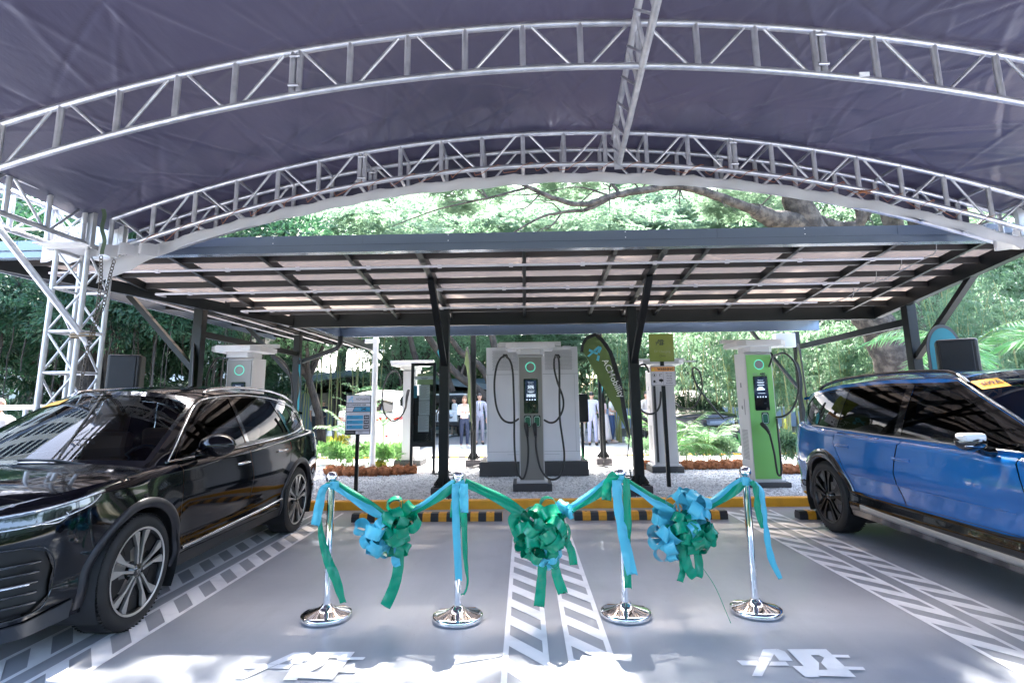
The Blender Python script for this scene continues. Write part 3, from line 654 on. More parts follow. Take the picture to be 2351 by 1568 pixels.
for x, y, Y in ((1240, 445, 13.5), (1330, 468, 13.8), (1470, 438, 14.3), (1560, 430, 14.6), (1650, 452, 15), (1290, 488, 13.8), (1750, 470, 15.5), (1990, 470, 15.6), (1120, 455, 13.3), (1400, 430, 14)):
    for k in range(3):
        dx = rq.uniform(-110, 110); dy = rq.uniform(-60, 70); P.append((Q((x, y, Y), (x+dx*.4, y+dy*.6, Y-.1), (x+dx*.75, y+dy*.7, Y-.2), (x+dx, y+dy, Y-.3)), .022, .006))
limb_mesh(P, 14, .03, 3).build('trunk', BARK, rt)
v = []; f = []; o_ = 0
for i, (x, y, Y, s) in enumerate(((1180, 360, 14.5, .62), (1400, 330, 15.5, .62), (1600, 320, 16.5, .7), (1850, 300, 18, .9), (2150, 300, 18, .9), (1080, 455, 15.5, .42), (1520, 385, 15.5, .45), (1700, 470, 17.5, .5), (950, 400, 15, .5), (2350, 330, 17, .8), (1300, 430, 17, .4))):
    a, b = crown_feather(40+i, (2.6, 1.6, 1.0), 30, 46); v.append(a*s+np.array(py(x, y, Y))); f.append(b+o_); o_ += len(a)
for i, (x, y, z, s) in enumerate(((-4.5, 13.6, 11.5, .8), (-1.8, 14.0, 11.9, .8), (1.9, 12.9, 12.6, .4), (4.0, 14.2, 12.2, .8), (7.0, 13.6, 12.0, .9), (.9, 14.9, 12.6, .8), (-7, 13.5, 12, .8), (-3.6, 12.9, 13.1, .7), (-1.1, 12.8, 13.3, .7), (3.1, 12.9, 13.2, .7), (5.4, 12.8, 13.3, .7))):  # clumps out of view overhead, added in the sun's path to dapple the floor
    a, b = crown_feather(70+i, (2.2, 1.5, .8), 24 if i < 7 else 15, 40 if i < 7 else 26); v.append(a*s+np.array((x, y, z))); f.append(b+o_); o_ += len(a)
mesh_np('crown', np.concatenate(v), np.concatenate(f), L_LIGHT, rt)
for (a, b, r0, lb) in (((2045, 720, 21), (2040, 470, 21), .42, 'straight thick trunk seen above the right part of the carport, nearer to the leaning trunk'), ((2110, 720, 22), (2098, 480, 22), .38, 'straight trunk seen above the carport, furthest right')):
    p = py(*b); g = Vector((p.x+.3, p.y, 0)); t = thing('trunk_tree', lb, 'tree', g)
    limb_mesh([([(0, 0, -.1), (0, 0, p.z*.5), (p-g), (p-g)+Vector((-.3, 0, 3))], r0, r0*.7)], 12).build('trunk', BARK, t)
    o = bpy.data.objects.new('crown', CF1); link(o, t); o.location = (p-g)+Vector((0, 2, 4.2))
# leaning forked trunks behind the left of the cabinet
ft = thing('forked_tree', 'dark leaning tree with several diagonal limbs left of the large grey cabinet', 'tree', (0, 0, 0))
P = [(Q((1165, 1000, 21), (1150, 950, 21), (1090, 890, 21), (1035, 845, 21), (960, 740, 20)), .2, .12), (Q((1150, 950, 21), (1110, 850, 21), (1060, 810, 21), (1030, 770, 20.5), (1000, 720, 20)), .16, .08),
     (Q((975, 900, 22), (960, 845, 22), (945, 790, 22), (935, 740, 22)), .14, .1), (Q((1040, 900, 22), (1020, 840, 22), (1010, 780, 22), (990, 700, 22)), .12, .08), (Q((1160, 980, 21), (1150, 860, 21), (1135, 800, 21), (1120, 720, 21)), .18, .12), (Q((1080, 880, 21), (1060, 860, 21), (1075, 820, 21)), .07, .04)]
limb_mesh(P, 9, .02, 4).build('trunk', BARKD, ft)
o = bpy.data.objects.new('crown', CC2); link(o, ft); o.location = py(1080, 690, 23)
# bamboo clumps: many thin culms with hanging narrow leaves
def bamboo(x, y, w, h, seed, label, n=26, dens=90, group='bamboo clumps behind the bays', lm=None, ll=.24):
    t = thing('bamboo_clump', label, 'bamboo', (x, y, 0), 0, group); r = random.Random(seed); mb = MB(); C = []
    for i in range(n):
        a = Vector((r.uniform(-w, w), r.uniform(-.6, .6), 0)); hh = h*r.uniform(.7, 1.1); dx = r.uniform(-1, 1)*w*.5; dy = r.uniform(-.8, .3)
        pts = [a+Vector((dx*(k/7)**2, dy*(k/7)**2, hh*k/7-(k/7)**4*.2*hh)) for k in range(8)]
        mb.tube(pts, [.028*(1-.8*k/7) for k in range(8)], 6)
        for j in range(dens):
            f = r.uniform(.22, 1)**.8*6.99; k = int(f); p = pts[k].lerp(pts[k+1], f-k); C.append(p+Vector((r.gauss(0, .33), r.gauss(0, .33), r.gauss(0, .15))))
    mb.build('culms', mat('bamboo_culm', (.30, .27, .12), .5, noise=(3, (.20, .24, .08), .4, .6)), t)
    V, F = fans(seed, np.array([tuple(c) for c in C]), 0, ll, .028, 6); mesh_np('foliage', V, F, lm or L_BAM, t)
    return t
bamboo(6.6, 17.5, 1.7, 5.2, 1, 'bamboo clump behind the white roofed car right of the warning sign')
bamboo(9.4, 18.5, 1.7, 5.0, 2, 'bamboo clump behind the green charger')
bamboo(12.6, 17.8, 1.8, 6.2, 3, 'bamboo clump between leaning trunk and blue car', 26, 80)
bamboo(16.5, 17, 2.0, 6.6, 4, 'bamboo clump behind the right speaker', 26, 90, lm=L_MID)
bamboo(15.6, 21.5, 3, 8, 8, 'bamboo clump far behind the right speaker', 30, 90)
bamboo(4.0, 20.5, 1.8, 5.4, 5, 'bamboo clump behind the olive feather flag')
bamboo(19.5, 15.5, 1.8, 7.2, 6, 'bamboo clump at the right edge behind the palm', 22, 90, lm=L_MID)
bamboo(-8.6, 24, 2.4, 9.4, 7, 'tall pale bamboo clump above the left part of the carport', 30, 120)
# palms
def frond(mbP, mbD, base, d, L, droop, n=26, ll=.42, w0=.03):
    pts = []; p = Vector(base); v = Vector(d).normalized(); N = 14
    for i in range(N+1): pts.append(p.copy()); p = p+v*(L/N); v = (v+Vector((0, 0, -droop/N))).normalized()
    for i in range(n):
        t = .12+.88*i/n; k = min(N-1, int(t*N)); q = pts[k].lerp(pts[k+1], t*N-k); a = (pts[k+1]-pts[k]).normalized(); s = a.cross(Vector((0, 0, 1))).normalized()
        for sg in (-1, 1): mbP.append(tuple(q)); mbD.append(tuple((s*sg+a*.75+Vector((0, 0, -.35)))*ll*(1-.55*abs(t-.45))))
    return pts
def palm(x, y, z0, n, L, label, name='palm', seed=1, up=.8, trunk=0, droop=1.3, ll=.42, lw=.035, m=None, cat='palm', group=None):
    t = thing(name, label, cat, (x, y, 0), 0, group); r = random.Random(seed); P = []; D = []; mb = MB()
    if trunk: mb.tube([(0, 0, 0), (.03, 0, trunk*.5), (0, 0, trunk)], [.09, .07, .06], 8)
    for i in range(n):
        a = 2*pi*i/n+r.uniform(-.3, .3); u = up*r.uniform(.5, 1.5); pts = frond(P, D, (0, 0, z0+trunk), (cos(a), sin(a), u), L*r.uniform(.75, 1.1), droop*r.uniform(.7, 1.2), 26, ll)
        mb.tube(pts, [.014*(1-.8*k/len(pts)) for k in range(len(pts))], 5)
    mb.build('stem', STEM, t); D = np.array(D); L_ = np.linalg.norm(D, axis=1); V, F = leaves(np.array(P), D, L_, lw, seed, .15); mesh_np('fronds', V, F, m or L_PALM, t); return t
palm(11.3, 9.9, .3, 11, 2.6, 'large palm with broad green fronds at the right picture edge', seed=2, trunk=1.7, ll=.75, lw=.06)
palm(9.6, 12.2, .2, 9, 2.0, 'palm arching over beside the right end strut of the carport', seed=3, trunk=2.2, ll=.5)
palm(8.7, 9.4, .1, 10, 1.6, 'low palm behind the right speaker and the blue car roof', seed=4, trunk=.7, ll=.5, lw=.05)
palm(-9.2, 12.5, .1, 9, 1.4, 'low palm between the tent tower and the left speaker', seed=5, trunk=.2, ll=.4)
palm(-5.0, 21.6, .1, 10, 1.3, 'small palm behind the white camera pole', seed=6, trunk=1.6, ll=.4)

# ================================================================ PLANT BEDS
M_COIR = mat('coir_fibre', (.44, .17, .07), .95, noise=(14, (.22, .075, .03), .4, .65, 9), bump=(30, 1, .04, (1, 1, 1)))
def coir(x0, x1, y, label, bend=0, n=9, seed=1):
    t = thing('coir_border', label, 'border', ((x0+x1)/2, y, GZ)); r = random.Random(seed); w = (x1-x0)/n
    for i in range(n):
        cx = x0-(x0+x1)/2+w*(i+.5); cy = bend*(abs(2*(i+.5)/n-1)**2); bm = bmesh.new(); bmesh.ops.create_icosphere(bm, subdivisions=4, radius=1)
        for v in bm.verts:
            q = v.co*3+Vector((i*3.1, seed, 0)); s = 1+.16*sin(q.x*2.1+q.z)*cos(q.y*2.3)+.05*sin(q.x*7+q.y*5)+r.uniform(-.03, .03); v.co = Vector((v.co.x*w*.62*s, v.co.y*.13*s, max(-.02, v.co.z*.10*s+.075)))+Vector((cx, cy, 0))
        mb = MB(); mb.add([v.co.copy() for v in bm.verts], [[v.index for v in f.verts] for f in bm.faces], True); bm.free()
        P = []; D = []
        o = mb.build('fibre_bundle', M_COIR, t)
        rg = np.random.default_rng(seed*50+i); nn = 260; a = rg.uniform(0, 2*pi, nn); e = rg.uniform(0, 1.45, nn)
        N = np.stack([np.cos(a)*np.cos(e), np.sin(a)*np.cos(e), np.sin(e)], 1); P = N*np.array([w*.62, .13, .10])+np.array([cx, cy, .075]); D = N*.5+rg.normal(0, 1, (nn, 3))
        V, F = leaves(P, D, rg.uniform(.04, .1, nn), .0035, i); mesh_np('loose_fibres', V, F, M_COIR, o)
    return t
def gX(x, y, z=GZ): return gp(x, y, z)
a = gX(735, 1093); b = gX(940, 1093); coir(a.x, b.x+.05, a.y+.0, 'brown coir fibre border round the left plant bed', .35, 8, 1)
a = gX(1478, 1079); b = gX(1770, 1083); coir(a.x, b.x, a.y+.1, 'brown coir fibre border between the sign pole and the green charger', .1, 9, 2)
a = gX(1795, 1088); coir(a.x, a.x+1.2, a.y, 'short brown coir fibre border between green charger and blue car', .1, 4, 3)
def shrub(x, y, w, h, label, m, seed, n=900, ll=.09, lw=.035, group='low shrubs in the plant beds', cat='shrub', mode='bush'):
    t = thing('shrub', label, cat, (x, y, GZ), 0, group); r = np.random.default_rng(seed); mb = MB(); P = []; D = []
    for k in range(14):
        a = r.uniform(0, 2*pi); q = np.array([np.cos(a)*w*.5*r.uniform(.2, 1), np.sin(a)*w*.35, h*r.uniform(.55, 1)])
        mb.tube([(q[0]*.3, q[1]*.3, 0), (q[0]*.8, q[1]*.8, q[2]*.5), tuple(q)], .006, 5)
        c = q*np.array([1, 1, .86]); m_ = n//14; u = r.normal(size=(m_, 3)); u /= np.linalg.norm(u, axis=1)[:, None]
        P.append(c+u*np.array([w*.24, w*.2, h*.22])*r.uniform(.3, 1, (m_, 1))); D.append(u+np.array([0, 0, .35]))
    mb.build('stems', STEM, t); P = np.concatenate(P); D = np.concatenate(D); V, F = leaves(P, D, ll*r.uniform(.6, 1.3, len(P)), lw, seed); mesh_np('foliage', V, F, m, t); return t
L_SHR = leafmat('shrub_leaves', (.06, .17, .045), (.16, .32, .10), .3); L_YEL = leafmat('yellow_leaves', (.45, .33, .02), (.30, .34, .04), .3)
k = 0
for px, lb in ((748, 'left most, by the car tail'), (790, 'below the green striped cone'), (835, 'right behind the price board pole'), (880, 'under the palmetto leaves'), (915, 'rightmost, beside the grey charger')):
    g = gX(px, 1068+(k % 2)*10); shrub(g.x, g.y+.25, .62, .48, 'low leafy shrub in the left plant bed, '+lb, L_SHR, 60+k, 1100, .085, .03); k += 1
g = gX(765, 1052); shrub(g.x, g.y+.5, .5, .5, 'yellow leaved shrub at the back of the left plant bed', L_YEL, 70, 700)
g = gX(868, 1080); shrub(g.x, g.y+.1, .22, .16, 'small yellow croton low in the left plant bed', L_YEL, 71, 300, .07, .03)
for i, (px, lb) in enumerate(((1495, 'beside the dark carport column'), (1545, 'behind the sign pole'), (1590, 'third from the column'), (1635, 'in front of the dark car front'), (1680, 'left of the green charger'))):
    g = gX(px, 1066); shrub(g.x, g.y+.35, .66, .55, 'fine leaved green shrub in the right plant bed, '+lb, L_SHR if i % 2 else L_MID, 80+i, 1600, .06, .022)
for i, (px, lb) in enumerate(((1800, 'just right of the green charger'), (1835, 'touching the blue car tail'))):
    g = gX(px, 1075); shrub(g.x, g.y+.3, .7, .7, 'bushy shrub with pale green leaves '+lb, L_BAM, 90+i, 1500, .10, .03)
# small ornamental palms and a slim tree in the left bed
g = gX(790, 1066); palm(g.x-.05, g.y+.5, .2, 8, .95, 'feathery palm in the left plant bed beside the price board', 'bed_palm', 11, 1.6, .5, 1.2, .22, .02, L_BAM)
def slimtree():
    g = gX(805, 1066); t = thing('sapling', 'slim sapling with sparse pale leaves above the left plant bed', 'sapling', (g.x, g.y+.4, GZ)); mb = MB(); P = []; D = []; r = random.Random(3)
    mb.tube([(0, 0, 0), (.03, 0, .9), (0, 0, 1.75)], [.016, .012, .007], 6)
    for k in range(16):
        z = 1.0+.05*k; a = k*2.3; e = Vector((cos(a)*r.uniform(.25, .75), sin(a)*.3, r.uniform(.05, .35))); mb.tube([(0, 0, z), tuple(Vector((0, 0, z))+e)], .004, 4)
        for j in range(22):
            p = Vector((0, 0, z))+e*(.25+.75*j/22); P.append(tuple(p)); D.append((r.uniform(-1, 1), r.uniform(-1, 1), r.uniform(-.2, .5)))
    mb.build('stem', BARKD, t); V, F = leaves(np.array(P), np.array(D), .075, .034, 2); mesh_np('foliage', V, F, L_BAM, t)
slimtree()
g = gX(862, 1062); 
def broad(x, y, n, L, w, z, label, name, m, seed, el=.9):
    t = thing(name, label, 'plant', (x, y, GZ)); r = random.Random(seed); mb = MB(); st = MB()
    st.tube([(0, 0, 0), (0, 0, z)], .015, 6)
    for i in range(n):
        a = 2*pi*i/n+r.uniform(-.3, .3); e = el*r.uniform(.4, 1.2); d = Vector((cos(a)*cos(e), sin(a)*cos(e), sin(e))); s = Vector((-sin(a), cos(a), 0)); l = L*r.uniform(.7, 1.1); rows = []
        for k in range(8):
            u = k/7; p = Vector((0, 0, z))+d*l*u+Vector((0, 0, -.35*l*u*u)); ww = w*sin(pi*min(1, .08+.92*u)**.7)*.5+.002; rows.append([p-s*ww, p+Vector((0, 0, -.15*ww)), p+s*ww])
        mb.grid(rows)
    st.build('stem', STEM, t); mb.build('leaves', m, t); return t
broad(g.x+.02, g.y+.6, 11, .62, .12, .85, 'pale broad leaved plant standing right of the price board', 'dracaena', L_BAM, 5, .9)
g = gX(885, 1062); broad(g.x, g.y+.25, 14, .55, .055, .25, 'palmetto with stiff fan of green leaves left of the grey charger', 'palmetto', L_PALM, 6, .95)
g = gX(800, 1075); broad(g.x-.02, g.y+.35, 12, .5, .07, .45, 'spiky dark leaved plant low in the left plant bed', 'cordyline', L_MID, 7, .8)
g = gX(1540, 1070); palm(g.x+.1, g.y+.15, .3, 12, 1.25, 'potted areca palm with thin arching fronds beside the sign pole', 'areca_palm', 12, 2.0, 0, 1.5, .26, .018, L_PALM)
g = gX(1640, 1066); palm(g.x, g.y+.35, .3, 11, 1.1, 'areca palm with thin stems in front of the dark car front', 'areca_palm', 13, 2.2, 0, 1.6, .24, .018, L_BAM)
g = gX(1540, 1070); t = thing('plant_pot', 'pale round plant pot behind the sign pole', 'pot', (g.x+.1, g.y+.15, GZ)); MB().lathe([(.0, 0), (.12, 0), (.15, .26), (.165, .28), (.15, .285), (.14, .25), (0, .25)], 24).build('pot_body', mat('pale_ceramic', (.55, .55, .53), .5), t)
g = gX(1715, 1040); broad(g.x, g.y+.3, 10, .9, .10, .2, 'large pointed leaves leaning out left of the green charger', 'strelitzia', L_PALM, 14, .9)

# ================================================================ CHARGERS, CABINET, SIGNS
def c5(x, y): return 1040.8+.2733*x, 734.6+.2733*y
def c4(x, y): return 673.4+.2733*x, 734.6+.2733*y
def c6(x, y): return 1408.0+.2733*x, 734.6+.2733*y
G_GREY = mat('charger_grey', (.24, .225, .21), .4, .3); G_LIGHT = mat('charger_light_grey', (.50, .49, .50), .4); G_GREEN = mat('charger_green', (.20, .50, .13), .38, coat=.2); PUREW = mat('charger_white', (.60, .585, .59), .4)
M_SCR = mat('screen_glass', (.005, .008, .012), .08, coat=1); M_SCRE = mat('screen_blue_glow', (.002, .004, .012), .2, emit=(.01, .03, .10, .035)); M_SCRT = mat('screen_text_glow', (.5, .55, .6), .4, emit=(.7, .85, 1, .06))
M_RING = mat('ring_glow', (.1, .7, .5), .3, emit=(.10, .75, .5, .05)); M_SOCK = mat('socket_green', (.01, .12, .06), .3); M_MINT = mat('socket_outline', (.5, .8, .65), .4)
M_CONC2 = mat('dark_plinth_top', (.05, .05, .052), .7); M_CABLE = mat('cable_black', (.018, .018, .018), .45); M_INK = mat('black_ink', (.02, .02, .022), .5); M_INKG = mat('grey_ink', (.25, .25, .26), .5)
def rrect(cx, cz, w, h, r, n=5):
    out = []
    for sx, sz, a0 in ((1, 1, 0), (-1, 1, 90), (-1, -1, 180), (1, -1, 270)):
        for k in range(n+1):
            a = radians(a0+90*k/n); out.append((cx+sx*(w/2-r)+r*cos(a), cz+sz*(h/2-r)+r*sin(a)))
    return out
def F(y): return lambda u, v, w, y=y: Vector((u, y-w, v))           # front facing -y
def ringmb(mb, cx, cz, r, t, y, n=40, a0=0, a1=2*pi):
    q = [(cx+r*cos(a0+(a1-a0)*i/n), cz+r*sin(a0+(a1-a0)*i/n)) for i in range(n+1)]; p = [(cx+(r-t)*cos(a0+(a1-a0)*i/n), cz+(r-t)*sin(a0+(a1-a0)*i/n)) for i in range(n+1)]
    vs = [Vector((u, y, v)) for u, v in q]+[Vector((u, y, v)) for u, v in p]; m = n+1
    mb.add(vs, [(i, i+1, m+i+1, m+i) for i in range(n)])
def charger(label, loc, rz, w, front, side, h=2.16, plinth=(.62, .5, .12), socks=(-.06, .09), d=.46, face='20', screen=True, hooks=True, ring=True):
    t = thing('ev_charger', label, 'EV charger', loc, rz, 'EV chargers on the gravel'); z0 = plinth[2]
    MB().box((0, d/2, z0/2), (plinth[0], plinth[1]+.12, z0), None, .008).build('plinth', M_CONC2, t)
    MB().bb(-w/2-.05, w/2+.05, -.02, d+.02, z0+.001, z0+.03).build('foot_plate', PUREW, t)
    mb = MB(); pr = [(-.0, z0+.03), (d, z0+.03), (d, h), (.03, h), (.0, h-.05)]
    mb.prism(pr, lambda u, v, ww: Vector((-w/2+ww, u, v)), w); b = mb.build('body', side, t)
    fp = MB().prism([(-w/2+.015, z0+.05), (w/2-.015, z0+.05), (w/2-.015, h-.04), (-w/2+.015, h-.04)], F(0), .012).build('front_panel', front, t)
    sl_ = MB()
    for k in range(22): sl_.bb(-w/2-.002, -w/2+.004, .12, .36, .42+k*.022, .432+k*.022)
    sl_.build('vent_slats', M_INKG, b)
    sb = MB(); sb.box((-w/2-.002, .16, 1.27), (.004, .02, .26)); sb.lathe([(.0, .004), (.03, .004), (.033, 0)], 16, (-w/2-.001, .27, 1.26), Matrix.Rotation(-pi/2, 3, 'Y')); sb.box((-w/2-.002, .26, 1.63), (.004, .055, .08)); sb.build('side_controls', M_INKG, b)
    if ring: mb = MB(); ringmb(mb, 0, h-.20, .082, .012, -.014); mb.build('status_ring', M_RING, t)
    if ring: MB().lathe([(0, 0), (.068, 0)], 30, (0, -.0135, h-.20), Matrix.Rotation(pi/2, 3, 'X')).build('ring_disc', front if front != G_GREEN else G_GREY, t)
    if screen:
        s = MB().prism(rrect(0, 1.49, .235, .56, .018), F(-.012), .006).build('screen', M_SCR, t)
        MB().prism(rrect(0, 1.58, .18, .33, .01), F(-.0185), .001).build('lit_area', M_SCRE, s)
        mb = MB()
        def T(tx, sz, z, x=0, b=.0): textmb(mb, tx, sz, frontM(x, -.0205, z), bold=b, depth=.001)
        if face == '20':
            T('Welcome', .022, 1.708); T('Save up to', .018, 1.675); T('20%', .062, 1.632, 0, .002); T('on charging fees', .018, 1.592)
            mb.bb(-.055, .055, -.0205, -.0195, 1.555, 1.565); mb.bb(-.03, .03, -.0205, -.0195, 1.543, 1.55)
            for k in range(9): mb.bb(-.068+.016*k, -.068+.016*k+.012, -.0205, -.0195, 1.47+.012*(k % 3 == 1), 1.525-.01*(k % 2))
        else:
            T('Welcome', .024, 1.70); mb.bb(-.06, .06, -.0205, -.0195, 1.665, 1.672); mb.bb(-.05, .05, -.0205, -.0195, 1.650, 1.656); mb.bb(-.055, .055, -.0205, -.0195, 1.615, 1.628)
            mb.add([Vector((x, -.0205, z)) for x, z in ((-.07, 1.55), (-.06, 1.575), (-.03, 1.595), (.02, 1.595), (.045, 1.57), (.06, 1.56), (.06, 1.54), (-.07, 1.535))], [tuple(range(8))]); mb.bb(-.06, .06, -.0205, -.0195, 1.485, 1.492)
        for k in range(4): mb.lathe([(0, 0), (.012, 0)], 12, (-.066+.044*k, -.0204, 1.43), Matrix.Rotation(pi/2, 3, 'X'))
        mb.build('screen_text', M_SCRT, s)
        mb = MB(); ringmb(mb, .05, 1.325, .012, .003, -.0195, 10, -.8, .8); ringmb(mb, .05, 1.325, .012, .003, -.0195, 10, pi-.8, pi+.8); mb.build('card_symbol', M_INKG, s)
    for sx in socks:
        s = MB().prism(rrect(sx, 1.09, .118, .19, .03), F(-.012), .006).build('socket', M_INK, t)
        MB().prism(rrect(sx, 1.08, .075, .13, .022), F(-.019), .001).build('socket_recess', M_SOCK, s)
        mb = MB(); o1 = rrect(sx, 1.08, .094, .152, .026); o2 = rrect(sx, 1.08, .082, .140, .022); m = len(o1)
        mb.add([Vector((u, -.0192, v)) for u, v in o1+o2], [(i, (i+1) % m, m+(i+1) % m, m+i) for i in range(m)]); textmb(mb, 'CHARGE', .017, frontM(sx, -.019, 1.172), depth=.001); mb.build('socket_outline', M_MINT, s)
    # canopy with lamp edge and hook arms
    mb = MB(); pl = [(-.40, -.16), (-.28, -.27), (.28, -.27), (.40, -.16), (.40, d-.02), (-.40, d-.02)]
    mb.prism(pl, lambda u, v, ww: Vector((u, v, h+.10+ww)), .075); mb.prism([(u*.55, v*.5+.05) for u, v in pl], lambda u, v, ww: Vector((u, v, h+.005+ww)), .095)
    for sx in (-.14, .14): mb.bb(sx-.002, sx+.002, -.274, -.269, h+.11, h+.165)
    cnp = mb.build('canopy', PUREW, t, True)
    mb = MB(); mb.prism([(u*.94, v*.94) for u, v in pl], lambda u, v, ww: Vector((u, v, h+.09+ww)), .009); mb.build('lamp_diffuser', mat('lamp_white', (.85, .85, .85), .4), cnp)
    mb = MB(); mb.bb(-.52, .52, .17, .27, h+.178, h+.235)
    for sx in (-1, 1):
        for k in (0, 1): mb.bb(sx*(.30+.12*k)-.045, sx*(.30+.12*k)+.045, .164, .17, h+.19, h+.222)
    mb.build('hook_arm', PUREW, cnp)
    return t
def cable(pts, parent, r=.0165, name='cable'):
    inv = parent.matrix_basis.inverted(); q = [Vector(p) for p in pts]; out = []
    for i in range(len(q)-1):
        p0, p1, p2, p3 = q[max(i-1, 0)], q[i], q[i+1], q[min(i+2, len(q)-1)]
        for k in range(6):
            f = k/6; out.append(.5*((2*p1)+(p2-p0)*f+(2*p0-5*p1+4*p2-p3)*f*f+(3*p1-p0-3*p2+p3)*f**3))
    out.append(q[-1]); return MB().tube([inv @ p for p in out], r, 10).build(name, M_CABLE, parent)
def connector(a, b, parent):
    a = Vector(a); b = Vector(b); inv = parent.matrix_basis.inverted(); mb = MB(); d = (b-a)
    pts = [a+Vector((0, .05, .02)), a, a.lerp(b, .3)+Vector((0, -.035, 0)), a.lerp(b, .65)+Vector((0, -.03, 0)), b]
    mb.tube([inv @ p for p in pts], [.034, .036, .032, .026, .021], 12); return mb.build('connector', M_CABLE, parent)
S5 = lambda Y, *P: [py(*c5(x, y), Y+(q[0] if q else 0)) for x, y, *q in P]
S6 = lambda Y, *P: [py(*c6(x, y), Y+(q[0] if q else 0)) for x, y, *q in P]
# centre charger
bpy.context.view_layer.update()
ch = charger('grey charger with glowing screen showing 20%, in front of the large cabinet', (.115, 9.21, GZ), 0, .40, G_GREY, PUREW)
bpy.context.view_layer.update()
cable(S5(9.08, (435, 300, .2), (395, 325), (362, 400), (345, 520), (350, 650), (372, 760), (420, 840), (490, 862), (548, 830, .15)), ch)
cable(S5(9.05, (435, 298, .2), (475, 340), (497, 420), (505, 560), (512, 800), (512, 1000), (522, 1180), (545, 1290), (578, 1333), (604, 1300), (625, 1200), (630, 1080), (622, 975)), ch)
cable(S5(9.08, (868, 300, .2), (848, 330), (850, 420), (878, 530), (918, 640), (925, 720), (905, 790), (860, 850), (810, 862), (765, 840, .15)), ch)
cable(S5(9.05, (872, 300, .2), (888, 350), (892, 500), (892, 700), (897, 850), (918, 1000), (932, 1120), (925, 1230), (895, 1310), (845, 1338), (790, 1325), (735, 1250), (708, 1150), (695, 1060), (692, 975)), ch)
for a, b in (((612, 890), (622, 980)), ((684, 890), (692, 980))): connector(*S5(9.13, a, b), ch)
for p in ((435, 300), (872, 300)):
    q = S5(9.25, p)[0]; inv = ch.matrix_basis.inverted(); MB().tube([inv @ (q+Vector((-.035, 0, -.03))), inv @ (q+Vector((-.02, 0, .01))), inv @ (q+Vector((.02, 0, .01))), inv @ (q+Vector((.04, 0, -.04)))], .022, 8).build('cable_hook', M_CABLE, ch)
# green charger
gc = charger('white charger with bright green front showing DC 480, right of the warning sign', (3.91, 9.36, GZ), 0, .44, G_GREEN, PUREW, plinth=(.66, .5, .08), socks=(.03,), face='car')
bpy.context.view_layer.update()
mb = MB(); textmb(mb, '480', .058, frontM(.045, -.0135, 1.80), bold=.002, depth=.001); textmb(mb, 'kW', .016, frontM(.115, -.0135, 1.785), depth=.001); mb.bb(-.11, .10, -.0145, -.013, 1.775, 1.778); mb.build('power_lettering', M_INK, gc)
mb = MB(); textmb(mb, 'DC', .052, frontM(-.075, -.0135, 1.80), depth=.001); mb.build('power_lettering', M_INKG, gc)
cable(S6(9.25, (1400, 285, .25), (1345, 305, .1), (1320, 360), (1300, 420, .25)), gc)
cable(S6(9.15, (1395, 280, .3), (1440, 280), (1505, 330), (1548, 430), (1558, 560), (1540, 670), (1495, 760), (1430, 808), (1360, 815, .25)), gc)
cable(S6(9.15, (1312, 950), (1335, 1040), (1355, 1130), (1368, 1220), (1382, 1290), (1400, 1305), (1412, 1280), (1408, 1180), (1390, 1000), (1375, 830, .2)), gc)
connector(*S6(9.23, (1262, 885), (1312, 955)), gc)
# grey charger behind the black car
lc = charger('grey charger rising behind the black car roof', (-4.62, 9.0, GZ), 0, .42, G_GREY, PUREW); bpy.context.view_layer.update()
D_ = lambda Y, *P: [py(x, y, Y) for x, y in P]
cable(D_(8.95, (518, 825), (500, 822), (485, 840), (475, 870), (472, 910), (478, 960)), lc); cable(D_(8.95, (625, 822), (640, 822), (658, 840), (668, 870), (672, 910), (668, 960)), lc)
# charger left of the info board, seen from the side
bc = charger('pale grey charger standing behind the info board', (-2.66, 13.0, GZ), radians(-4), .30, G_LIGHT, G_LIGHT, screen=False, socks=(), ring=False); bpy.context.view_layer.update()
S4 = lambda Y, *P: [py(*c4(x, y), Y) for x, y in P]
cable(S4(12.8, (905, 560), (900, 500), (880, 445), (845, 430), (800, 460), (765, 540), (748, 640), (752, 730), (775, 800), (830, 845), (880, 835), (925, 780), (945, 730)), bc, .02); connector(*S4(12.85, (965, 600), (945, 740)), bc)
cable(S4(12.8, (1205, 440), (1230, 480), (1245, 560), (1248, 640), (1225, 740), (1200, 790)), bc, .018)
# charger behind the warning sign
wc = charger('white charger mostly hidden behind the warning sign pole', (2.78, 11.3, GZ), 0, .46, G_LIGHT, PUREW, h=2.0, screen=False, socks=(), ring=False); bpy.context.view_layer.update()
mb = MB(); mb.bb(-.19, -.15, -.03, -.012, .2, 1.95); mb.build('side_strip', M_INK, wc)
cable(S6(11.1, (300, 440), (275, 385), (240, 375), (200, 410), (188, 500), (195, 640), (225, 740), (280, 785), (345, 780), (390, 720), (400, 600)), wc, .02)
cable(S6(11.1, (675, 395), (665, 430), (690, 520), (735, 600), (800, 680), (870, 770), (930, 830)), wc, .018); cable(S6(11.1, (675, 395), (720, 430), (745, 520), (740, 600), (700, 700), (640, 745), (570, 735), (520, 690)), wc, .016)
q = S6(11.2, (520, 350), (690, 345)); inv = wc.matrix_basis.inverted(); MB().bar(inv @ q[0], inv @ q[1], .04, .03).build('hook_arm', PUREW, wc)
# dark box on a post beyond the cabinet
p = py(*c5(1080, 740), 12); b = thing('wall_box', 'flat dark box at head height just right of the large grey cabinet', 'box', (p.x, p.y, GZ)); z0 = py(*c5(1080, 858), 12).z-GZ; z1 = py(*c5(1080, 622), 12).z-GZ
MB().bb(-.13, .13, -.05, .05, z0, z1, .01).build('case', DARKST, b); MB().bb(-.03, .03, .05, .09, 0, z0+.1).build('post', DARKST, b)
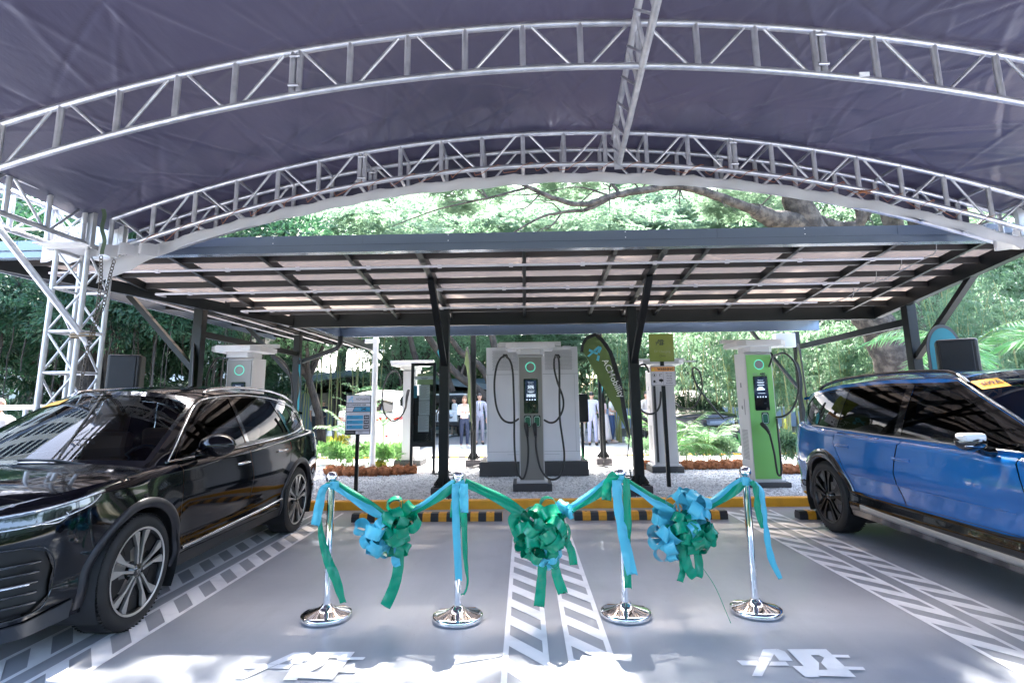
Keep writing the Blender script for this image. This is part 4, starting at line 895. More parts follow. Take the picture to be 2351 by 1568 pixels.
# large cabinet
cb = thing('power_cabinet', 'large pale grey power cabinet with perforated top corners on dark plinth', 'cabinet', (.17, 11.0, GZ)); M_CAB = mat('cabinet_grey', (.70, .69, .72), .45, noise=(2, (.75, .74, .77), .4, .7))
MB().bb(-1.04, 1.04, -.08, 1.1, 0, .27, .01).build('plinth', M_CONC2, cb)
MB().bb(-.90, .90, .0, .95, .271, 2.46, .01).build('body', M_CAB, cb)
mb = MB(); mb.bb(-.87, .87, -.006, -.0, .46, 1.925); mb.build('door_panel', M_CAB, cb)
mb = MB(); mb.bb(-.90, .90, -.003, -.001, 1.925, 1.932); mb.bb(-.875, -.871, -.009, -.0065, .46, 1.92); mb.bb(.82, .824, -.009, -.0065, .46, 1.92); mb.bb(-.5, .5, -.004, -.001, .40, .404); mb.bb(-.9, .9, -.004, -.001, .452, .457); mb.build('panel_gaps', M_INKG, cb)
for sx in (-1, 1):
    mb = MB()
    for i in range(26):
        for j in range(15):
            x = sx*(.26+i*.0205)+(.01 if j % 2 else 0); z = 2.02+j*.026; mb.box((x, -.003, z), (.007, .004, .016))
    mb.build('perforation', mat('hole_dark', (.10, .10, .11), .8), cb)
mb = MB(); mb.bb(-.68, .58, .02, .9, 2.461, 2.55, .006); mb.build('roof_cap', PUREW, cb)
mb = MB()
for x in (-.60, -.45, .32, .45): mb.bb(x, x+.11, .014, .02, 2.485, 2.52)
mb.build('cap_vents', M_INKG, cb); MB().bb(.62, .78, .1, .8, 2.461, 2.49).build('cap_plate', PUREW, cb)
mb = MB(); mb.tube([(.93, .1, .5), (.95, .05, .3), (1.02, -.02, .29), (1.1, -.08, .28)], .012, 6); mb.build('earth_wire', mat('green_wire', (.02, .3, .1), .5), cb)

# ---- boards and signs
LG = [[gp(x, y) for x, y in q] for q in EV]; lx0 = min(v.x for q in LG for v in q); lx1 = max(v.x for q in LG for v in q); ly0 = min(v.y for q in LG for v in q); ly1 = max(v.y for q in LG for v in q)
LOGO = [[((v.x-(lx0+lx1)/2)/(ly1-ly0), (v.y-(ly0+ly1)/2)/(ly1-ly0)) for v in q] for q in LG]
def logo(mb, cx, cz, s, M, sx=1):
    for q in LOGO: mb.add([M @ Vector((cx+u*s*sx, cz+v*s, 0)) for u, v in q], [tuple(range(len(q)))])
M_SIGNW = mat('sign_white', (.60, .58, .62), .45); M_CYAN = mat('sign_cyan', (.04, .30, .50), .45); M_SBLUE = mat('logo_blue', (.18, .48, .72), .4); M_LIME = mat('sign_lime', (.20, .25, .035), .35, coat=.3); M_LIMEB = mat('sign_lime_border', (.10, .15, .04), .4)
M_ORG = mat('sign_orange', (.80, .36, .10), .45)
def T_(mb, tx, s, x, z, y=-.0, **k): textmb(mb, tx, s, frontM(x, y, z), depth=.001, **k)
b = thing('price_board', 'black framed price board on a pole reading EV CHARGING HUB, left of the info board', 'sign', (-2.71, 9.2, GZ)); bw = .41; bz0, bz1 = .905, 1.545
MB().bb(-.028, .028, -.02, .02, .02, bz0).build('pole', DARKST, b)
MB().bb(-.11, .11, -.07, .07, 0, .012).build('base_plate', DARKST, b); 
MB().prism(rrect(0, (bz0+bz1)/2, bw, bz1-bz0, .015), F(0), .02).build('board_frame', M_INK, b)
mb = MB(); e = -.0215
for x0, x1, z0, z1 in ((-.195, .195, 1.415, 1.535), (-.195, .195, 1.355, 1.405), (-.195, .195, .975, 1.265), (-.03, .195, .915, .963)): mb.bb(x0, x1, e, e+.001, z0, z1)
mb.add([Vector((x, e, z)) for x, z in ((-.195, 1.275), (-.095, 1.275), (-.063, 1.345), (-.195, 1.345))], [(0, 1, 2, 3)]); mb.build('white_fields', M_SIGNW, b)
mb = MB(); mb.add([Vector((x, e, z)) for x, z in ((-.085, 1.275), (.195, 1.275), (.195, 1.345), (-.053, 1.345))], [(0, 1, 2, 3)])
for k in range(3): mb.bb(-.185, .085, e-.001, e-.0005, 1.15-.078*k, 1.215-.078*k)
mb.build('cyan_fields', M_CYAN, b)
mb = MB()
for k in range(3): mb.bb(.095, .185, e-.001, e-.0005, 1.15-.078*k, 1.215-.078*k)
mb.bb(-.195, -.04, e, e+.001, .915, .963)
T_(mb, 'ACMobility', .048, .07, 1.472, e-.001); T_(mb, 'EV CHARGING HUB', .034, -.03, 1.38, e-.001, bold=.001, shear=.2); T_(mb, '240', .056, .09, 1.31, e-.001, bold=.002); T_(mb, '7777', .036, .045, .938, e-.001, bold=.0005, shear=.1); mb.bb(-.07, .14, e-.001, e-.0006, 1.282, 1.285); T_(mb, 'kW', .018, .165, 1.29, e-.001)
for k in range(3):
    T_(mb, str(k+1), .05, -.165, 1.183-.078*k, e-.0015, bold=.001, shear=.15)
    mb.bb(-.135, -.09, e-.0015, e-.001, 1.193-.078*k, 1.20-.078*k); mb.bb(-.135, .03-.03*k, e-.0015, e-.001, 1.176-.078*k, 1.18-.078*k); mb.bb(-.135, .01+.02*k, e-.0015, e-.001, 1.164-.078*k, 1.167-.078*k)
mb.build('black_lettering', M_INK, b)
mb = MB(); T_(mb, 'DC', .052, -.015, 1.31, e-.001); T_(mb, 'CHARGING INSTRUCTIONS', .024, 0, 1.24, e-.001); mb.build('grey_lettering', M_INKG, b)
mb = MB(); 
for k in range(3):
    for i in range(3): mb.bb(.112+.022*i, .128+.022*i, e-.0015, e-.001, 1.172-.078*k, 1.196-.078*k-.004*(i % 2))
mb.bb(-.18, -.055, e-.001, e-.0005, .937, .941); mb.build('white_symbols', M_SIGNW, b)
mb = MB(); logo(mb, -.125, 1.472, .095, frontM(0, e-.001, 0), .8); mb.build('emblem', M_SBLUE, b)
b = thing('parking_sign', 'tall thin pole with yellow green sign reading Only above a white and orange WARNING sign', 'sign', (2.35, 9.5, GZ))
MB().bb(-.03, .03, -.015, .03, .0, 2.1).build('pole', DARKST, b)
gz = GZ; s = MB().prism(rrect(0, 2.365-gz, .415, .47, .018), F(-.016), .005).build('lime_panel', M_LIME, b)
mb = MB(); o1 = rrect(0, 2.365-gz, .400, .455, .016); o2 = rrect(0, 2.365-gz, .390, .445, .014); m = len(o1); mb.add([Vector((u, -.0218, v)) for u, v in o1+o2], [(i, (i+1) % m, m+(i+1) % m, m+i) for i in range(m)]); mb.build('border', M_LIMEB, s)
mb = MB(); Mx = frontM(0, -.0222, 0); logo(mb, -.055, 2.455-gz, .10, Mx, .8)
for q in bod:
    g = [gp(x, y) for x, y in q]; mb.add([Mx @ Vector((-.055+.8*.10*(v.x-(lx0+lx1)/2)/(ly1-ly0), 2.455-gz+.10*(v.y-(ly0+ly1)/2)/(ly1-ly0), 0)) for v in g], [tuple(range(len(g)))])
T_(mb, 'Only', .055, .01, 2.225-gz, -.0222); mb.build('lettering', mat('olive_ink', (.05, .07, .03), .5), s); mb = MB(); T_(mb, 'EV Charging', .055, .01, 2.30-gz, -.0222); mb.build('glare_lettering', mat('glare_ink', (.28, .32, .16), .5), s)  # EV Charging line is paler: glare on the panel put into its ink colour
s = MB().prism(rrect(0, 1.89-gz, .42, .33, .008), F(-.016), .005).build('warning_panel', M_SIGNW, b)
mb = MB(); mb.bb(-.197, .197, -.0222, -.0215, 1.965-gz, 2.04-gz); mb.build('orange_band', M_ORG, s)
mb = MB(); o1 = rrect(0, 1.89-gz, .405, .315, .004); o2 = rrect(0, 1.89-gz, .397, .307, .003); m = len(o1); mb.add([Vector((u, -.023, v)) for u, v in o1+o2], [(i, (i+1) % m, m+(i+1) % m, m+i) for i in range(m)]); mb.bb(0.0, .003, -.0225, -.0215, 1.74-gz, 1.962-gz)
T_(mb, 'WARNING', .056, .045, 2.0-gz, -.0228, bold=.0018)
for k, w_ in enumerate(('Do not', 'charge', 'during', 'severe', 'weather')): T_(mb, w_, .036, .10, 1.93-.04*k-gz, -.0225)
ringmb(mb, -.145, 1.905-gz, .032, .004, -.0222, 20); mb.bb(-.155, -.137, -.0226, -.022, 1.885-gz, 1.92-gz); mb.bb(-.06, -.05, -.0226, -.022, 1.88-gz, 1.925-gz); mb.bb(-.045, -.02, -.0226, -.022, 1.92-gz, 1.924-gz); mb.bb(-.034, -.030, -.0226, -.022, 1.91-gz, 1.934-gz)
for cx, r in ((-.15, .02), (-.055, .02), (-.035, .026), (-.015, .018)): mb.lathe([(0, 0), (r, 0)], 14, (cx, -.0224, (1.80 if cx < -.1 else 1.815)-gz), Matrix.Rotation(pi/2, 3, 'X'))
mb.bb(-.175, -.11, -.0226, -.022, 1.775-gz, 1.782-gz); mb.add([Vector((x, -.0225, z-gz)) for x, z in ((-.035, 1.80), (-.02, 1.80), (-.035, 1.765))], [(0, 1, 2)])
mb.build('black_lettering', M_INK, s); mb = MB(); mb.add([Vector((x, -.0226, z-gz)) for x, z in ((-.19, 1.975), (-.135, 1.975), (-.1625, 2.027))], [(0, 1, 2)]); mb.build('warning_triangle', mat('warn_yellow', (.75, .6, .05), .5), s)
b = thing('info_board', 'dark framed info board on two legs with papers behind glass', 'notice board', (-2.06, 11.5, GZ)); zb, zt = .53, 2.21
mb = MB(); 
for x0, x1, z0, z1 in ((-.255, -.20, 0, zt), (.20, .255, 0, zt), (-.2, .2, zt-.06, zt), (-.2, .2, zb, zb+.10)): mb.bb(x0, x1, -.03, .03, z0, z1)
mb.bb(-.29, -.17, -.05, .05, 0, .015); mb.bb(.17, .29, -.05, .05, 0, .015); mb.build('frame', DARKST, b)
MB().bb(-.2, .2, .005, .015, zb+.10, 1.55).build('back_panel', DARKST, b); 
MB().bb(-.2, .2, -.02, -.016, zb+.10, zt-.06).build('glass_pane', clear_mat('board_glass', (.92, .95, .95)), b)
M_PAP = mat('paper', (.78, .80, .84), .7)
for x0, x1, z0, z1 in ((-.09, .13, 1.45, 1.76), (-.09, .13, 1.15, 1.44), (-.10, .12, .82, 1.14)):
    s = MB().bb(x0, x1, .001, .003, z0, z1).build('paper', M_PAP, b); mb = MB(); z = z1-.03; k = 0
    while z > z0+.03: mb.bb(x0+.02, x1-.02-.05*((k*7) % 3)/2, .0, .0008, z, z+.004); z -= .018; k += 1
    mb.build('printed_lines', M_INKG, s)
s = MB().bb(-.13, .19, -.004, .0, 1.77, 1.99).build('notice', mat('notice_green', (.42, .52, .28), .5), b)
mb = MB(); mb.bb(-.18, .20, -.0065, -.0045, 1.87, 1.94); mb.build('notice_band', M_PAP, s); mb = MB(); mb.bb(-.05, .09, -.0075, -.0067, 1.90, 1.91); mb.bb(-.03, .07, -.0075, -.0067, 1.88, 1.888); mb.build('notice_text', M_INKG, s)
MB().bb(-.2, -.13, .003, .0045, 1.5, 1.75).build('blue_poster', M_CYAN, b)
b = thing('camera_pole', 'white pole with small security camera near the carport gutter', 'pole', (-3.18, 11.9, GZ))
MB().tube([(0, 0, 0), (0, 0, 2.98)], .058, 14).build('pole', WHITE, b)
mb = MB(); mb.box((-.13, -.02, 2.72), (.20, .09, .09), None, .015); mb.bb(-.06, .06, -.075, .075, 2.69, 2.77); mb.build('camera_body', WHITE, b); MB().box((-.24, -.03, 2.73), (.05, .08, .06), None, .01).build('camera_lens', M_INK, b)
# feather flags
M_OLIVE = mat('olive_flag_fabric', (.075, .11, .045), .7, bump=(3, .5, .02), trans=((.10, .15, .05), .3)); M_TEAL = mat('teal_flag_fabric', (.01, .16, .20), .6, bump=(3, .5, .02), trans=((.02, .22, .28), .3))
fo = [(x-1.93, z-GZ) for x, z in [(p.x, p.z) for p in S5(10.54, (1480, 985), (1462, 840), (1440, 700), (1405, 500), (1335, 265), (1255, 150), (1190, 113), (1112, 142), (1078, 205), (1070, 268))]]
fi = [(x-1.93, z-GZ) for x, z in [(p.x, p.z) for p in S5(10.54, (1472, 975), (1430, 830), (1408, 700), (1370, 510), (1305, 280), (1235, 175), (1190, 140), (1125, 165), (1095, 215), (1090, 268))]]
fl = [(x-1.93, z-GZ) for x, z in [(p.x, p.z) for p in S5(10.54, (1470, 965), (1425, 870), (1350, 740), (1280, 610), (1235, 530), (1190, 440), (1150, 365), (1120, 310), (1100, 285), (1090, 268))]]
def edge(x, y, d=5): return atan2(-y, -x)+radians(d)
def feather_flag(label, loc, rz, m, s=1, txt=True, parts=True):
    t = thing('feather_flag', label, 'flag', loc, rz, 'feather flags around the bays'); wv = lambda x, z: .03*sin(z*4+x*5)
    sm = lambda L: [Vector(L[min(int(k), len(L)-2)]).lerp(Vector(L[min(int(k), len(L)-2)+1]), k-min(int(k), len(L)-2)) for k in [i*(len(L)-1)/36 for i in range(37)]]
    A, B, C = sm(fo), sm(fi), sm(fl); rows = [[Vector(((a+(c-a)*j/10).x*s, wv(a.x+(c.x-a.x)*j/10, a.y)*j/10, (a+(c-a)*j/10).y*s)) for j in range(11)] for a, c in zip(B, C)]
    MB().grid(rows).build('banner', m, t)
    MB().grid([[Vector((a.x*s, -.006, a.y*s)), Vector((b_.x*s, -.012, b_.y*s))] for a, b_ in zip(A, B)]).build('sleeve', M_INK, t)
    mb = MB(); mb.tube([(0, 0, 0), (-.05, 0, .4*s), (A[0].x*s, 0, A[0].y*s)]+[(a.x*s, 0, a.y*s) for a in A[3::3]], .011, 6); mb.bar((-.18, -.18, .012), (.18, .18, .012), .03, .02); mb.bar((-.18, .18, .036), (.18, -.18, .036), .03, .02); mb.build('pole', M_INK, t)
    if txt:
        a = S5(10.54, (1262, 345))[0]; b_ = S5(10.54, (1405, 645))[0]; c = (a+b_)/2; an = atan2(b_.z-a.z, b_.x-a.x)
        for yy, nm in ((-.045, 'lettering'),):
            mb = MB(); textmb(mb, 'ACMobility', .165*s, Matrix.Translation(((c.x-1.93+.015)*s, yy, (c.z-GZ+.01)*s)) @ Matrix.Rotation(pi/2, 4, 'X') @ Matrix.Rotation(an, 4, 'Z'), bold=.001, depth=.001); mb.build(nm, WHITE, t)
        p = S5(10.54, (1188, 272))[0]; mb = MB(); logo(mb, 0, 0, .27*s, Matrix.Translation(((p.x-1.93)*s, -.04, (p.z-GZ)*s)) @ Matrix.Rotation(pi/2, 4, 'X') @ Matrix.Rotation(an+radians(45), 4, 'Z'), .85); mb.build('emblem', mat('flag_emblem_blue', (.10, .48, .65), .5), t)
    return t
feather_flag('olive feather flag with white lettering standing right of the large cabinet', (1.93, 10.54, GZ), 0, M_OLIVE)
g = gX(1018, 1080); feather_flag('teal feather flag seen edge on beside the column left of the cabinet', (-1.62, 11.3, GZ), edge(-1.62, 11.3, 8), M_TEAL, 1.08, False)
feather_flag('olive feather flag seen nearly edge on behind the column left of the cabinet', (-1.12, 12.3, GZ), edge(-1.12, 12.3, 13), M_OLIVE, 1.0, False)
feather_flag('teal feather flag seen edge on beside the column right of the cabinet', (1.68, 12.3, GZ), edge(1.68, 12.3, -7), M_TEAL, 1.0, False)
feather_flag('olive feather flag seen edge on, right of the green charger', (5.62, 11.3, GZ), edge(5.62, 11.3, 8), M_OLIVE, .95, False)
feather_flag('yellow green feather flag seen edge on in front of the left carport column', (-4.98, 8.35, GZ), edge(-4.98, 8.35, 6), M_OLIVE, .95, False)
feather_flag('teal feather flag seen edge on beside the left rear carport column', (-4.75, 11.9, GZ), edge(-4.75, 11.9, 6), M_TEAL, .95, False)
# round topped teal banner behind the right speaker
c = py(2172, 835, 8.1); b = thing('banner_flag', 'teal banner with black rounded edge behind the right speaker', 'flag', (c.x, c.y, GZ)); w = .25; zt = py(2176, 745, 8.1).z
def arch_out(w, zt, z0, n=24): return [(-w, z0)]+[(-w*cos(pi*i/n), zt-w*1.5+w*1.5*sin(pi*i/n)) for i in range(n+1)]+[(w, z0)]
MB().prism(arch_out(w, zt-GZ, .4), F(0), .012).build('edge', M_INK, b); MB().prism(arch_out(w-.04, zt-.05-GZ, .42), F(-.013), .003).build('banner', M_TEAL, b); mb = MB(); logo(mb, .0, 1.9-GZ, .24, frontM(0, -.018, 0)); mb.build('emblem', mat('banner_emblem', (.15, .55, .60), .5), b); MB().tube([(0, 0, 0), (0, 0, .45)], .02, 8).build('pole', M_INK, b)
# speakers on stands
def speaker(label, x, y, w, z0, z1, rz):
    t = thing('loudspeaker', label, 'speaker', (x, y, 0), rz, 'black loudspeakers on stands')
    MB().bb(-w/2, w/2, 0, .38, z0, z1, .035).build('cabinet', mat('speaker_black', (.006, .0065, .008), .5, bump=(80, .3, .002)), t)
    MB().bb(-w/2+.03, w/2-.06, -.012, .002, z0+.04, z1-.03, .01).build('grille', mat('grille_black', (.006, .008, .011), .45, .3, bump=(220, .8, .002)), t)
    mb = MB(); mb.tube([(0, .19, .25), (0, .19, z0)], .02, 8)
    for k in range(3): a = k*2.094; mb.tube([(0, .19, .75), (.42*cos(a), .19+.42*sin(a), .02)], .013, 6)
    mb.build('stand', M_INK, t)
q_ = py(283, 850, 8.4); speaker('black loudspeaker showing above the black car roof', q_.x, 8.4, .44, 1.52, 2.28, radians(24)); q_ = py(2206, 850, 7.4); speaker('black loudspeaker showing above the blue car roof', q_.x, 7.4, .44, 1.55, 2.24, radians(-33))

# ================================================================ BUILDINGS, CONES, FAR WALL
def bld(name, label, loc, rz=0, cat='building'): return thing(name, label, cat, loc, rz)
b = bld('gable_building', 'low blue grey building with dark wide gable roof beyond the road', (0, 0, 0)); Y = 29; p0 = py(560, 905, Y); p1 = py(1122, 905, Y); ap = py(812, 852, Y); e0 = py(540, 893, Y); e1 = py(1122, 882, Y)
MB().bb(p0.x, p1.x, Y+.5, Y+6, 0, 2.7).build('wall', mat('teal_grey_wall', (.10, .16, .20), .8, noise=(1, (.12, .18, .22), .4, .7)), b)
mb = MB(); ym, y1 = Y-.9, Y+7
for a, c in ((e0, ap), (ap, e1)):
    mb.add([(a.x, ym, a.z), (c.x, ym, c.z), (c.x, y1, c.z), (a.x, y1, a.z), (a.x, ym, a.z-.28), (c.x, ym, c.z-.28), (c.x, y1, c.z-.28), (a.x, y1, a.z-.28)], [(0, 1, 2, 3), (7, 6, 5, 4), (0, 4, 5, 1), (2, 6, 7, 3)])
mb.build('roof', mat('slate_roof_edge', (.12, .16, .19), .5), b)
mb = MB(); mb.add([(e0.x, Y-.2, e0.z-.28), (ap.x, Y-.2, ap.z-.28), (e1.x, Y-.2, e1.z-.28), (e1.x, Y-.2, 2.45), (e0.x, Y-.2, 2.45)], [(0, 1, 2, 3, 4)]); mb.build('gable_wall', mat('dark_timber', (.028, .03, .033), .8), b)
for i in range(5): x = p0.x+1+i*2.6; f = MB().bb(x, x+1.6, Y+.44, Y+.49, 1.1, 2.2).build('window', mat('dark_window', (.02, .03, .035), .1, coat=.5), b); MB().bb(x-.05, x+1.65, Y+.42, Y+.46, 1.02, 1.09).build('sill', M_CONC, f)
b = bld('white_building', 'white two storey building with windows behind the left trees', (0, 0, 0)); Y = 34
M_WB = mat('white_wall', (.66, .66, .64), .8, noise=(.8, (.58, .58, .56), .4, .7)); MB().bb(-34, -14.6, Y, Y+8, 0, 5.6).build('wall', M_WB, b)
MB().bb(-34.4, -14.2, Y-.6, Y+8.4, 5.6, 5.9).build('roof', M_WB, b); MB().bb(-34, -14.6, Y-.7, Y-.0, 2.9, 3.1).build('ledge', M_WB, b)
for i in range(9):
    for z in (1.0, 3.7):
        x = -33+i*2.1; f = MB().bb(x, x+1.3, Y-.05, Y-.005, z, z+1.3).build('window', MATS['dark_window'], b); fm = MB()
        for k in range(4): fm.bb(x+.325*k+.02*0, x+.325*k+.04, Y-.09, Y-.055, z, z+1.3)
        fm.build('frame', WHITE, f)
for i in range(2): MB().bb(-16.6+i*-5, -15.8+i*-5, Y-.45, Y-.01, 2.0, 2.6).build('air_conditioner', WHITE, b)
b = bld('pale_roof_house', 'house with bright pale roof left of the white camera pole', (0, 0, 0)); a = py(700, 800, 36); c = py(850, 842, 36)
MB().bb(a.x-3, c.x, 36, 42, 0, c.z-.3).build('wall', M_WB, b); MB().add([(a.x-3.5, 35.5, c.z-.1), (c.x+.5, 35.5, c.z-.5), (c.x-.5, 42, a.z+.4), (a.x-3, 42, a.z+.8)], [(0, 1, 2, 3)]).build('roof', mat('pale_metal_roof', (.6, .6, .6), .5), b)
b = bld('tower_block', 'tall white office block with rows of windows far to the left', (-46, 24, 0), radians(-28)); MB().bb(-4, 4, -22, 22, 0, 44).build('wall', M_WB, b); mb = MB()
for i in range(14):
    for k in range(11): mb.bb(4.0, 4.05, -21+k*3.9, -18.4+k*3.9, 2+i*3, 3.9+i*3)
w_ = mb.build('window_rows', MATS['dark_window'], b)
b = thing('low_wall', 'low stone wall with blue grey panels behind the far cars on the right', 'wall', (0, 0, 0)); MB().bb(3.0, 16, 23.6, 23.9, 0, .75).build('stone_base', mat('rough_stone', (.30, .29, .28), .9, noise=(3, (.16, .16, .15), .4, .6)), b)
mb = MB()
for i in range(14): mb.bb(3.1+i*.9, 3.9+i*.9, 23.4, 23.5, .35, 1.15)
mb.build('blue_grey_panels', mat('blue_grey_panel', (.18, .24, .34), .6), b); kerb('yellow_kerb', 6.0, 16, 21.2, 21.4, .22, mat('lime_yellow_paint', (.60, .60, .05), .5))
kerb('far_kerb', -30, 30, 27.5, 27.8, .15, M_CONC)
hg = MB(); V = []; 
C = np.random.default_rng(77).uniform([-34, 28.0, 0], [36, 30.5, 2.0], (6500, 3)); C = C[(C[:, 0] > -1.5) | (C[:, 0] < -15)]; V, F_ = fans(3, C, 0, .42, .07, 7)
tag(mesh_np('undergrowth', V, F_, L_MID), 'dense green undergrowth filling the ground beyond the road', 'undergrowth', None, 'stuff')
C = np.random.default_rng(78).uniform([-40, 44, 0], [44, 47, 9.0], (9000, 3)); V, F_ = fans(4, C, 0, 1.3, .26, 6); tag(mesh_np('distant_foliage', V, F_, L_MID), 'mass of distant foliage behind all trees', 'foliage', None, 'stuff')
def cone(label, x, y, m, h=.72, band=True):
    t = thing('traffic_cone', label, 'traffic cone', (x, y, .0)); MB().lathe([(.0, h), (.03, h), (.15, .03), (.15, .03)], 20).build('cone_body', m, t); MB().box((0, 0, .015), (.38, .38, .03), None, .005).build('base', m, t)
    if band: MB().lathe([(.068, h*.72), (.098, h*.48)], 20, (0, 0, 0)).build('band', WHITE, t)
M_CO = mat('cone_orange', (.75, .12, .03), .5); M_CY = mat('cone_yellow', (.72, .62, .08), .5)
g = gp(1786, 1013); cone('orange cone with white band just right of the green charger', g.x, g.y, M_CO, .9); g = gp(1806, 1002); cone('yellow cone right of the orange cone', g.x, g.y, M_CY, .7, False)
g = gp(755, 1024); cone('yellow green cone with pale band behind the left plant bed', g.x, g.y, mat('cone_lime', (.55, .62, .12), .5), .75); g = gp(773, 1018); cone('yellow cone beside the slim sapling', g.x, g.y, M_CY, .7, False)
g = gp(1818, 990); b = thing('bollard', 'orange and white striped post behind the green charger', 'bollard', (g.x, g.y, 0)); MB().tube([(0, 0, 0), (0, 0, 1.15)], .07, 12).build('post', M_CO, b); mb = MB(); mb.lathe([(.073, .7), (.073, .85)], 14); mb.build('band', WHITE, b); MB().lathe([(.073, .35), (.073, .5)], 14).build('band', WHITE, b)
g = py(80, 935, 7.6); b = thing('pipe_barrier', 'pale metal pipe barrier at the left picture edge', 'barrier', (0, 7.6, 0)); mb = MB(); x1 = py(215, 935, 7.6).x; mb.tube([(-11, 0, g.z), (x1-.08, 0, g.z), (x1, 0, g.z-.08), (x1, 0, .02)], .035, 10); mb.build('top_rail', M_ALW, b)
MB().tube([(py(58, 950, 7.6).x, 0, 0), (py(58, 950, 7.6).x, 0, g.z)], .03, 8).build('post', M_ALW, b)

rb_ = np.random.default_rng(91); C = np.concatenate([rb_.uniform([-26, -19, 0], [26, -15, 7.5], (8000, 3)), rb_.uniform([24, -16, 0], [28, 8, 7], (3500, 3))]); V, F_ = fans(6, C, 0, .8, .16, 7)
tag(mesh_np('reflection_foliage', V, F_, L_DARK), 'belt of dark foliage added behind the viewer to darken reflections in the cars', 'foliage', None, 'stuff')  # unseen foliage added behind the camera so paint and chrome reflect something dark

# ================================================================ CARS
def smooth_list(L, n):
    out = []; L = [Vector(p) for p in L]
    for i in range(n+1):
        t = i/n*(len(L)-1); a = min(int(t), len(L)-2); f = t-a; p0, p1, p2, p3 = L[max(a-1, 0)], L[a], L[a+1], L[min(a+2, len(L)-1)]
        out.append(.5*((2*p1)+(p2-p0)*f+(2*p0-5*p1+4*p2-p3)*f*f+(3*p1-p0-3*p2+p3)*f**3))
    return out
def pip(x, y, P):
    c = False; n = len(P); j = n-1
    for i in range(n):
        xi, yi = P[i][0], P[i][1]; xj, yj = P[j][0], P[j][1]
        if (yi > y) != (yj > y) and x < (xj-xi)*(y-yi)/(yj-yi)+xi: c = not c
        j = i
    return c
def densify(P, st):
    out = []
    for i in range(len(P)):
        a = P[i]; b = P[(i+1) % len(P)]; n = max(1, int(math.hypot(b[0]-a[0], b[1]-a[1])/st))
        for k in range(n): out.append((a[0]+(b[0]-a[0])*k/n, a[1]+(b[1]-a[1])*k/n))
    return out
def circ(cx, cz, r, a0, a1, n=28): return [(cx+r*cos(radians(a0+(a1-a0)*i/n)), cz+r*sin(radians(a0+(a1-a0)*i/n))) for i in range(n+1)]
def lerp_tab(T, x):
    if x <= T[0][0]: return T[0][1]
    for (a, b), (c, d) in zip(T, T[1:]):
        if x <= c: f = (x-a)/(c-a); f = f*f*(3-2*f) if len(T) < 5 else f; return b+(d-b)*f
    return T[-1][1]
def smooth_tab(T):
    q = smooth_list([(a, b, 0) for a, b in T], len(T)*8); return [(v.x, v.y) for v in q]
class Surf:
    """regions of a curved sheet: 2D outlines (a, z) carried onto the surface S(a, z)"""
    def __init__(s, S, outer, regions, step=.035, n_eps=.004):
        s.S = S; s.reg = regions; polys = [densify(outer, step)]+[densify(p, step) for _, p in regions]
        vs = []; es = []
        for P in polys:
            b = len(vs); vs += [Vector(p) for p in P]; es += [(b+i, b+(i+1) % len(P)) for i in range(len(P))]
        x0 = min(p[0] for p in outer); x1 = max(p[0] for p in outer); z0 = min(p[1] for p in outer); z1 = max(p[1] for p in outer)
        a = x0+step/2
        while a < x1:
            z = z0+step/2
            while z < z1:
                if pip(a, z, outer): vs.append(Vector((a, z)))
                z += step
            a += step
        V, _, Fc, *_r = geometry.delaunay_2d_cdt(vs, es, [], 0, 1e-5)
        s.V = V; s.out = {}
        for f in Fc:
            cx = sum(V[i].x for i in f)/3; cz = sum(V[i].y for i in f)/3
            if not pip(cx, cz, outer): continue
            nm = None
            for n_, p in regions:
                if pip(cx, cz, p): nm = n_; break
            s.out.setdefault(nm, []).append(tuple(f))
        s.e = n_eps
    def data(s, key, sg=1, off=0.0):
        fs = s.out.get(key, []); used = {}; vs = []; ns = []; of = []
        for f in fs:
            g = []
            for i in f:
                if i not in used:
                    used[i] = len(vs); a, z = s.V[i]; p = s.S(a, z); da = (s.S(a+s.e, z)-s.S(a-s.e, z)); dz = (s.S(a, z+s.e)-s.S(a, z-s.e)); n = dz.cross(da)
                    n = n.normalized() if n.length > 1e-12 else Vector((0, 1, 0))
                    if n.y < 0 and abs(n.y) > .3: n = -n
                    if off: p = p+n*off
                    vs.append(Vector((p.x, p.y*sg, p.z))); ns.append(Vector((n.x, n.y*sg, n.z)))
                g.append(used[i])
            of.append(g)
        out = []
        for g in of:
            a, b, c = (vs[i] for i in g); nn = (b-a).cross(c-a)
            if nn.dot(ns[g[0]]) < 0: g = g[::-1]
            out.append(tuple(g))
        return vs, out, ns
def mesh_n(name, datas, m, parent):
    vs = []; fs = []; ns = []
    for v, f, n in datas: b = len(vs); vs += v; fs += [tuple(b+i for i in q) for q in f]; ns += n
    if not fs: return None
    me = bpy.data.meshes.new(name); me.from_pydata([tuple(v) for v in vs], [], fs); me.polygons.foreach_set('use_smooth', [True]*len(fs)); me.materials.append(m); me.update()
    me.normals_split_custom_set_from_vertices([tuple(n) for n in ns]); return link(bpy.data.objects.new(name, me), parent)
CAR_GLASS = mat('tinted_car_glass', (.003, .004, .004), .02, coat=1, spec=.8)
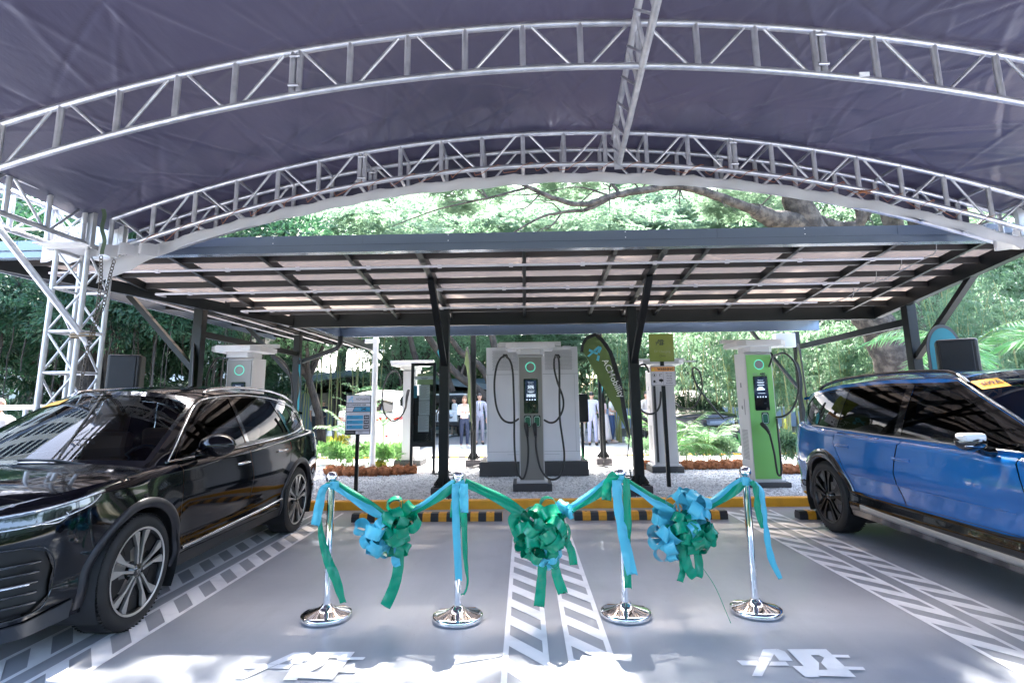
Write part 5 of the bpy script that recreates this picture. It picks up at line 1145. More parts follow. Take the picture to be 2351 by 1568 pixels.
def see_glass(name, tint, fac):
    m = bpy.data.materials.new(name); m.use_nodes = True; n = m.node_tree; n.nodes.remove(n.nodes['Principled BSDF'])
    tr = n.nodes.new('ShaderNodeBsdfTransparent'); tr.inputs[0].default_value = (*tint, 1); g = n.nodes.new('ShaderNodeBsdfGlossy'); g.inputs['Roughness'].default_value = .01
    lw = n.nodes.new('ShaderNodeFresnel'); lw.inputs[0].default_value = fac
    mx = n.nodes.new('ShaderNodeMixShader'); n.links.new(lw.outputs[0], mx.inputs[0]); n.links.new(tr.outputs[0], mx.inputs[1]); n.links.new(g.outputs[0], mx.inputs[2]); n.links.new(mx.outputs[0], n.nodes['Material Output'].inputs[0]); MATS[name] = m; return m
WS_GLASS = see_glass('windscreen_glass', (.50, .56, .55), 1.5); SIDE_GLASS = see_glass('side_window_glass', (.05, .065, .06), 1.5)
M_TRIM = mat('matte_black_trim', (.010, .010, .011), .5); M_GBLK = mat('gloss_black', (.003, .003, .0035), .12, coat=1); M_LEDW = mat('headlight_clear', (.35, .37, .40), .1, .6, coat=1); M_RED = mat('red_lamp', (.4, .01, .01), .15, coat=1)
M_SILV = mat('satin_silver', (.55, .54, .52), .3, .8); M_TAN = mat('tan_leather', (.30, .13, .07), .6); M_RIMD = mat('rim_dark', (.006, .006, .007), .3, .3); M_TEALB = mat('dash_grey', (.05, .07, .08), .6)
def wheel(parent, x, y, r, w, sg, style, rimcol):
    t = bpy.data.objects.new('wheel', None); link(t, parent); t.location = (x, y, r); t.rotation_euler = (0, 0, 0 if sg > 0 else pi)
    R = Matrix.Rotation(-pi/2, 3, 'X'); ri = r*.755; h = w/2
    MB().lathe([(ri, -h), (ri+.02, -h-.002), (r-.045, -h-.004), (r-.012, -h+.014), (r, -h+.04), (r, h-.04), (r-.012, h-.014), (r-.045, h+.004), (ri+.02, h+.004), (ri, h-.004)], 64, R=R).build('tyre', RUB, t)
    tr = MB()
    for k in range(72):
        a = 2*pi*k/72; d = Vector((cos(a), 0, sin(a))); e = Vector((-sin(a), 0, cos(a)))
        for s_ in (-1, 1): tr.bar(d*(r-.0036)+Vector((0, s_*(h-.012), 0))+e*.004, d*(r-.0036)+Vector((0, s_*(h-.075), 0))-e*.006*s_, .011, .006, up=d)
    tr.build('tread', RUB, t)
    mb = MB(); mb.lathe([(ri, h-.004), (ri-.004, h+.002), (ri-.016, h), (ri-.022, h-.02), (ri-.03, h-.10), (ri-.05, -h+.02)], 64, R=R); rim = mb.build('rim', M_RIMD, t)
    if style == 0: MB().lathe([(ri+.001, h+.0035), (ri-.004, h+.0045), (ri-.014, h+.002), (ri-.018, h-.012)], 64, R=R).build('rim_lip', M_SILV, rim)
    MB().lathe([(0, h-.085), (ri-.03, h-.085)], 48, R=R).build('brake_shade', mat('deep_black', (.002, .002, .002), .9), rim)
    MB().lathe([(.15, h-.075), (.10, h-.070), (.06, h-.06)], 32, R=R).build('brake_disc', mat('brake_steel', (.35, .33, .31), .4, .8), rim)
    def spoke(mb, pts, y0, y1, sm=False):
        mb.prism(pts, lambda u, v, d: Vector((u, y0+d, v)), y1-y0)
    def rot(P, a): return [(p[0]*cos(a)-p[1]*sin(a), p[0]*sin(a)+p[1]*cos(a)) for p in P]
    A = MB(); B = MB(); rr_ = ri-.02
    for k in range(5):
        a = 2*pi*k/5+.35
        if style == 0:                              # five twin blades, machined faces with dark pockets
            for s_ in (-1, 1):
                P = [(.045, s_*.006), (.045, s_*.024), (rr_*.6, s_*.035), (rr_*.97, s_*.085), (rr_*1.0, s_*.055), (rr_*.97, s_*.028), (rr_*.6, s_*.018)]
                if s_ < 0: P = P[::-1]
                spoke(A, rot(P, a), h-.022, h-.002)
            P = [(rr_*.45, -.12), (rr_*.96, -.19), (rr_*.99, -.12), (rr_*.97, -.095), (rr_*.6, -.045)]; spoke(B, rot(P, a), h-.05, h-.028)
            P = [(rr_*.28, .05), (rr_*.6, .05), (rr_*.96, .10), (rr_*.93, .24), (rr_*.5, .15)]; spoke(B, rot(P, a), h-.05, h-.03)
        else:                                       # five blocky dark spokes with square ends
            for s_ in (-1, 1):
                P = [(.05, s_*.010), (.05, s_*.036), (rr_*.66, s_*.05), (rr_*.97, s_*.10), (rr_*.99, s_*.03), (rr_*.7, s_*.022)]
                if s_ < 0: P = P[::-1]
                spoke(A, rot(P, a), h-.024, h-.002)
            P = [(rr_*.5, .10), (rr_*.95, .13), (rr_*.85, .27), (rr_*.40, .17)]; spoke(B, rot(P, a), h-.05, h-.02)
    A.build('spokes', M_SILV if style == 0 else M_RIMD, rim, True); B.build('spoke_inserts', M_RIMD if style == 0 else mat('rim_grey', (.10, .10, .105), .35, .5), rim, True)
    mb = MB(); mb.lathe([(0, h+.0), (.028, h+.0), (.034, h-.006), (.05, h-.014), (.055, h-.07)], 24, R=R)
    for k in range(5):
        a = 2*pi*k/5+.98; mb.lathe([(0, h-.02), (.008, h-.02), (.009, h-.04)], 8, (.062*cos(a), 0, .062*sin(a)), R)
    mb.build('hub_cap', M_GBLK, rim)
    if style == 0:
        mb = MB(); o = bpy.data.objects; M_ = Matrix.Translation((0, h+.002, 0)) @ Matrix.Rotation(pi, 4, 'Z') @ Matrix.Rotation(pi/2, 4, 'X'); textmb(mb, 'BYD', .022, M_, depth=.001, bold=.0005); mb.build('hub_lettering', M_SILV, rim)
        P = MB(); 
    return t
def car(label, cat, loc, rz, K):
    """K: dictionary of outlines; x forward from mid wheelbase, y left, z up"""
    t = thing(K.get('name', 'parked_car'), label, cat, loc, rz, K.get('group')); paint = K['paint']
    OL = smooth_list([(a, b, 0) for a, b in K['plan']], 240); cum = [0]
    for a, b in zip(OL, OL[1:]): cum.append(cum[-1]+(b-a).length)
    ST = cum[-1]; NX = len(OL)
    def base(s):
        s = max(0, min(ST, s)); lo, hi = 0, NX-1
        while hi-lo > 1:
            m = (lo+hi)//2
            if cum[m] <= s: lo = m
            else: hi = m
        f = (s-cum[lo])/(cum[hi]-cum[lo]+1e-12); return OL[lo].lerp(OL[hi], f)
    def frame(s):
        p = base(s); q = base(s+.02)-base(s-.02); q.normalize(); return p, Vector((-q.y, q.x, 0))   # outward normal
    xs = [base(i*ST/600).x for i in range(601)]
    def X(x):                                       # arclength at a given x on the flank
        for i in range(600):
            if xs[i] <= x <= xs[i+1]: return (i+(x-xs[i])/(xs[i+1]-xs[i]+1e-9))*ST/600
        return 0 if x < xs[0] else ST
    ZS = smooth_tab(K['shoulder']); PS = smooth_tab(K['side']); PF = smooth_tab(K['front']); PR = smooth_tab(K['rear']); r = K.get('round', .07)
    def S(s, z):
        p, n = frame(s); zt = lerp_tab(ZS, p.x); wf = max(0, n.x)**2; wr = max(0, -n.x)**2
        i = lerp_tab(PS, z)*(1-wf-wr)+lerp_tab(PF, z)*wf+lerp_tab(PR, z)*wr; d = zt-z
        if d < r: d = max(d, 0); i += r-sqrt(max(0, r*r-(r-d)**2))
        if 'flare' in K:
            for cx, cz, rad in K['arches']:
                q = math.hypot(p.x-cx, z-cz); 
                if q < rad+.22: i -= K['flare']*(1-(max(0, q-rad)/.22))**2*(1-wf-wr)
        return Vector((p.x-n.x*i, p.y-n.y*i, z))
    zb = K['sill']; top = []; n = 120
    for k in range(n+1): s = ST*k/n; top.append((s, lerp_tab(ZS, base(s).x)))
    low = [(0, K.get('rear_low', zb))]; low += [(X(a), b) for a, b in K['lower']]; low += [(ST, K.get('front_low', zb))]
    outer = low+top[::-1]
    regs = [(nm, [((ST-a) if fr == 'F' else (X(a) if fr == 'X' else a), b) for a, b in P]) for nm, fr, P in K['regions']]
    arch = [('void', [(X(a), b) for a, b in circ(cx, cz, rad, -20, 200)]+[(X(cx-rad), -.1), (X(cx+rad), -.1)][::1]) for cx, cz, rad in K['arches']]
    sf = Surf(S, outer, arch+regs, K.get('step', .035))
    body = [sf.data(None, sg) for sg in (1, -1)]
    rows = []                                      # bonnet, belt deck and tail top between the shoulders
    for k in range(0, 141):
        s = ST*k/140; p = S(s, lerp_tab(ZS, base(s).x)); c = K['crown'](p.x); y = max(p.y, 0.0)
        rows.append([Vector((p.x, y*u, p.z+c*(1-abs(u)**2.2)*min(1, y/.6))) for u in [i/12 for i in range(-12, 13)]])
    mb = MB().grid(rows); bd = mesh_n('body', body, paint, t)
    dk = mb.build('bonnet_and_deck', paint, t)
    matof = K['mats']
    for nm in dict.fromkeys(n_ for n_, _, _ in K['regions']):
        for sg in (1, -1):
            d = sf.data(nm, sg, K['off'].get(nm, 0)); o = mesh_n(nm, [d], matof[nm], t)
    for cx, cz, rad in K['arches']:                 # arch lips and liners
        for sg in (1, -1):
            if K.get('lip'):
                rr = []
                for a, b in circ(cx, cz, rad, -12, 192, 40):
                    q = []
                    for e, o_ in ((-.012, -.02), (-.002, .004), (.03, .014), (K['lip'], .006), (K['lip']+.004, -.004)):
                        aa = cx+(a-cx)*(rad+e)/rad; bb = max(cz+(b-cz)*(rad+e)/rad, .26); s0 = X(aa); p = S(s0, bb); nn = frame(s0)[1]; q.append(Vector((p.x+nn.x*o_, (p.y+nn.y*o_)*sg, bb)))
                    rr.append(q)
                MB().grid(rr).build('wheel_arch_trim', K['lipmat'], t, False)
            W_ = S(X(cx), cz+rad*.9).y; mb = MB(); mb.grid([[Vector((cx+rad*1.01*cos(a), sg*yy, cz+rad*1.01*sin(a))) for yy in (W_-.01, W_-.38)] for a in [radians(-30+240*i/24) for i in range(25)]]); mb.add([Vector((cx+rad*1.02*cos(a), sg*(W_-.36), cz+rad*1.02*sin(a))) for a in [radians(-30+240*i/24) for i in range(25)]], [tuple(range(25))]); mb.build('wheel_arch_liner', M_TRIM, t)
    MB().bb(base(0).x+.25, base(ST).x-.30, -.70, .70, .20, .55).build('underbody', M_TRIM, t)
    # greenhouse
    gh = K['gh']; ZR = gh['edge']; tum = gh['tumble']
    def G(x, z):
        s = X(max(min(x, xs[-1]-.1), xs[0]+.06)); p = S(s, lerp_tab(ZS, x)); h = max(0, z-lerp_tab(ZS, x)); y = p.y-.012-tum*h-gh.get('curve', .12)*h*h-gh.get('nose', .06)*max(0, x-gh['nx'])**2-gh.get('tail', .10)*max(0, gh['tx']-x)**2
        return Vector((x, y, z))
    def dens(P, k=10): return P
    go = [(a, b) for a, b in gh['outline']]
    gs = Surf(G, go, gh['regions'], .04)
    d = [gs.data(None, sg) for sg in (1, -1)]; mesh_n('pillars', d, gh['pillar'], t)
    for nm in dict.fromkeys(n_ for n_, _ in gh['regions']):
        for sg in (1, -1): mesh_n(nm, [gs.data(nm, sg, gh['off'].get(nm, 0))], gh['mats'][nm], t)
    def patch(E, bow, cr, nu=16, sgx=1, powr=2.0):
        return [[Vector((e.x+sgx*bw*(1-abs(u)**2), e.y*u, e.z+c*(1-abs(u)**powr))) for u in [i/nu*2-1 for i in range(nu+1)]] for e, bw, c in zip(E, bow, cr)]
    (wx0, wz0), (wx1, wz1) = gh['ws']; nv = 14
    E_ = [G(wx0+(wx1-wx0)*k/nv, wz0+(wz1-wz0)*k/nv+gh.get('wsb', .02)*sin(pi*k/nv)) for k in range(nv+1)]
    c1 = gh['rcrown']; bow0, bow1 = gh['wbow']
    # glass with a painted black border
    rows = patch(E_, [bow0+(bow1-bow0)*k/nv for k in range(nv+1)], [.03+(c1-.03)*k/nv for k in range(nv+1)])
    MB().grid(rows).build('windscreen', WS_GLASS, t)
    bd_ = MB()
    up = lambda p, d=.002: p+Vector((d*.5, 0, d*.9))
    def strip(a, b): 
        bd_.grid([[up(p) for p in a], [up(p) for p in b]])
    strip(rows[0], rows[1]); strip(rows[-2], rows[-1]); 
    for i0, i1 in ((0, 1), (-2, -1)):
        w0 = [r_[i0] for r_ in rows]; w1 = [r_[i1] for r_ in rows]; w1 = [a.lerp(b, .35) for a, b in zip(w0, w1)] if i0 == 0 else w1; w0 = [b.lerp(a, .35) for a, b in zip(w0, w1)] if i0 == -2 else w0
        strip(w0, w1)
    bd_.build('windscreen_border', M_GBLK, t)
    RX = gh['roof']; E2 = [G(a, b) for a, b in smooth_tab(RX)] if len(RX) > 3 else [G(a, b) for a, b in RX]; m = len(E2)
    rrows = patch(E2, [bow1*max(0, 1-3*k/m) for k in range(m)], [c1]*m, 16, 1, 2.4); MB().grid(rrows).build('roof', gh['roofmat'], t)
    if gh.get('sunroof'):
        a, b = gh['sunroof']; q = [r_ for r_ in rrows if a < r_[0].x < b]; MB().grid([[p+Vector((0, 0, .004)) for p in r_[3:-3]] for r_ in q]).build('sunroof', M_GBLK, t)
    (bx0, bz0), (bx1, bz1) = gh['rw']; E3 = [G(bx0+(bx1-bx0)*k/8, bz0+(bz1-bz0)*k/8) for k in range(9)]
    MB().grid(patch(E3, [.06+.04*k/8 for k in range(9)], [c1+(.0-c1)*k/8 for k in range(9)], 16, -1)).build('rear_window', CAR_GLASS, t)
    sp = [v.copy() for v in rrows[-1]]; MB().grid([[p+Vector((.03, 0, .012)) for p in sp], [p+Vector((-.14, 0, .0)) for p in sp], [p+Vector((-.14, 0, -.03)) for p in sp], [p+Vector((0, 0, -.02)) for p in sp]]).build('rear_spoiler', gh['roofmat'], t)
    # cabin
    if K.get('cabin', True):
        sm = K['seat']; 
        for sy in (-.38, .38):
            mb = MB(); mb.box((.05, sy, .95), (.14, .46, .62), Matrix.Rotation(radians(-12), 3, 'Y'), .05); mb.box((-.06, sy, 1.33), (.10, .27, .20), Matrix.Rotation(radians(-10), 3, 'Y'), .04); mb.build('front_seat', sm, t)
        MB().box((-.95, 0, .95), (.16, 1.3, .6), None, .05).build('rear_seat', sm, t)
        mb = MB(); mb.box((wx0-.32, 0, wz0-.06), (.42, 1.5, .12), None, .04); mb.build('dashboard', M_TEALB, t)
        mb = MB(); R_ = Matrix.Rotation(radians(-25), 3, 'Y') @ Matrix.Rotation(pi/2, 3, 'Y'); mb.lathe([(.17+.014*cos(a), .014*sin(a)) for a in [i*pi/4 for i in range(9)]], 32, (wx0-.58, .38, wz0-.04), R_); mb.bar((wx0-.56, .22, wz0-.03), (wx0-.56, .54, wz0-.03), .02, .04); mb.build('steering_wheel', M_TRIM, t)
        MB().box((wx1+.06, 0, wz1-.02), (.03, .24, .07), None, .02).build('inner_mirror', M_TRIM, t)
    for cx, sg in ((K['arches'][0][0], 1), (K['arches'][0][0], -1), (K['arches'][1][0], 1), (K['arches'][1][0], -1)):
        wheel(t, cx, sg*(K['track']), K['wr'], .235, sg, K['wstyle'], K.get('rimcol', M_RIMD))
    t['_'] = 0; del t['_']
    return t, S, G, X, frame, E_, base, ST
def put_strip(t, name, S, X, frame, pts, h, off, m, sgs=(1, -1), mode='X'):
    for sg in sgs:
        rows = []
        for a, z in pts:
            s = X(a) if mode == 'X' else a; nn = frame(s)[1]; q = []
            for dz, o in ((-h/2, -.004), (-h/2, off), (h/2, off), (h/2, -.004)):
                p = S(s, z+dz); q.append(Vector((p.x+nn.x*o, (p.y+nn.y*o)*sg, z+dz)))
            rows.append(q)
        MB().grid(rows).build(name, m, t)
def dpts(P, n=10): return [(v.x, v.y) for v in smooth_list([(a, b, 0) for a, b in P], n*(len(P)-1))]
# ---------------------------------------------------------------- black SUV
P_BLK = mat('black_car_paint', (.0012, .0014, .0028), .08, coat=.35, spec=.35)
fd = [(.98, .50), (1.0, .74), (.96, 1.035), (-.16, 1.075), (-.20, .80), (-.16, .50)]
rd = [(-.175, .50), (-.215, .80), (-.175, 1.077), (-1.17, 1.125), (-1.20, .98), (-1.10, .80), (-.98, .62), (-.95, .50)]
KB = dict(paint=P_BLK, plan=[(-2.46, 0), (-2.45, .5), (-2.40, .75), (-2.22, .90), (-1.75, .955), (-.9, .968), (0, .970), (.9, .968), (1.55, .955), (1.95, .90), (2.20, .76), (2.33, .5), (2.37, 0)],
  shoulder=[(-2.46, 1.12), (-2.2, 1.15), (-1.4, 1.13), (-.6, 1.095), (0, 1.07), (.6, 1.05), (1.1, 1.035), (1.6, 1.015), (2.0, .985), (2.25, .945), (2.37, .91)],
  side=[(0, .10), (.25, .07), (.38, .03), (.50, .035), (.62, .012), (.76, 0), (.88, .008), (.96, .022), (1.15, .05)],
  front=[(0, .12), (.2, .05), (.35, .0), (.5, .01), (.72, .015), (.80, .03), (.88, .055), (1, .08)], rear=[(0, .1), (.3, .03), (.5, .0), (.75, .02), (.9, .05), (1.15, .10)],
  round=.055, sill=.23, lower=[(-2.2, .30), (-1.9, .28), (1.9, .25), (2.15, .21)], rear_low=.3, front_low=.19, flare=.018, arches=[(1.43, .375, .425), (-1.43, .375, .425)],
  regions=[('front_door', 'X', fd), ('rear_door', 'X', rd), ('door_gap', 'X', [(.99, .494), (1.008, .74), (.966, 1.045), (-.165, 1.085), (-1.18, 1.134), (-1.21, .98), (-1.107, .797), (-.987, .615), (-.957, .494)]),
     ('headlight', 'F', [(.08, .77), (.08, .83), (.5, .845), (.85, .885), (1.25, .955), (1.10, .87), (.94, .805), (.7, .775), (.4, .765)]), ('air_intake', 'F', [(.0, .32), (.0, .66), (.5, .69), (.82, .70), (.92, .67), (.97, .56), (.96, .42), (.88, .34), (.5, .315)]),
     ('lower_lip', 'F', [(0, .0), (0, .28), (.55, .275), (.85, .295), (1.10, .36), (1.12, .22), (1.12, .0)]), ('sill_trim', 'X', [(1.05, 0), (1.02, .36), (-.99, .36), (-1.05, 0)]), ('tail_lamp', 'S', [(0, .90), (0, .97), (.55, .98), (.95, 1.0), (1.0, .93), (.55, .88)])],
  mats=dict(front_door=P_BLK, rear_door=P_BLK, door_gap=M_TRIM, headlight=mat('headlight_dark_glass', (.015, .017, .02), .06, coat=1), air_intake=mat('intake_black', (.003, .003, .003), .5), lower_lip=mat('satin_dark_trim', (.04, .045, .052), .35, .4), sill_trim=M_TRIM, tail_lamp=M_RED), off=dict(door_gap=-.012, headlight=.003, air_intake=-.02, lower_lip=.012, sill_trim=.006),
  crown=lambda x: .045+.035*max(0, min(1, (x-.9)/.4)), lip=.055, lipmat=mat('satin_arch_trim', (.035, .035, .04), .35, .5), track=.835, wr=.375, wstyle=0, seat=M_TAN,
  gh=dict(tumble=.36, curve=.16, nx=.3, tx=-1.0, nose=.05, tail=.05, outline=[(1.24, 1.02), (1.24, 1.045), (.80, 1.325), (.36, 1.555), (0, 1.60), (-.6, 1.625), (-1.3, 1.59), (-1.9, 1.49), (-2.25, 1.385), (-2.38, 1.13), (-2.38, 1.10), (-1.4, 1.08), (0, 1.02)], edge=None,
    regions=[('side_window', [(.86, 1.095), (.66, 1.30), (.36, 1.49), (.05, 1.545), (-.20, 1.56), (-.24, 1.115)]), ('side_window', [(-.31, 1.118), (-.27, 1.562), (-.7, 1.565), (-1.12, 1.535), (-1.27, 1.30), (-1.33, 1.168)]), ('quarter_window', [(-1.39, 1.17), (-1.33, 1.30), (-1.18, 1.53), (-1.60, 1.475), (-1.86, 1.39), (-1.97, 1.27)]), 
      ('window_trim', [(.93, 1.072), (.69, 1.315), (.37, 1.512), (.05, 1.567), (-.3, 1.584), (-.7, 1.587), (-1.17, 1.553), (-1.62, 1.495), (-1.90, 1.405), (-2.03, 1.262), (-1.38, 1.142), (-.3, 1.095)])],
    off=dict(side_window=-.002, quarter_window=-.002, window_trim=.004), mats=dict(side_window=SIDE_GLASS, quarter_window=CAR_GLASS, window_trim=M_GBLK), pillar=P_BLK,
    ws=((1.24, 1.045), (.36, 1.555)), wbow=(.20, .10), rcrown=.075, roof=[(.36, 1.555), (0, 1.60), (-.6, 1.625), (-1.3, 1.59), (-1.9, 1.49), (-2.25, 1.385)], roofmat=P_BLK, sunroof=(-1.0, .1), rw=((-2.25, 1.385), (-2.38, 1.12))))
bc_, S, G, X, frame, WE, base_, ST = car('glossy black SUV with chrome window line parked on the left, nose towards the viewer', 'SUV', (-3.67, 5.47, 0), radians(-90+1.0), KB)
def on_gh(t, name, G, pts, w, off, m, sgs=(1, -1), n=8):
    for sg in sgs:
        q = dpts(pts, n); MB().tube([Vector((G(a, z).x, (G(a, z).y+off)*sg, z)) for a, z in q], w, 8).build(name, m, t)
on_gh(bc_, 'chrome_window_line', G, [(1.02, 1.06), (.69, 1.325), (.37, 1.522), (.0, 1.578), (-.6, 1.597), (-1.25, 1.557), (-1.72, 1.475), (-2.0, 1.38)], .009, .004, CHROME)
on_gh(bc_, 'chrome_window_line', G, [(1.02, 1.062), (.3, 1.076), (-.3, 1.092), (-.9, 1.115), (-1.4, 1.14), (-1.85, 1.19), (-2.08, 1.28)], .010, .008, CHROME)
on_gh(bc_, 'roof_rail', G, [(.20, 1.60), (.05, 1.645), (-.6, 1.675), (-1.3, 1.645), (-1.75, 1.57), (-1.9, 1.52)], .017, .0, CHROME)
put_strip(bc_, 'chrome_sill_strip', S, X, frame, dpts([(.92, .40), (.3, .41), (-.5, .43), (-.98, .45)]), .018, .012, CHROME)
put_strip(bc_, 'bonnet_edge_chrome', S, X, frame, dpts([(ST-.02, .862), (ST-.5, .872), (ST-.85, .905), (ST-1.25, .965)]), .012, .008, CHROME, mode='S')
for z in (.385, .44, .495, .55, .605): put_strip(bc_, 'intake_slat', S, X, frame, dpts([(ST-.02, z-.01), (ST-.5, z), (ST-.90, z+.015)]), .014, .004, M_GBLK, mode='S')
put_strip(bc_, 'intake_chrome', S, X, frame, dpts([(ST-.02, .478), (ST-.5, .49), (ST-.86, .503)]), .012, .008, CHROME, mode='S')
put_strip(bc_, 'intake_rim', S, X, frame, dpts([(ST-.1, .668), (ST-.5, .693), (ST-.82, .705), (ST-.93, .672), (ST-.98, .56), (ST-.965, .42), (ST-.88, .335), (ST-.5, .312)]), .010, .006, M_GBLK, mode='S')
put_strip(bc_, 'lamp_line', S, X, frame, dpts([(ST-.1, .79), (ST-.5, .80), (ST-.85, .825), (ST-1.12, .885), (ST-1.22, .945)]), .009, .006, CHROME, mode='S')
for s0, z0 in ((.98, .855), (.64, .825), (.32, .815)):
    put_strip(bc_, 'lamp_blade', S, X, frame, dpts([(ST-s0+.10, z0-.028), (ST-s0+.02, z0-.03), (ST-s0-.03, z0), (ST-s0-.02, z0+.02)], 6), .007, .008, CHROME, mode='S')
def mirror(t, x, y, z, m, sg, cap=None, s=1):
    mb = MB(); bm = bmesh.new(); bmesh.ops.create_icosphere(bm, subdivisions=3, radius=1)
    for v in bm.verts:
        c = v.co; k = 1-.25*max(0, c.x); v.co = Vector((c.x*.085*s*(1.1 if c.x > 0 else .75), c.y*.125*s*k, c.z*.075*s*k))
        if v.co.x < -.045*s: v.co.x = -.045*s
    mb.add([Vector((x+v.co.x, sg*(y+v.co.y), z+v.co.z)) for v in bm.verts], [[v.index for v in f.verts] if sg > 0 else [v.index for v in f.verts][::-1] for f in bm.faces], True); bm.free()
    o = mb.build('door_mirror', m, t); MB().tube([Vector((x-.02, sg*(y-.16), z-.08)), Vector((x, sg*(y-.09), z-.075)), Vector((x, sg*(y-.02), z-.04))], [.04, .032, .03], 10).build('mirror_stalk', M_GBLK, o)
    MB().tube([Vector((x+.01, sg*(y-.10), z-.028)), Vector((x+.075, sg*(y-.02), z-.028)), Vector((x+.055, sg*(y+.09), z-.026))], .006, 6).build('mirror_strip', CHROME, o); return o
for sg in (1, -1): mirror(bc_, .72, 1.06, 1.165, P_BLK, sg, s=1.28)
def handle(t, x, z, sg, m, S, X, L=.2, th=.018, flush=False):
    p = S(X(x), z); q = S(X(x-L), z+.004); o = .004 if flush else .03; mb = MB(); a = Vector((p.x, sg*(p.y+.002), z)); b = Vector((q.x, sg*(q.y+.002), z+.004)); y_ = Vector((0, sg*o, 0))
    mb.tube([a, a+y_*.8+Vector((-.015, 0, 0)), a.lerp(b, .5)+y_, b+y_*.8+Vector((.015, 0, 0)), b], th*.65, 8); o_ = mb.build('door_handle', m, t); return o_
for sg in (1, -1): handle(bc_, .10, .945, sg, CHROME, S, X); handle(bc_, -.83, .985, sg, CHROME, S, X)
mb = MB(); a, b = WE[10], WE[12]
def ws_pt(E, u, v, bow=(.20, .10), c=(.03, .075)):
    k = v*(len(E)-1); i = min(int(k), len(E)-2); e = E[i].lerp(E[i+1], k-i); bw = bow[0]+(bow[1]-bow[0])*v; cc = c[0]+(c[1]-c[0])*v; return Vector((e.x+bw*(1-u*u), e.y*u, e.z+cc*(1-u*u)))+Vector((.004, 0, .006))
M_STK = mat('orange_sticker', (.85, .40, .03), .5)
MB().grid([[ws_pt(WE, -.92+.3*i/6, .82+.10*j/3) for i in range(7)] for j in range(4)]).build('orange_permit', M_STK, bc_)
mb = MB(); mb.tube([ws_pt(WE, .55, .02), ws_pt(WE, .3, .06), ws_pt(WE, -.05, .07)], .008, 6); mb.tube([ws_pt(WE, -.15, .02), ws_pt(WE, -.4, .06), ws_pt(WE, -.75, .08)], .008, 6); mb.build('wiper', M_TRIM, bc_)
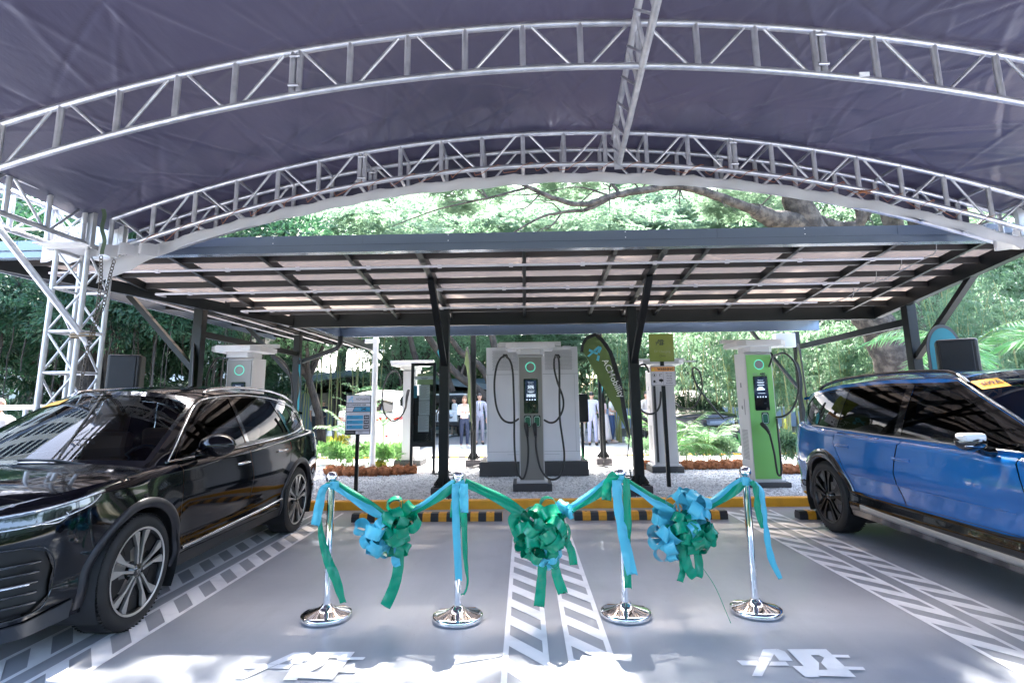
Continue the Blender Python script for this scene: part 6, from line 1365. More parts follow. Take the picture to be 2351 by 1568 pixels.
# ---------------------------------------------------------------- blue SUV
P_BLU = mat('blue_car_paint', (.005, .13, .42), .15, .1, coat=1, spec=.6)
fdb = [(1.08, .52), (1.10, .80), (1.02, 1.055), (-.22, 1.085), (-.28, .8), (-.22, .52)]
rdb = [(-.235, .52), (-.295, .8), (-.235, 1.087), (-1.30, 1.115), (-1.33, 1.0), (-1.20, .86), (-1.06, .66), (-1.02, .52)]
KE = dict(paint=P_BLU, plan=[(-2.48, 0), (-2.46, .6), (-2.42, .82), (-2.28, .93), (-1.9, .97), (-.9, .985), (0, .988), (.9, .985), (1.8, .965), (2.15, .90), (2.35, .76), (2.44, .5), (2.46, 0)],
  shoulder=[(-2.48, 1.20), (-2.3, 1.19), (-1.8, 1.14), (-1.2, 1.115), (-.4, 1.09), (.4, 1.07), (1.1, 1.055), (1.7, 1.03), (2.2, .98), (2.46, .92)],
  side=[(0, .09), (.25, .06), (.38, .035), (.50, .045), (.60, .03), (.72, .0), (.86, .0), (.98, .015), (1.2, .05)], front=[(0, .1), (.3, .02), (.6, .0), (.9, .06), (1.2, .1)], rear=[(0, .12), (.3, .04), (.55, .0), (.9, .03), (1.2, .10)],
  round=.045, sill=.24, lower=[(-2.2, .32), (-1.9, .28), (1.9, .25), (2.2, .22)], rear_low=.34, front_low=.2, flare=.02, arches=[(1.55, .39, .435), (-1.55, .39, .435)],
  regions=[('front_door', 'X', fdb), ('rear_door', 'X', rdb), ('door_gap', 'X', [(1.09, .514), (1.108, .80), (1.03, 1.066), (-.22, 1.096), (-1.31, 1.126), (-1.34, 1.0), (-1.207, .857), (-1.067, .655), (-1.027, .514)]),
     ('sill_cladding', 'X', [(1.30, 0), (1.18, .30), (1.03, .515), (.85, .50), (-.80, .50), (-.95, .52), (-1.06, .52), (-1.15, .38), (-1.22, 0)]), ('bumper_cladding', 'S', [(0, 0), (0, .45), (.8, .45), (1.25, .50), (1.40, .42), (1.45, 0)]), ('tail_lamp', 'S', [(.75, .80), (.80, 1.16), (.98, 1.19), (1.0, 1.1), (.90, .80)]), ('front_cladding', 'F', [(0, 0), (0, .40), (.9, .40), (1.15, .45), (1.2, 0)])],
  mats=dict(front_door=P_BLU, rear_door=P_BLU, door_gap=M_TRIM, sill_cladding=M_GBLK, bumper_cladding=M_GBLK, tail_lamp=M_RED, front_cladding=M_GBLK), off=dict(door_gap=-.012, sill_cladding=.012, bumper_cladding=.01, front_cladding=.01),
  crown=lambda x: .04, lip=.085, lipmat=M_GBLK, track=.85, wr=.39, wstyle=1, rimcol=M_RIMD, seat=M_TRIM,
  gh=dict(tumble=.22, curve=.22, nx=.4, tx=-1.4, nose=.05, tail=.05, outline=[(1.38, 1.04), (1.38, 1.065), (.86, 1.36), (.28, 1.635), (.1, 1.65), (-.6, 1.665), (-1.5, 1.64), (-2.15, 1.555), (-2.28, 1.50), (-2.42, 1.20), (-2.42, 1.15), (-1.4, 1.07), (0, 1.04)], edge=None,
    regions=[('side_window', [(1.0, 1.11), (.74, 1.33), (.30, 1.55), (.1, 1.59), (-.22, 1.60), (-.27, 1.14)]), ('side_window', [(-.37, 1.142), (-.32, 1.602), (-.8, 1.60), (-1.27, 1.585), (-1.36, 1.17)]), ('quarter_window', [(-1.44, 1.172), (-1.35, 1.58), (-1.75, 1.555), (-2.06, 1.51), (-2.22, 1.40), (-2.12, 1.27), (-1.95, 1.185)]),
      ('window_surround', [(1.08, 1.09), (.76, 1.355), (.31, 1.58), (.1, 1.615), (-.6, 1.63), (-1.4, 1.605), (-2.08, 1.535), (-2.28, 1.42), (-2.16, 1.24), (-1.97, 1.160), (-1.3, 1.142), (-.3, 1.118)]), ('window_surround', [(1.36, 1.085), (.86, 1.352), (.30, 1.62), (.1, 1.612), (.31, 1.578), (.76, 1.353), (1.085, 1.09)])],
    off=dict(side_window=-.002, quarter_window=-.002, window_surround=.003), mats=dict(side_window=SIDE_GLASS, quarter_window=CAR_GLASS, window_surround=M_GBLK), pillar=P_BLU,
    ws=((1.38, 1.065), (.28, 1.635)), wbow=(.20, .10), rcrown=.08, roof=[(.28, 1.635), (.1, 1.65), (-.6, 1.665), (-1.5, 1.64), (-2.15, 1.555), (-2.28, 1.50)], roofmat=P_BLU, rw=((-2.28, 1.50), (-2.42, 1.18))))
be_, S, G, X, frame, WE, base_, ST = car('bright blue SUV with black cladding parked on the right, tail towards the chargers', 'SUV', (4.43, 5.17, 0), radians(-90), KE)
on_gh(be_, 'roof_rail', G, [(.40, 1.60), (.25, 1.675), (0, 1.72), (-.8, 1.735), (-1.5, 1.705), (-1.85, 1.655), (-1.98, 1.605)], .018, -.01, M_GBLK)
on_gh(be_, 'pillar_chrome', G, [(1.30, 1.125), (.87, 1.372), (.30, 1.64)], .008, .006, CHROME)
on_gh(be_, 'belt_line', G, [(1.06, 1.092), (.3, 1.108), (-.5, 1.122), (-1.3, 1.145), (-1.95, 1.162)], .007, .008, M_SILV)
put_strip(be_, 'silver_sill_strip', S, X, frame, dpts([(1.12, .335), (.3, .345), (-.5, .36), (-.92, .375)]), .055, .026, M_SILV)
put_strip(be_, 'door_crease', S, X, frame, dpts([(1.0, .675), (.3, .68), (-.5, .69), (-1.0, .70)]), .010, .006, P_BLU)
for sg in (1, -1):
    for xx, zz in ((-.06, .925), (-1.02, .975)):
        h_ = handle(be_, xx, zz, sg, P_BLU, S, X, .22, .022, True)
    m_ = mirror(be_, .84, 1.10, 1.16, M_GBLK, sg, s=.95); MB().box((.87, sg*1.12, 1.195), (.10, .17, .06), None, .02).build('mirror_cap', WHITE, m_)
MB().grid([[ws_pt(WE, -.93+.26*i/6, .80+.13*j/3) for i in range(7)] for j in range(4)]).build('orange_permit', M_STK, be_)
mb = MB(); o = ws_pt(WE, -.80, .865)+Vector((.004, 0, .006)); ux = (ws_pt(WE, -.70, .865)-ws_pt(WE, -.90, .865)).normalized(); uz = (ws_pt(WE, -.80, .93)-ws_pt(WE, -.80, .80)).normalized(); un = ux.cross(uz)
Mw = Matrix(((ux.x, uz.x, un.x, o.x), (ux.y, uz.y, un.y, o.y), (ux.z, uz.z, un.z, o.z), (0, 0, 0, 1))); textmb(mb, '309A', .085, Mw, depth=.001, bold=.002, sx=.85); mb.build('permit_lettering', mat('dark_maroon_ink', (.05, .005, .01), .5), be_)
bm = (ws_pt(WE, -.88, .865)-o).normalized()
# ---------------------------------------------------------------- plainer cars farther off
import copy
def far_car(label, loc, rz, paint, cat='SUV', **kw):
    K = dict(KB); K['gh'] = dict(KB['gh']); K['mats'] = dict(KB['mats']); K['paint'] = paint; K['mats'].update(front_door=paint, rear_door=paint); K['gh']['pillar'] = paint; K['gh']['roofmat'] = paint; K['step'] = .09; K['cabin'] = False; K['gh']['mats'] = dict(side_window=CAR_GLASS, quarter_window=CAR_GLASS, window_trim=M_GBLK); K['group'] = 'cars parked beyond the gravel'; K.update(kw)
    return car(label, cat, loc, rz, K)
P_WHT = mat('white_car_paint', (.72, .72, .72), .2, coat=1)
wsuv, S2, G2, X2, fr2, _, _, ST2 = far_car('white SUV seen from behind between the price board and the info board', (-4.35, 18.2, 0), radians(90), P_WHT); wsuv.scale = (1.0, 1.08, 1.12)
put_strip(wsuv, 'reflector', S2, X2, fr2, [(.45, .52), (.8, .53)], .05, .01, M_RED, mode='S')
dsuv, S2, G2, X2, fr2, _, _, ST2 = far_car('black SUV facing the viewer behind the right plant bed', (5.0, 18.0, 0), radians(-90), P_BLK); dsuv.scale = (1, 1.12, 1.08)
mb = MB(); 
for z in (.36, .42, .48): 
    s_ = [S2(ST2-a, z) for a in (0, .2, .4, .6)]; mb.tube([Vector((p.x+.01, p.y, z)) for p in s_], .012, 6); mb.tube([Vector((p.x+.01, -p.y, z)) for p in s_], .012, 6)
mb.build('grille_bar', CHROME, dsuv); MB().box((2.40, 0, .40), (.02, .52, .13)).build('number_plate', WHITE, dsuv)
far_car('white car at the left picture edge behind the pipe barrier', (-9.6, 13.8, 0), radians(170), P_WHT, 'car')
# boxy off roader
g = gp(1010, 1004); j = thing('off_roader', 'white boxy off roader with black bumper between info board and column', 'off roader', (g.x+.25, g.y+2.0, 0), radians(-90-8), 'cars parked beyond the gravel')
MB().bb(-2.0, .75, -.85, .85, .55, 1.12, .05).build('body', P_WHT, j); MB().bb(.7, 1.75, -.72, .72, .55, 1.15, .06).build('bonnet', P_WHT, j); MB().bb(-1.95, .45, -.76, .76, 1.13, 1.82, .08).build('cabin', MATS['black_plastic'], j); MB().bb(-1.97, .35, -.78, .78, 1.80, 1.88, .03).build('roof', P_WHT, j)
gr = MB().bb(1.75, 1.80, -.55, .55, .62, 1.05, .01).build('grille', P_WHT, j); mb = MB()
for i in range(7): mb.bb(1.798, 1.812, -.30+i*.09, -.25+i*.09, .68, 1.0)
mb.build('grille_slot', M_TRIM, gr)
for sg in (1, -1): MB().lathe([(0, .03), (.09, .02), (.10, 0)], 20, (1.79, sg*.44, .88), Matrix.Rotation(pi/2, 3, 'Y')).build('headlight', M_LEDW, j); MB().bb(.75, 1.7, sg*.88-.13, sg*.88+.13, .86, .92, .02).build('mudguard', M_TRIM, j)
MB().bb(1.82, 2.02, -.82, .82, .46, .66, .04).build('bumper', M_TRIM, j); MB().grid([[Vector((.48, y, 1.15)), Vector((.42, y, 1.78))] for y in (-.68, .68)]).build('windscreen', CAR_GLASS, j)
for x in (1.25, -1.35):
    for sg in (1, -1): wheel(j, x, sg*.80, .40, .26, sg, 1, M_RIMD)

# ================================================================ STANCHIONS, RIBBONS, BOWS
SPOT = [(749, 1418), (1051, 1421), (1437, 1413), (1736, 1405)]
SLB = ['leftmost chrome stanchion, green tail hanging down beside it', 'chrome stanchion between the first and the middle bow', 'chrome stanchion between the middle bow and the third bow', 'rightmost chrome stanchion, thin blue tail on its right']
def make_stanchion():
    t = thing('stanchion', SLB[0], 'stanchion', (0, 0, 0), 0, 'chrome stanchions holding the ribbon')
    MB().lathe([(0, .003), (.170, .003), (.176, .006)], 64).build('rubber_foot', RUB, t)
    MB().lathe([(.176, .006), (.178, .012), (.178, .030), (.172, .037), (.150, .044), (.09, .058), (.055, .072), (.038, .085), (.034, .092), (.030, .094), (0, .094)], 96).build('base', CHROME, t)
    MB().lathe([(.026, .07), (.026, .885), (.024, .892), (.014, .895)], 40).build('post', CHROME, t)
    MB().lathe([(.014, .89), (.012, .905), (.017, .910), (.012, .916), (.018, .921), (.030, .926), (.038, .937), (.042, .953), (.042, .966), (.038, .982), (.030, .994), (.018, 1.002), (.0, 1.005)], 40).build('ball_finial', CHROME, t)
    return t
ps = make_stanchion()
for i, q in enumerate(SPOT):
    o = ps if i == 0 else copy_tree(ps); o.location = gp(*q); o['label'] = SLB[i]
M_SG = GREENR; M_SB_ = BLUER
def strip(mb, pts, wid, wdir=(1, 0, 0), notch=0, n=10, th=.0006, wob=0):
    """satin band along pts; wid = width or list"""
    P = smooth_list(pts, n*(len(pts)-1)); m = len(P); W_ = [wid]*m if not hasattr(wid, '__len__') else [wid[min(int(i/(m-1)*(len(wid)-1)), len(wid)-2)]+(wid[min(int(i/(m-1)*(len(wid)-1)), len(wid)-2)+1]-wid[min(int(i/(m-1)*(len(wid)-1)), len(wid)-2)])*((i/(m-1)*(len(wid)-1))-min(int(i/(m-1)*(len(wid)-1)), len(wid)-2)) for i in range(m)]
    wd = [Vector(w) for w in wdir] if hasattr(wdir[0], '__len__') else [Vector(wdir)]*2
    rows = []
    for i, p in enumerate(P):
        f = i/(m-1)*(len(wd)-1); k = min(int(f), len(wd)-2); w = wd[k].lerp(wd[k+1], f-k).normalized(); t = (P[min(i+1, m-1)]-P[max(i-1, 0)]).normalized(); w = (w-t*w.dot(t)*.85).normalized(); nn = t.cross(w).normalized()
        row = []
        for j in range(5):
            u = j/4-.5; q = p+w*u*W_[i]+nn*(.006*cos(u*5)*1+wob*sin(i*.8+j)*.004)
            if notch and i == m-1: q = q-t*notch*(1-abs(u)*2)
            row.append(q)
        rows.append(row)
    mb.grid(rows)
def pxs(L, Y=4.2): return [py(x, y, Y+(q[0] if q else 0)) for x, y, *q in L]
PX = 1276/4.2
rb = thing('ribbon', 'long blue and green satin ribbon strung between the four stanchions', 'ribbon', (0, 0, 0))
SW = [[(768, 1112), (800, 1130), (840, 1158), (880, 1185)], [(905, 1190), (960, 1165), (1010, 1135), (1048, 1108)], [(1068, 1108), (1110, 1125), (1165, 1155), (1215, 1195)], [(1275, 1190), (1320, 1160), (1370, 1130), (1410, 1098)], [(1432, 1103), (1470, 1125), (1505, 1150), (1545, 1172)], [(1600, 1172), (1640, 1150), (1680, 1125), (1712, 1104)]]
for i, L in enumerate(SW):
    for k, (m_, dy, dYY) in enumerate(((M_SB_, -.012, -.012), (M_SG, .014, .008))):
        if i == 2: m_ = M_SG
        mb = MB(); q = [p+Vector((0, dYY*((-1)**i), dy*((-1)**(i+0)))) for p in pxs(L)]; strip(mb, q, [.035, .055, .06, .05], [(0, .3, 1), (.2, 1, .7), (0, .5, 1), (.1, -.6, 1)], n=12); mb.build('ribbon_span', m_, rb)
mb = MB()
for x, y in ((768, 1112), (1056, 1108), (1422, 1098), (1712, 1104)):
    c = py(x, y, 4.2); mb.lathe([(.031, -.028), (.036, -.01), (.033, .008), (.030, .024)], 20, c)
mb.build('ribbon_wrap', M_SB_, rb)
TAILS = [('blue', [(762, 1112, -.04), (742, 1122, -.04), (733, 1160, -.05), (722, 1208, -.05)], [.03, .05, .065, .07], .03), ('green', [(760, 1110, -.03), (744, 1124, -.03), (735, 1180, -.03), (738, 1230, -.04), (752, 1284, -.06), (770, 1328, -.08), (787, 1386, -.08)], [.04, .04, .02, .045, .062, .07, .05], .02),
 ('blue', [(1046, 1110, -.05), (1046, 1150, -.06), (1048, 1220, -.06), (1053, 1334, -.06)], [.05, .055, .055, .052], .02), ('blue', [(1066, 1110, -.05), (1066, 1140, -.055), (1065, 1178, -.055)], [.05, .065, .062], .02), ('green', [(1064, 1150, -.04), (1066, 1200, -.045), (1069, 1280, -.045), (1074, 1335, -.05), (1066, 1362, -.05), (1058, 1363, -.05)], [.045, .045, .035, .016, .014, .012], .0), ('green', [(1040, 1150, -.03), (1036, 1190, -.03)], [.03, .02], .01),
 ('green', [(1415, 1088, -.04), (1397, 1108, -.05), (1392, 1150, -.05)], [.07, .075, .068], .03), ('blue', [(1416, 1102, -.06), (1420, 1160, -.08), (1434, 1240, -.08), (1452, 1322, -.08)], [.07, .075, .078, .075], .03), ('green', [(1438, 1100, -.05), (1442, 1200, -.06), (1441, 1290, -.06), (1442, 1352, -.06)], [.05, .062, .05, .05], .03),
 ('green', [(1724, 1104, -.05), (1736, 1120, -.05), (1741, 1170, -.05), (1751, 1214, -.05)], [.03, .055, .055, .02], .02), ('blue', [(1722, 1103, -.03), (1748, 1128, -.03), (1758, 1200, -.04), (1770, 1276, -.05), (1793, 1330, -.05)], [.03, .05, .05, .05, .028], .02)]
for col, L, w, nt_ in TAILS:
    mb = MB(); strip(mb, pxs(L), w, [(1, .1, 0), (1, .5, .1), (1, -.3, 0)], notch=nt_, n=12, wob=1); mb.build('ribbon_tail', M_SG if col == 'green' else M_SB_, rb)
def loops(C, n, seed, L0, L1, wdt, cone, axis, jit=.02):
    """pull bow loops: each band leaves the knot, opens wide, folds over at its far end and comes back"""
    mb = MB(); r = random.Random(seed); ax_ = Vector(axis).normalized(); u = ax_.orthogonal().normalized(); v = ax_.cross(u); wdt *= 1.22
    for k in range(n):
        th = cone[0]+(cone[1]-cone[0])*((k+.5)/n)+r.uniform(-.1, .1); a = k*2.39996+r.uniform(-.3, .3); d = (ax_*cos(th)+(u*cos(a)+v*sin(a))*sin(th)).normalized()
        b = (d.cross(Vector((r.uniform(-1, 1), r.uniform(-1, 1), r.uniform(-1, 1))))).normalized(); w = d.cross(b); L = r.uniform(L0, L1)*(.85+.25*sin(th)); c0 = C+Vector((r.uniform(-1, 1), r.uniform(-.6, .6), r.uniform(-1, 1)))*jit; rows = []; N = 20; tw = r.uniform(-.35, .35); fat = r.uniform(.26, .40); sk = r.uniform(-.25, .25)
        for i in range(N+1):
            t = i/N; e = sin(pi*t); p = c0+d*L*(e**.7)+b*L*fat*sin(2*pi*t)*(1.15-.3*e)+w*L*sk*(t-.5)*e; ww = w*cos(tw*(t-.5)*2)+b*sin(tw*(t-.5)*2); hw = wdt*.5*(.22+.78*min(1, e*1.5)**.8); cr = d*(-.006)*e
            rows.append([p-ww*hw, p-ww*hw*.5+cr*.5, p+cr, p+ww*hw*.5+cr*.5, p+ww*hw])
        mb.grid(rows)
    return mb
def bow(label, cx, cy, greens, blues, tails, Y=4.17):
    C = py(cx, cy, Y); t = thing('ribbon_bow', label, 'bow', C, 0, 'big satin bows on the ribbon')
    for dx, dz, n, sd, L0, L1, cone, ax_ in greens: loops(Vector((dx, 0, dz)), n, sd, L0, L1, .062, cone, ax_).build('green_loops', M_SG, t)
    for dx, dz, n, sd, L0, L1, cone, ax_ in blues: loops(Vector((dx, .02, dz)), n, sd, L0, L1, .066, cone, ax_).build('blue_loops', M_SB_, t)
    for col, L, w, nt_ in tails:
        mb = MB(); strip(mb, [p-C for p in pxs(L)], w, [(1, .1, 0), (1, .4, .1), (1, -.2, 0)], notch=nt_, n=12, wob=1); mb.build('bow_tail', M_SG if col == 'g' else M_SB_, t)
    return t
bow('left bow, blue loops on its left side and green loops on its right', 888, 1213, [(.075, .055, 14, 1, .12, .17, (.3, 2.0), (.5, -.6, .3)), (.065, -.06, 6, 2, .11, .15, (.4, 1.8), (.6, -.3, -.6))], [(-.05, -.05, 15, 3, .12, .18, (.2, 1.9), (-.4, -.8, -.4))],
    [('g', [(918, 1245, -.02), (915, 1300, -.03), (905, 1345, -.04), (884, 1392, -.04)], [.05, .075, .078, .08], .0), ('b', [(905, 1250, -.05), (908, 1285, -.05), (912, 1300, -.05)], [.04, .06, .05], .0)])
bow('middle bow, almost all green with long forked tails', 1247, 1222, [(0, .02, 27, 4, .13, .20, (.1, 2.0), (0, -1, 0)), (.05, -.04, 6, 5, .11, .16, (.5, 1.7), (.5, -.6, -.5)), (-.07, -.09, 6, 15, .09, .14, (.4, 1.5), (-.6, -.4, -.7))], [(.14, .12, 5, 6, .07, .10, (.2, 1.6), (.5, -.5, .7)), (.02, -.12, 8, 7, .09, .13, (.2, 1.3), (.1, -.7, -.7))],
    [('g', [(1246, 1265, -.03), (1246, 1300, -.04), (1242, 1350, -.05), (1237, 1394, -.05)], [.05, .07, .073, .075], .045), ('g', [(1262, 1262, -.03), (1272, 1290, -.04), (1280, 1325, -.05), (1293, 1364, -.05)], [.05, .068, .07, .072], .045), ('g', [(1290, 1215, -.02), (1303, 1245, -.03), (1313, 1268, -.03), (1317, 1298, -.03)], [.04, .055, .058, .058], .04), ('g', [(1205, 1170, 0), (1180, 1190, -.02), (1188, 1230, -.02), (1200, 1262, -.02)], [.04, .085, .06, .05], .0)])
bow('right bow, green loops in front and a crown of blue loops behind', 1574, 1215, [(.02, -.01, 22, 8, .11, .165, (.1, 1.8), (.1, -1, 0)), (.08, -.05, 8, 9, .10, .14, (.4, 1.6), (.7, -.5, -.4))], [(-.03, .06, 15, 10, .15, .20, (.9, 2.0), (-.25, -.5, .5)), (.06, .14, 7, 11, .11, .15, (.2, 1.5), (.4, -.3, .8)), (-.10, -.06, 7, 12, .11, .16, (.3, 1.4), (-.8, -.2, -.5))],
    [('g', [(1560, 1215, -.06), (1562, 1260, -.07), (1568, 1305, -.06), (1561, 1336, -.06)], [.03, .045, .045, .045], .03), ('g', [(1575, 1215, -.08), (1573, 1260, -.08), (1582, 1305, -.08), (1600, 1322, -.05), (1604, 1290, -.02), (1592, 1225, .0)], [.05, .07, .075, .07, .06, .05], .0)])
mb = MB(); q = pxs([(1592, 1230), (1600, 1280), (1640, 1343, -.05), (1667, 1404, -.08), (1682, 1440, -.1)]); mb.tube(smooth_list(q, 40), .0022, 5); strip(mb, pxs([(1683, 1438, -.1), (1686, 1452, -.1), (1681, 1463, -.12), (1665, 1460, -.14)]), [.006, .04, .045, .02], (0, .3, 1), .01); tag(mb.build('curling_ribbon', M_SG), 'thin green curled ribbon trailing from the right bow down to the floor', 'ribbon')

# ================================================================ PEOPLE
SKIN = mat('skin', (.50, .29, .20), .5); HAIR = mat('black_hair', (.012, .010, .009), .4); HAIRB = mat('brown_hair', (.16, .08, .035), .45)
def skin_mesh(J, E, name, m, parent, sub=1):
    me = bpy.data.meshes.new(name); me.from_pydata([j[0] for j in J], E, []); o = bpy.data.objects.new(name, me); COL.objects.link(o)
    md = o.modifiers.new('s', 'SKIN'); md.use_smooth_shade = True; sv = me.skin_vertices[0].data
    for i, j in enumerate(J): sv[i].radius = j[1] if hasattr(j[1], '__len__') else (j[1], j[1]); sv[i].use_root = (i == 0)
    o.modifiers.new('b', 'SUBSURF').levels = sub
    bpy.context.view_layer.update(); ev = o.evaluated_get(bpy.context.evaluated_depsgraph_get()); m2 = bpy.data.meshes.new_from_object(ev)
    COL.objects.unlink(o); bpy.data.objects.remove(o); m2.materials.clear(); m2.materials.append(m); m2.name = name
    m2.polygons.foreach_set('use_smooth', [True]*len(m2.polygons)); return link(bpy.data.objects.new(name, m2), parent) if parent is not None else m2
def person(label, x, y, rz, H=1.68, shirt=(.7, .7, .7), pants=(.02, .025, .04), hair='short', jacket=None, stride=.0, arms=('down', 'down'), fem=False, dress=None, bag=False, tie=False, sleeves='short', head_turn=0, shoes=(.02, .02, .02), bald=False):
    t = thing('person', label, 'person', (x, y, .008 if y > 20 else .004), rz, 'people beyond the gravel'); s = H/1.7
    V = lambda a, b, c: (a*s, b*s, c*s)             # faces -y
    sh = .185 if not fem else .165; hp = .10
    J = [(V(0, 0, .95), (.145*s, .10*s)), (V(0, 0, 1.10), (.125*s, .09*s)), (V(0, .01, 1.28), (.15*s, .10*s)), (V(0, .01, 1.40), (.12*s, .08*s)), (V(0, .01, 1.47), .052*s), (V(0, -.005, 1.53), .05*s)]
    E = [(0, 1), (1, 2), (2, 3), (3, 4), (4, 5)]; arm_pts = []
    for k, sx in enumerate((-1, 1)):
        a = arms[k]; b = len(J); shp = V(sx*sh, .01, 1.39)
        if a == 'down': el, wr, hd = V(sx*(sh+.06), .03, 1.11), V(sx*(sh+.07), -.03, .87), V(sx*(sh+.065), -.05, .80)
        elif a == 'fold': el, wr, hd = V(sx*(sh+.06), .0, 1.12), V(sx*.02, -.19, 1.16), V(-sx*.07, -.17, 1.18)
        elif a == 'hold': el, wr, hd = V(sx*(sh+.05), .02, 1.12), V(sx*.10, -.23, 1.10), V(sx*.04, -.29, 1.12)
        else: el, wr, hd = V(sx*(sh+.08), .04, 1.12), V(sx*(sh+.0), -.16, .98), V(sx*(sh-.04), -.22, .99)
        J += [(shp, .055*s), (el, .040*s), (wr, .027*s), (hd, (.034*s, .018*s))]; E += [(3, b), (b, b+1), (b+1, b+2), (b+2, b+3)]; arm_pts.append((shp, el, wr, hd))
        dv = (Vector(hd)-Vector(wr)).normalized(); sd_ = dv.cross(Vector((0, 1, .2))).normalized()
        for f in range(4):
            q = Vector(hd)+sd_*(f-1.5)*.017*s+dv*.03*s; i = len(J); ln = (.055, .065, .06, .045)[f]*s; J += [(tuple(q), .0095*s), (tuple(q+dv*ln*.6+Vector((0, -.008, 0))), .008*s), (tuple(q+dv*ln+Vector((0, -.02, 0))*s), .007*s)]; E += [(b+3, i), (i, i+1), (i+1, i+2)]
        i = len(J); q = Vector(wr)+dv*.03*s; th = -sd_*sx*.035*s+Vector((0, -.02*s, 0)); J += [(tuple(q+th+dv*.02), .010*s), (tuple(q+th*1.4+dv*.05), .008*s)]; E += [(b+2, i), (i, i+1)]
    legs = []
    for k, sx in enumerate((-1, 1)):
        b = len(J); st = stride*(1 if k else -1); hpp, kn, an, toe = V(sx*hp*.9, 0, .88), V(sx*.10, -.03-st*.5, .48), V(sx*.105, .03-st, .09), V(sx*.12, -.13-st, .035)
        J += [(hpp, .085*s), (kn, .056*s), (an, .04*s), (toe, (.04*s, .025*s))]; E += [(0, b), (b, b+1), (b+1, b+2), (b+2, b+3)]; legs.append((hpp, kn, an, toe))
    body = skin_mesh(J, E, 'body', SKIN, None)
    # head with nose, brow, chin, ears, joined to the neck
    bm = bmesh.new(); bm.from_mesh(body); bb = bmesh.new(); bmesh.ops.create_icosphere(bb, subdivisions=4, radius=1); hc = Vector(V(0, -.015, 1.605)); Rt = Matrix.Rotation(head_turn, 3, 'Z')
    for v in bb.verts:
        c = v.co.copy(); q = Vector((c.x*.074, c.y*.093, c.z*.113)); 
        if c.z < -.2: q.x *= 1-.28*(-c.z-.2); q.y *= 1-.12*(-c.z-.2)
        if c.y < -.5: q.y -= .020*math.exp(-((c.x/.16)**2+((c.z+.12)/.17)**2)); q.y += .012*math.exp(-(((abs(c.x)-.35)/.16)**2+((c.z-.08)/.12)**2)); q.y -= .006*math.exp(-((c.x/.3)**2+((c.z+.5)/.09)**2)); q.y -= .005*math.exp(-((c.x/.5)**2+((c.z-.25)/.1)**2))
        if abs(c.x) > .93 and abs(c.z) < .3: q.x *= 1.10
        v.co = Rt @ (q*s)+hc
    tmp = bpy.data.meshes.new('h'); bb.to_mesh(tmp); bb.free(); bm.from_mesh(tmp); bpy.data.meshes.remove(tmp); bm.to_mesh(body); bm.free(); body.polygons.foreach_set('use_smooth', [True]*len(body.polygons)); link(bpy.data.objects.new('body', body), t)
    mb = MB()
    for sx in (-1, 1): mb.lathe([(0, .0), (.010*s, .0)], 10, Rt @ Vector((sx*.027*s, -.088*s, .012*s))+hc, Rt @ Matrix.Rotation(pi/2, 3, 'X')); mb.box(Rt @ Vector((sx*.028*s, -.090*s, .032*s))+hc, (.026*s, .004, .005*s), Rt)
    mb.build('eyes', HAIR, t); mb = MB(); mb.box(Rt @ Vector((0, -.091*s, -.048*s))+hc, (.036*s, .008, .008*s), Rt); mb.build('mouth', mat('lips', (.35, .12, .10), .5), t)
    if not bald:
        bm = bmesh.new(); bmesh.ops.create_icosphere(bm, subdivisions=3, radius=1); k_ = MB(); 
        for v in bm.verts:
            c = v.co.copy(); q = Vector((c.x*.083, c.y*.102+.010, c.z*.122+.008))
            if c.z < .25 and c.y < -.1: q *= .86
            if c.z < -.25: q *= .8
            if hair == 'long' and c.z < .2 and c.y > -.35: q = Vector((c.x*.095, max(c.y, -.1)*.09+.035, c.z*.24-.03))
            v.co = Rt @ (q*s)+hc
        k_.add([v.co.copy() for v in bm.verts], [[v.index for v in f.verts] for f in bm.faces], True); bm.free(); k_.build('hair', HAIRB if hair == 'long' and fem == 2 else HAIR, t)
    cm = lambda c, n_: mat('%s_%d_%d_%d' % (n_, c[0]*99, c[1]*99, c[2]*99), c, .8, bump=(22, .5, .01))
    g = .016*s; tc = jacket or shirt; JJ = [(V(0, .0, .90 if not jacket else .80), (.165*s+g, .125*s+g*.5)), (V(0, 0, 1.08), (.135*s+g, .10*s+g*.5)), (V(0, .01, 1.27), (.152*s+g, .106*s+g*.5)), (V(0, .01, 1.40), (.12*s+g, .082*s+g*.5)), (V(0, .012, 1.455), .058*s)]; EE = [(0, 1), (1, 2), (2, 3), (3, 4)]
    for a in arm_pts:
        b = len(JJ); JJ += [(a[0], .062*s+g*.6), (a[1], .048*s+g*.6)]; EE += [(3, b), (b, b+1)]
        if jacket or sleeves == 'long': JJ.append((tuple(Vector(a[2])), .034*s+g*.4)); EE.append((b+1, b+2))
        else: JJ[-1] = (tuple(Vector(a[0]).lerp(Vector(a[1]), .72)), .056*s+g*.5)
    skin_mesh(JJ, EE, 'jacket' if jacket else 'shirt', cm(tc, 'cloth'), t)
    if jacket:
        mb = MB(); mb.prism([(-.045*s, 1.44*s), (.045*s, 1.44*s), (.02*s, 1.12*s), (-.02*s, 1.12*s)], lambda u, v, w: Vector((u, -.118*s-w, v)), .006); mb.build('shirt_front', WHITE, t)
        if tie: MB().prism([(-.014*s, 1.42*s), (.014*s, 1.42*s), (.022*s, 1.15*s), (0, 1.10*s), (-.022*s, 1.15*s)], lambda u, v, w: Vector((u, -.126*s-w, v)), .006).build('tie', M_INK, t)
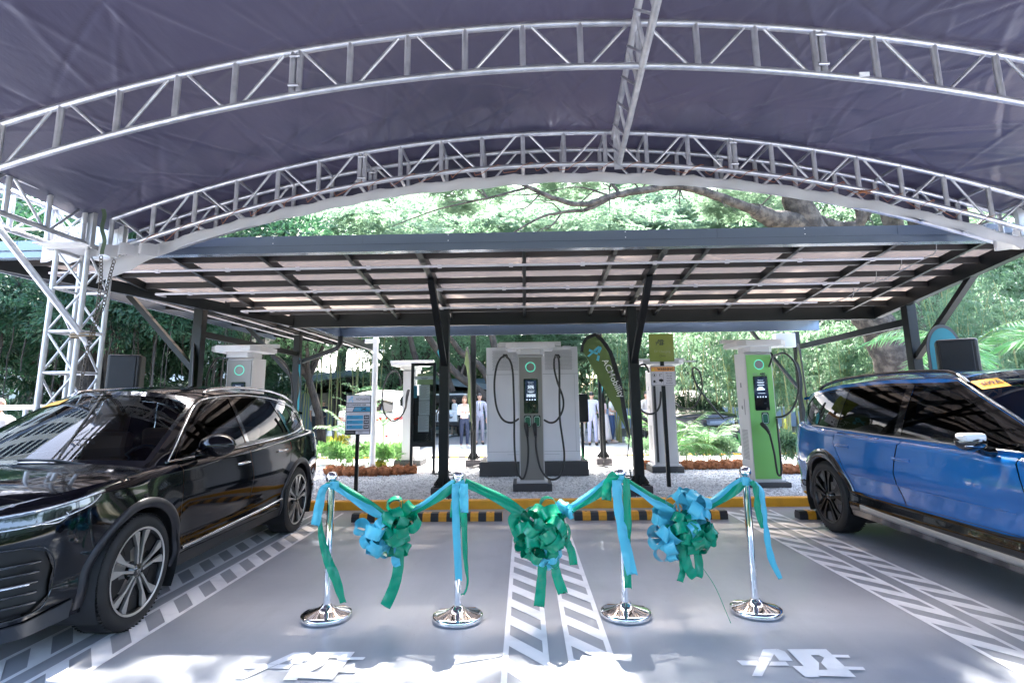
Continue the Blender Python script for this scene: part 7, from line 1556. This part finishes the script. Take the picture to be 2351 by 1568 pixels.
    if dress:
        MB().lathe([(.15*s, 1.05*s), (.18*s, .9*s), (.23*s, .6*s), (.27*s, .3*s), (.29*s, .14*s), (.27*s, .14*s)], 28).build('skirt', cm(dress, 'cloth'), t)
    else:
        LJ = [(V(0, 0, 1.04), (.145*s+g*.3, .106*s)), (V(0, 0, .90), (.162*s+g*.4, .122*s))]; LE = [(0, 1)]
        for l in legs:
            b = len(LJ); LJ += [(l[0], .096*s), (l[1], .070*s), (tuple(Vector(l[2])+Vector((0, 0, .01))), .058*s)]; LE += [(1, b), (b, b+1), (b+1, b+2)]
        skin_mesh(LJ, LE, 'trousers', cm(pants, 'cloth'), t)
        pass
    for l in legs:
        a, b = Vector(l[2]), Vector(l[3]); mb = MB(); mb.tube([a+Vector((0, .035*s, -.035*s)), a+Vector((0, -.02*s, -.035*s)), b+Vector((0, .02, .005)), b+Vector((0, -.06*s, -.005))], [.035*s, .046*s, .044*s, .026*s], 10); 
        mb.build('shoe', cm(shoes, 'shoe'), t)
    if bag: MB().box(V(.25, -.02, .98), (.10*s, .28*s, .22*s), None, .04).build('shoulder_bag', mat('grey_bag', (.10, .11, .15), .5), t); 
    return t
PP = lambda x, y: gp(x, y)
NAVY = (.025, .035, .07); GREYS = (.30, .30, .36); WHT = (.72, .71, .72); BEI = (.50, .44, .38)
g = PP(1066, 1028); person('woman with long brown hair, white blouse and grey bag left of the rear carport column', g.x, g.y, radians(20), 1.66, WHT, NAVY, 'long', fem=2, arms=('fold', 'fold'), sleeves='long', bag=True, head_turn=radians(-15), shoes=(.6, .58, .55))
g = PP(1101, 1021); person('man in grey suit and dark tie standing left of the large cabinet', g.x, g.y, radians(10), 1.76, WHT, (.22, .21, .25), jacket=GREYS, tie=True)
g = PP(1043, 1001); person('walking person in white shirt and beige trousers behind the woman with the bag', g.x, g.y, radians(-60), 1.66, WHT, BEI, stride=.2, sleeves='long', shoes=(.6, .6, .6))
g = PP(1339, 1021); person('man in pale trousers half hidden by the dark box right of the cabinet', g.x, g.y, radians(80), 1.70, (.4, .42, .5), (.62, .60, .58), shoes=(.15, .15, .16))
g = PP(1362, 1023); person('man seen from behind in light blue grey suit beside the right rear column', g.x, g.y, radians(170), 1.76, WHT, (.34, .34, .44), jacket=(.36, .37, .46))
g = PP(1388, 1018); person('woman in long pale pink skirt between the column and the olive flag', g.x, g.y, radians(-80), 1.62, (.62, .45, .45), WHT, 'long', fem=1, dress=(.72, .64, .62), arms=('hold', 'hold'))
g = PP(1407, 1017); person('person in white top and navy trousers next to the tip of the olive flag', g.x, g.y, radians(75), 1.68, WHT, (.035, .07, .16), arms=('hold', 'hold'), fem=1, shoes=(.5, .4, .35))
g = PP(721, 1009); person('man in white short sleeved shirt walking away at the tail of the black car', g.x, g.y, radians(160), 1.70, WHT, (.03, .035, .05), stride=.08)
g = PP(739, 1006); person('man in dark t shirt and dark trousers next to the white shirted man', g.x, g.y, radians(15), 1.60, (.015, .02, .035), (.02, .025, .04))
g = PP(1490, 1026); person('guard in pale shirt and black trousers behind the warning sign pole', g.x, g.y, radians(30), 1.74, (.5, .47, .46), (.012, .012, .014), arms=('hold', 'down'), sleeves='long')
p_ = py(2, 930, 7.9); t = person('bald man in white shirt just entering at the left picture edge', p_.x-.02, 7.9, radians(-100), 1.62, WHT, NAVY, bald=True); t.location.z = .0; t['group'] = ''; del t['group']
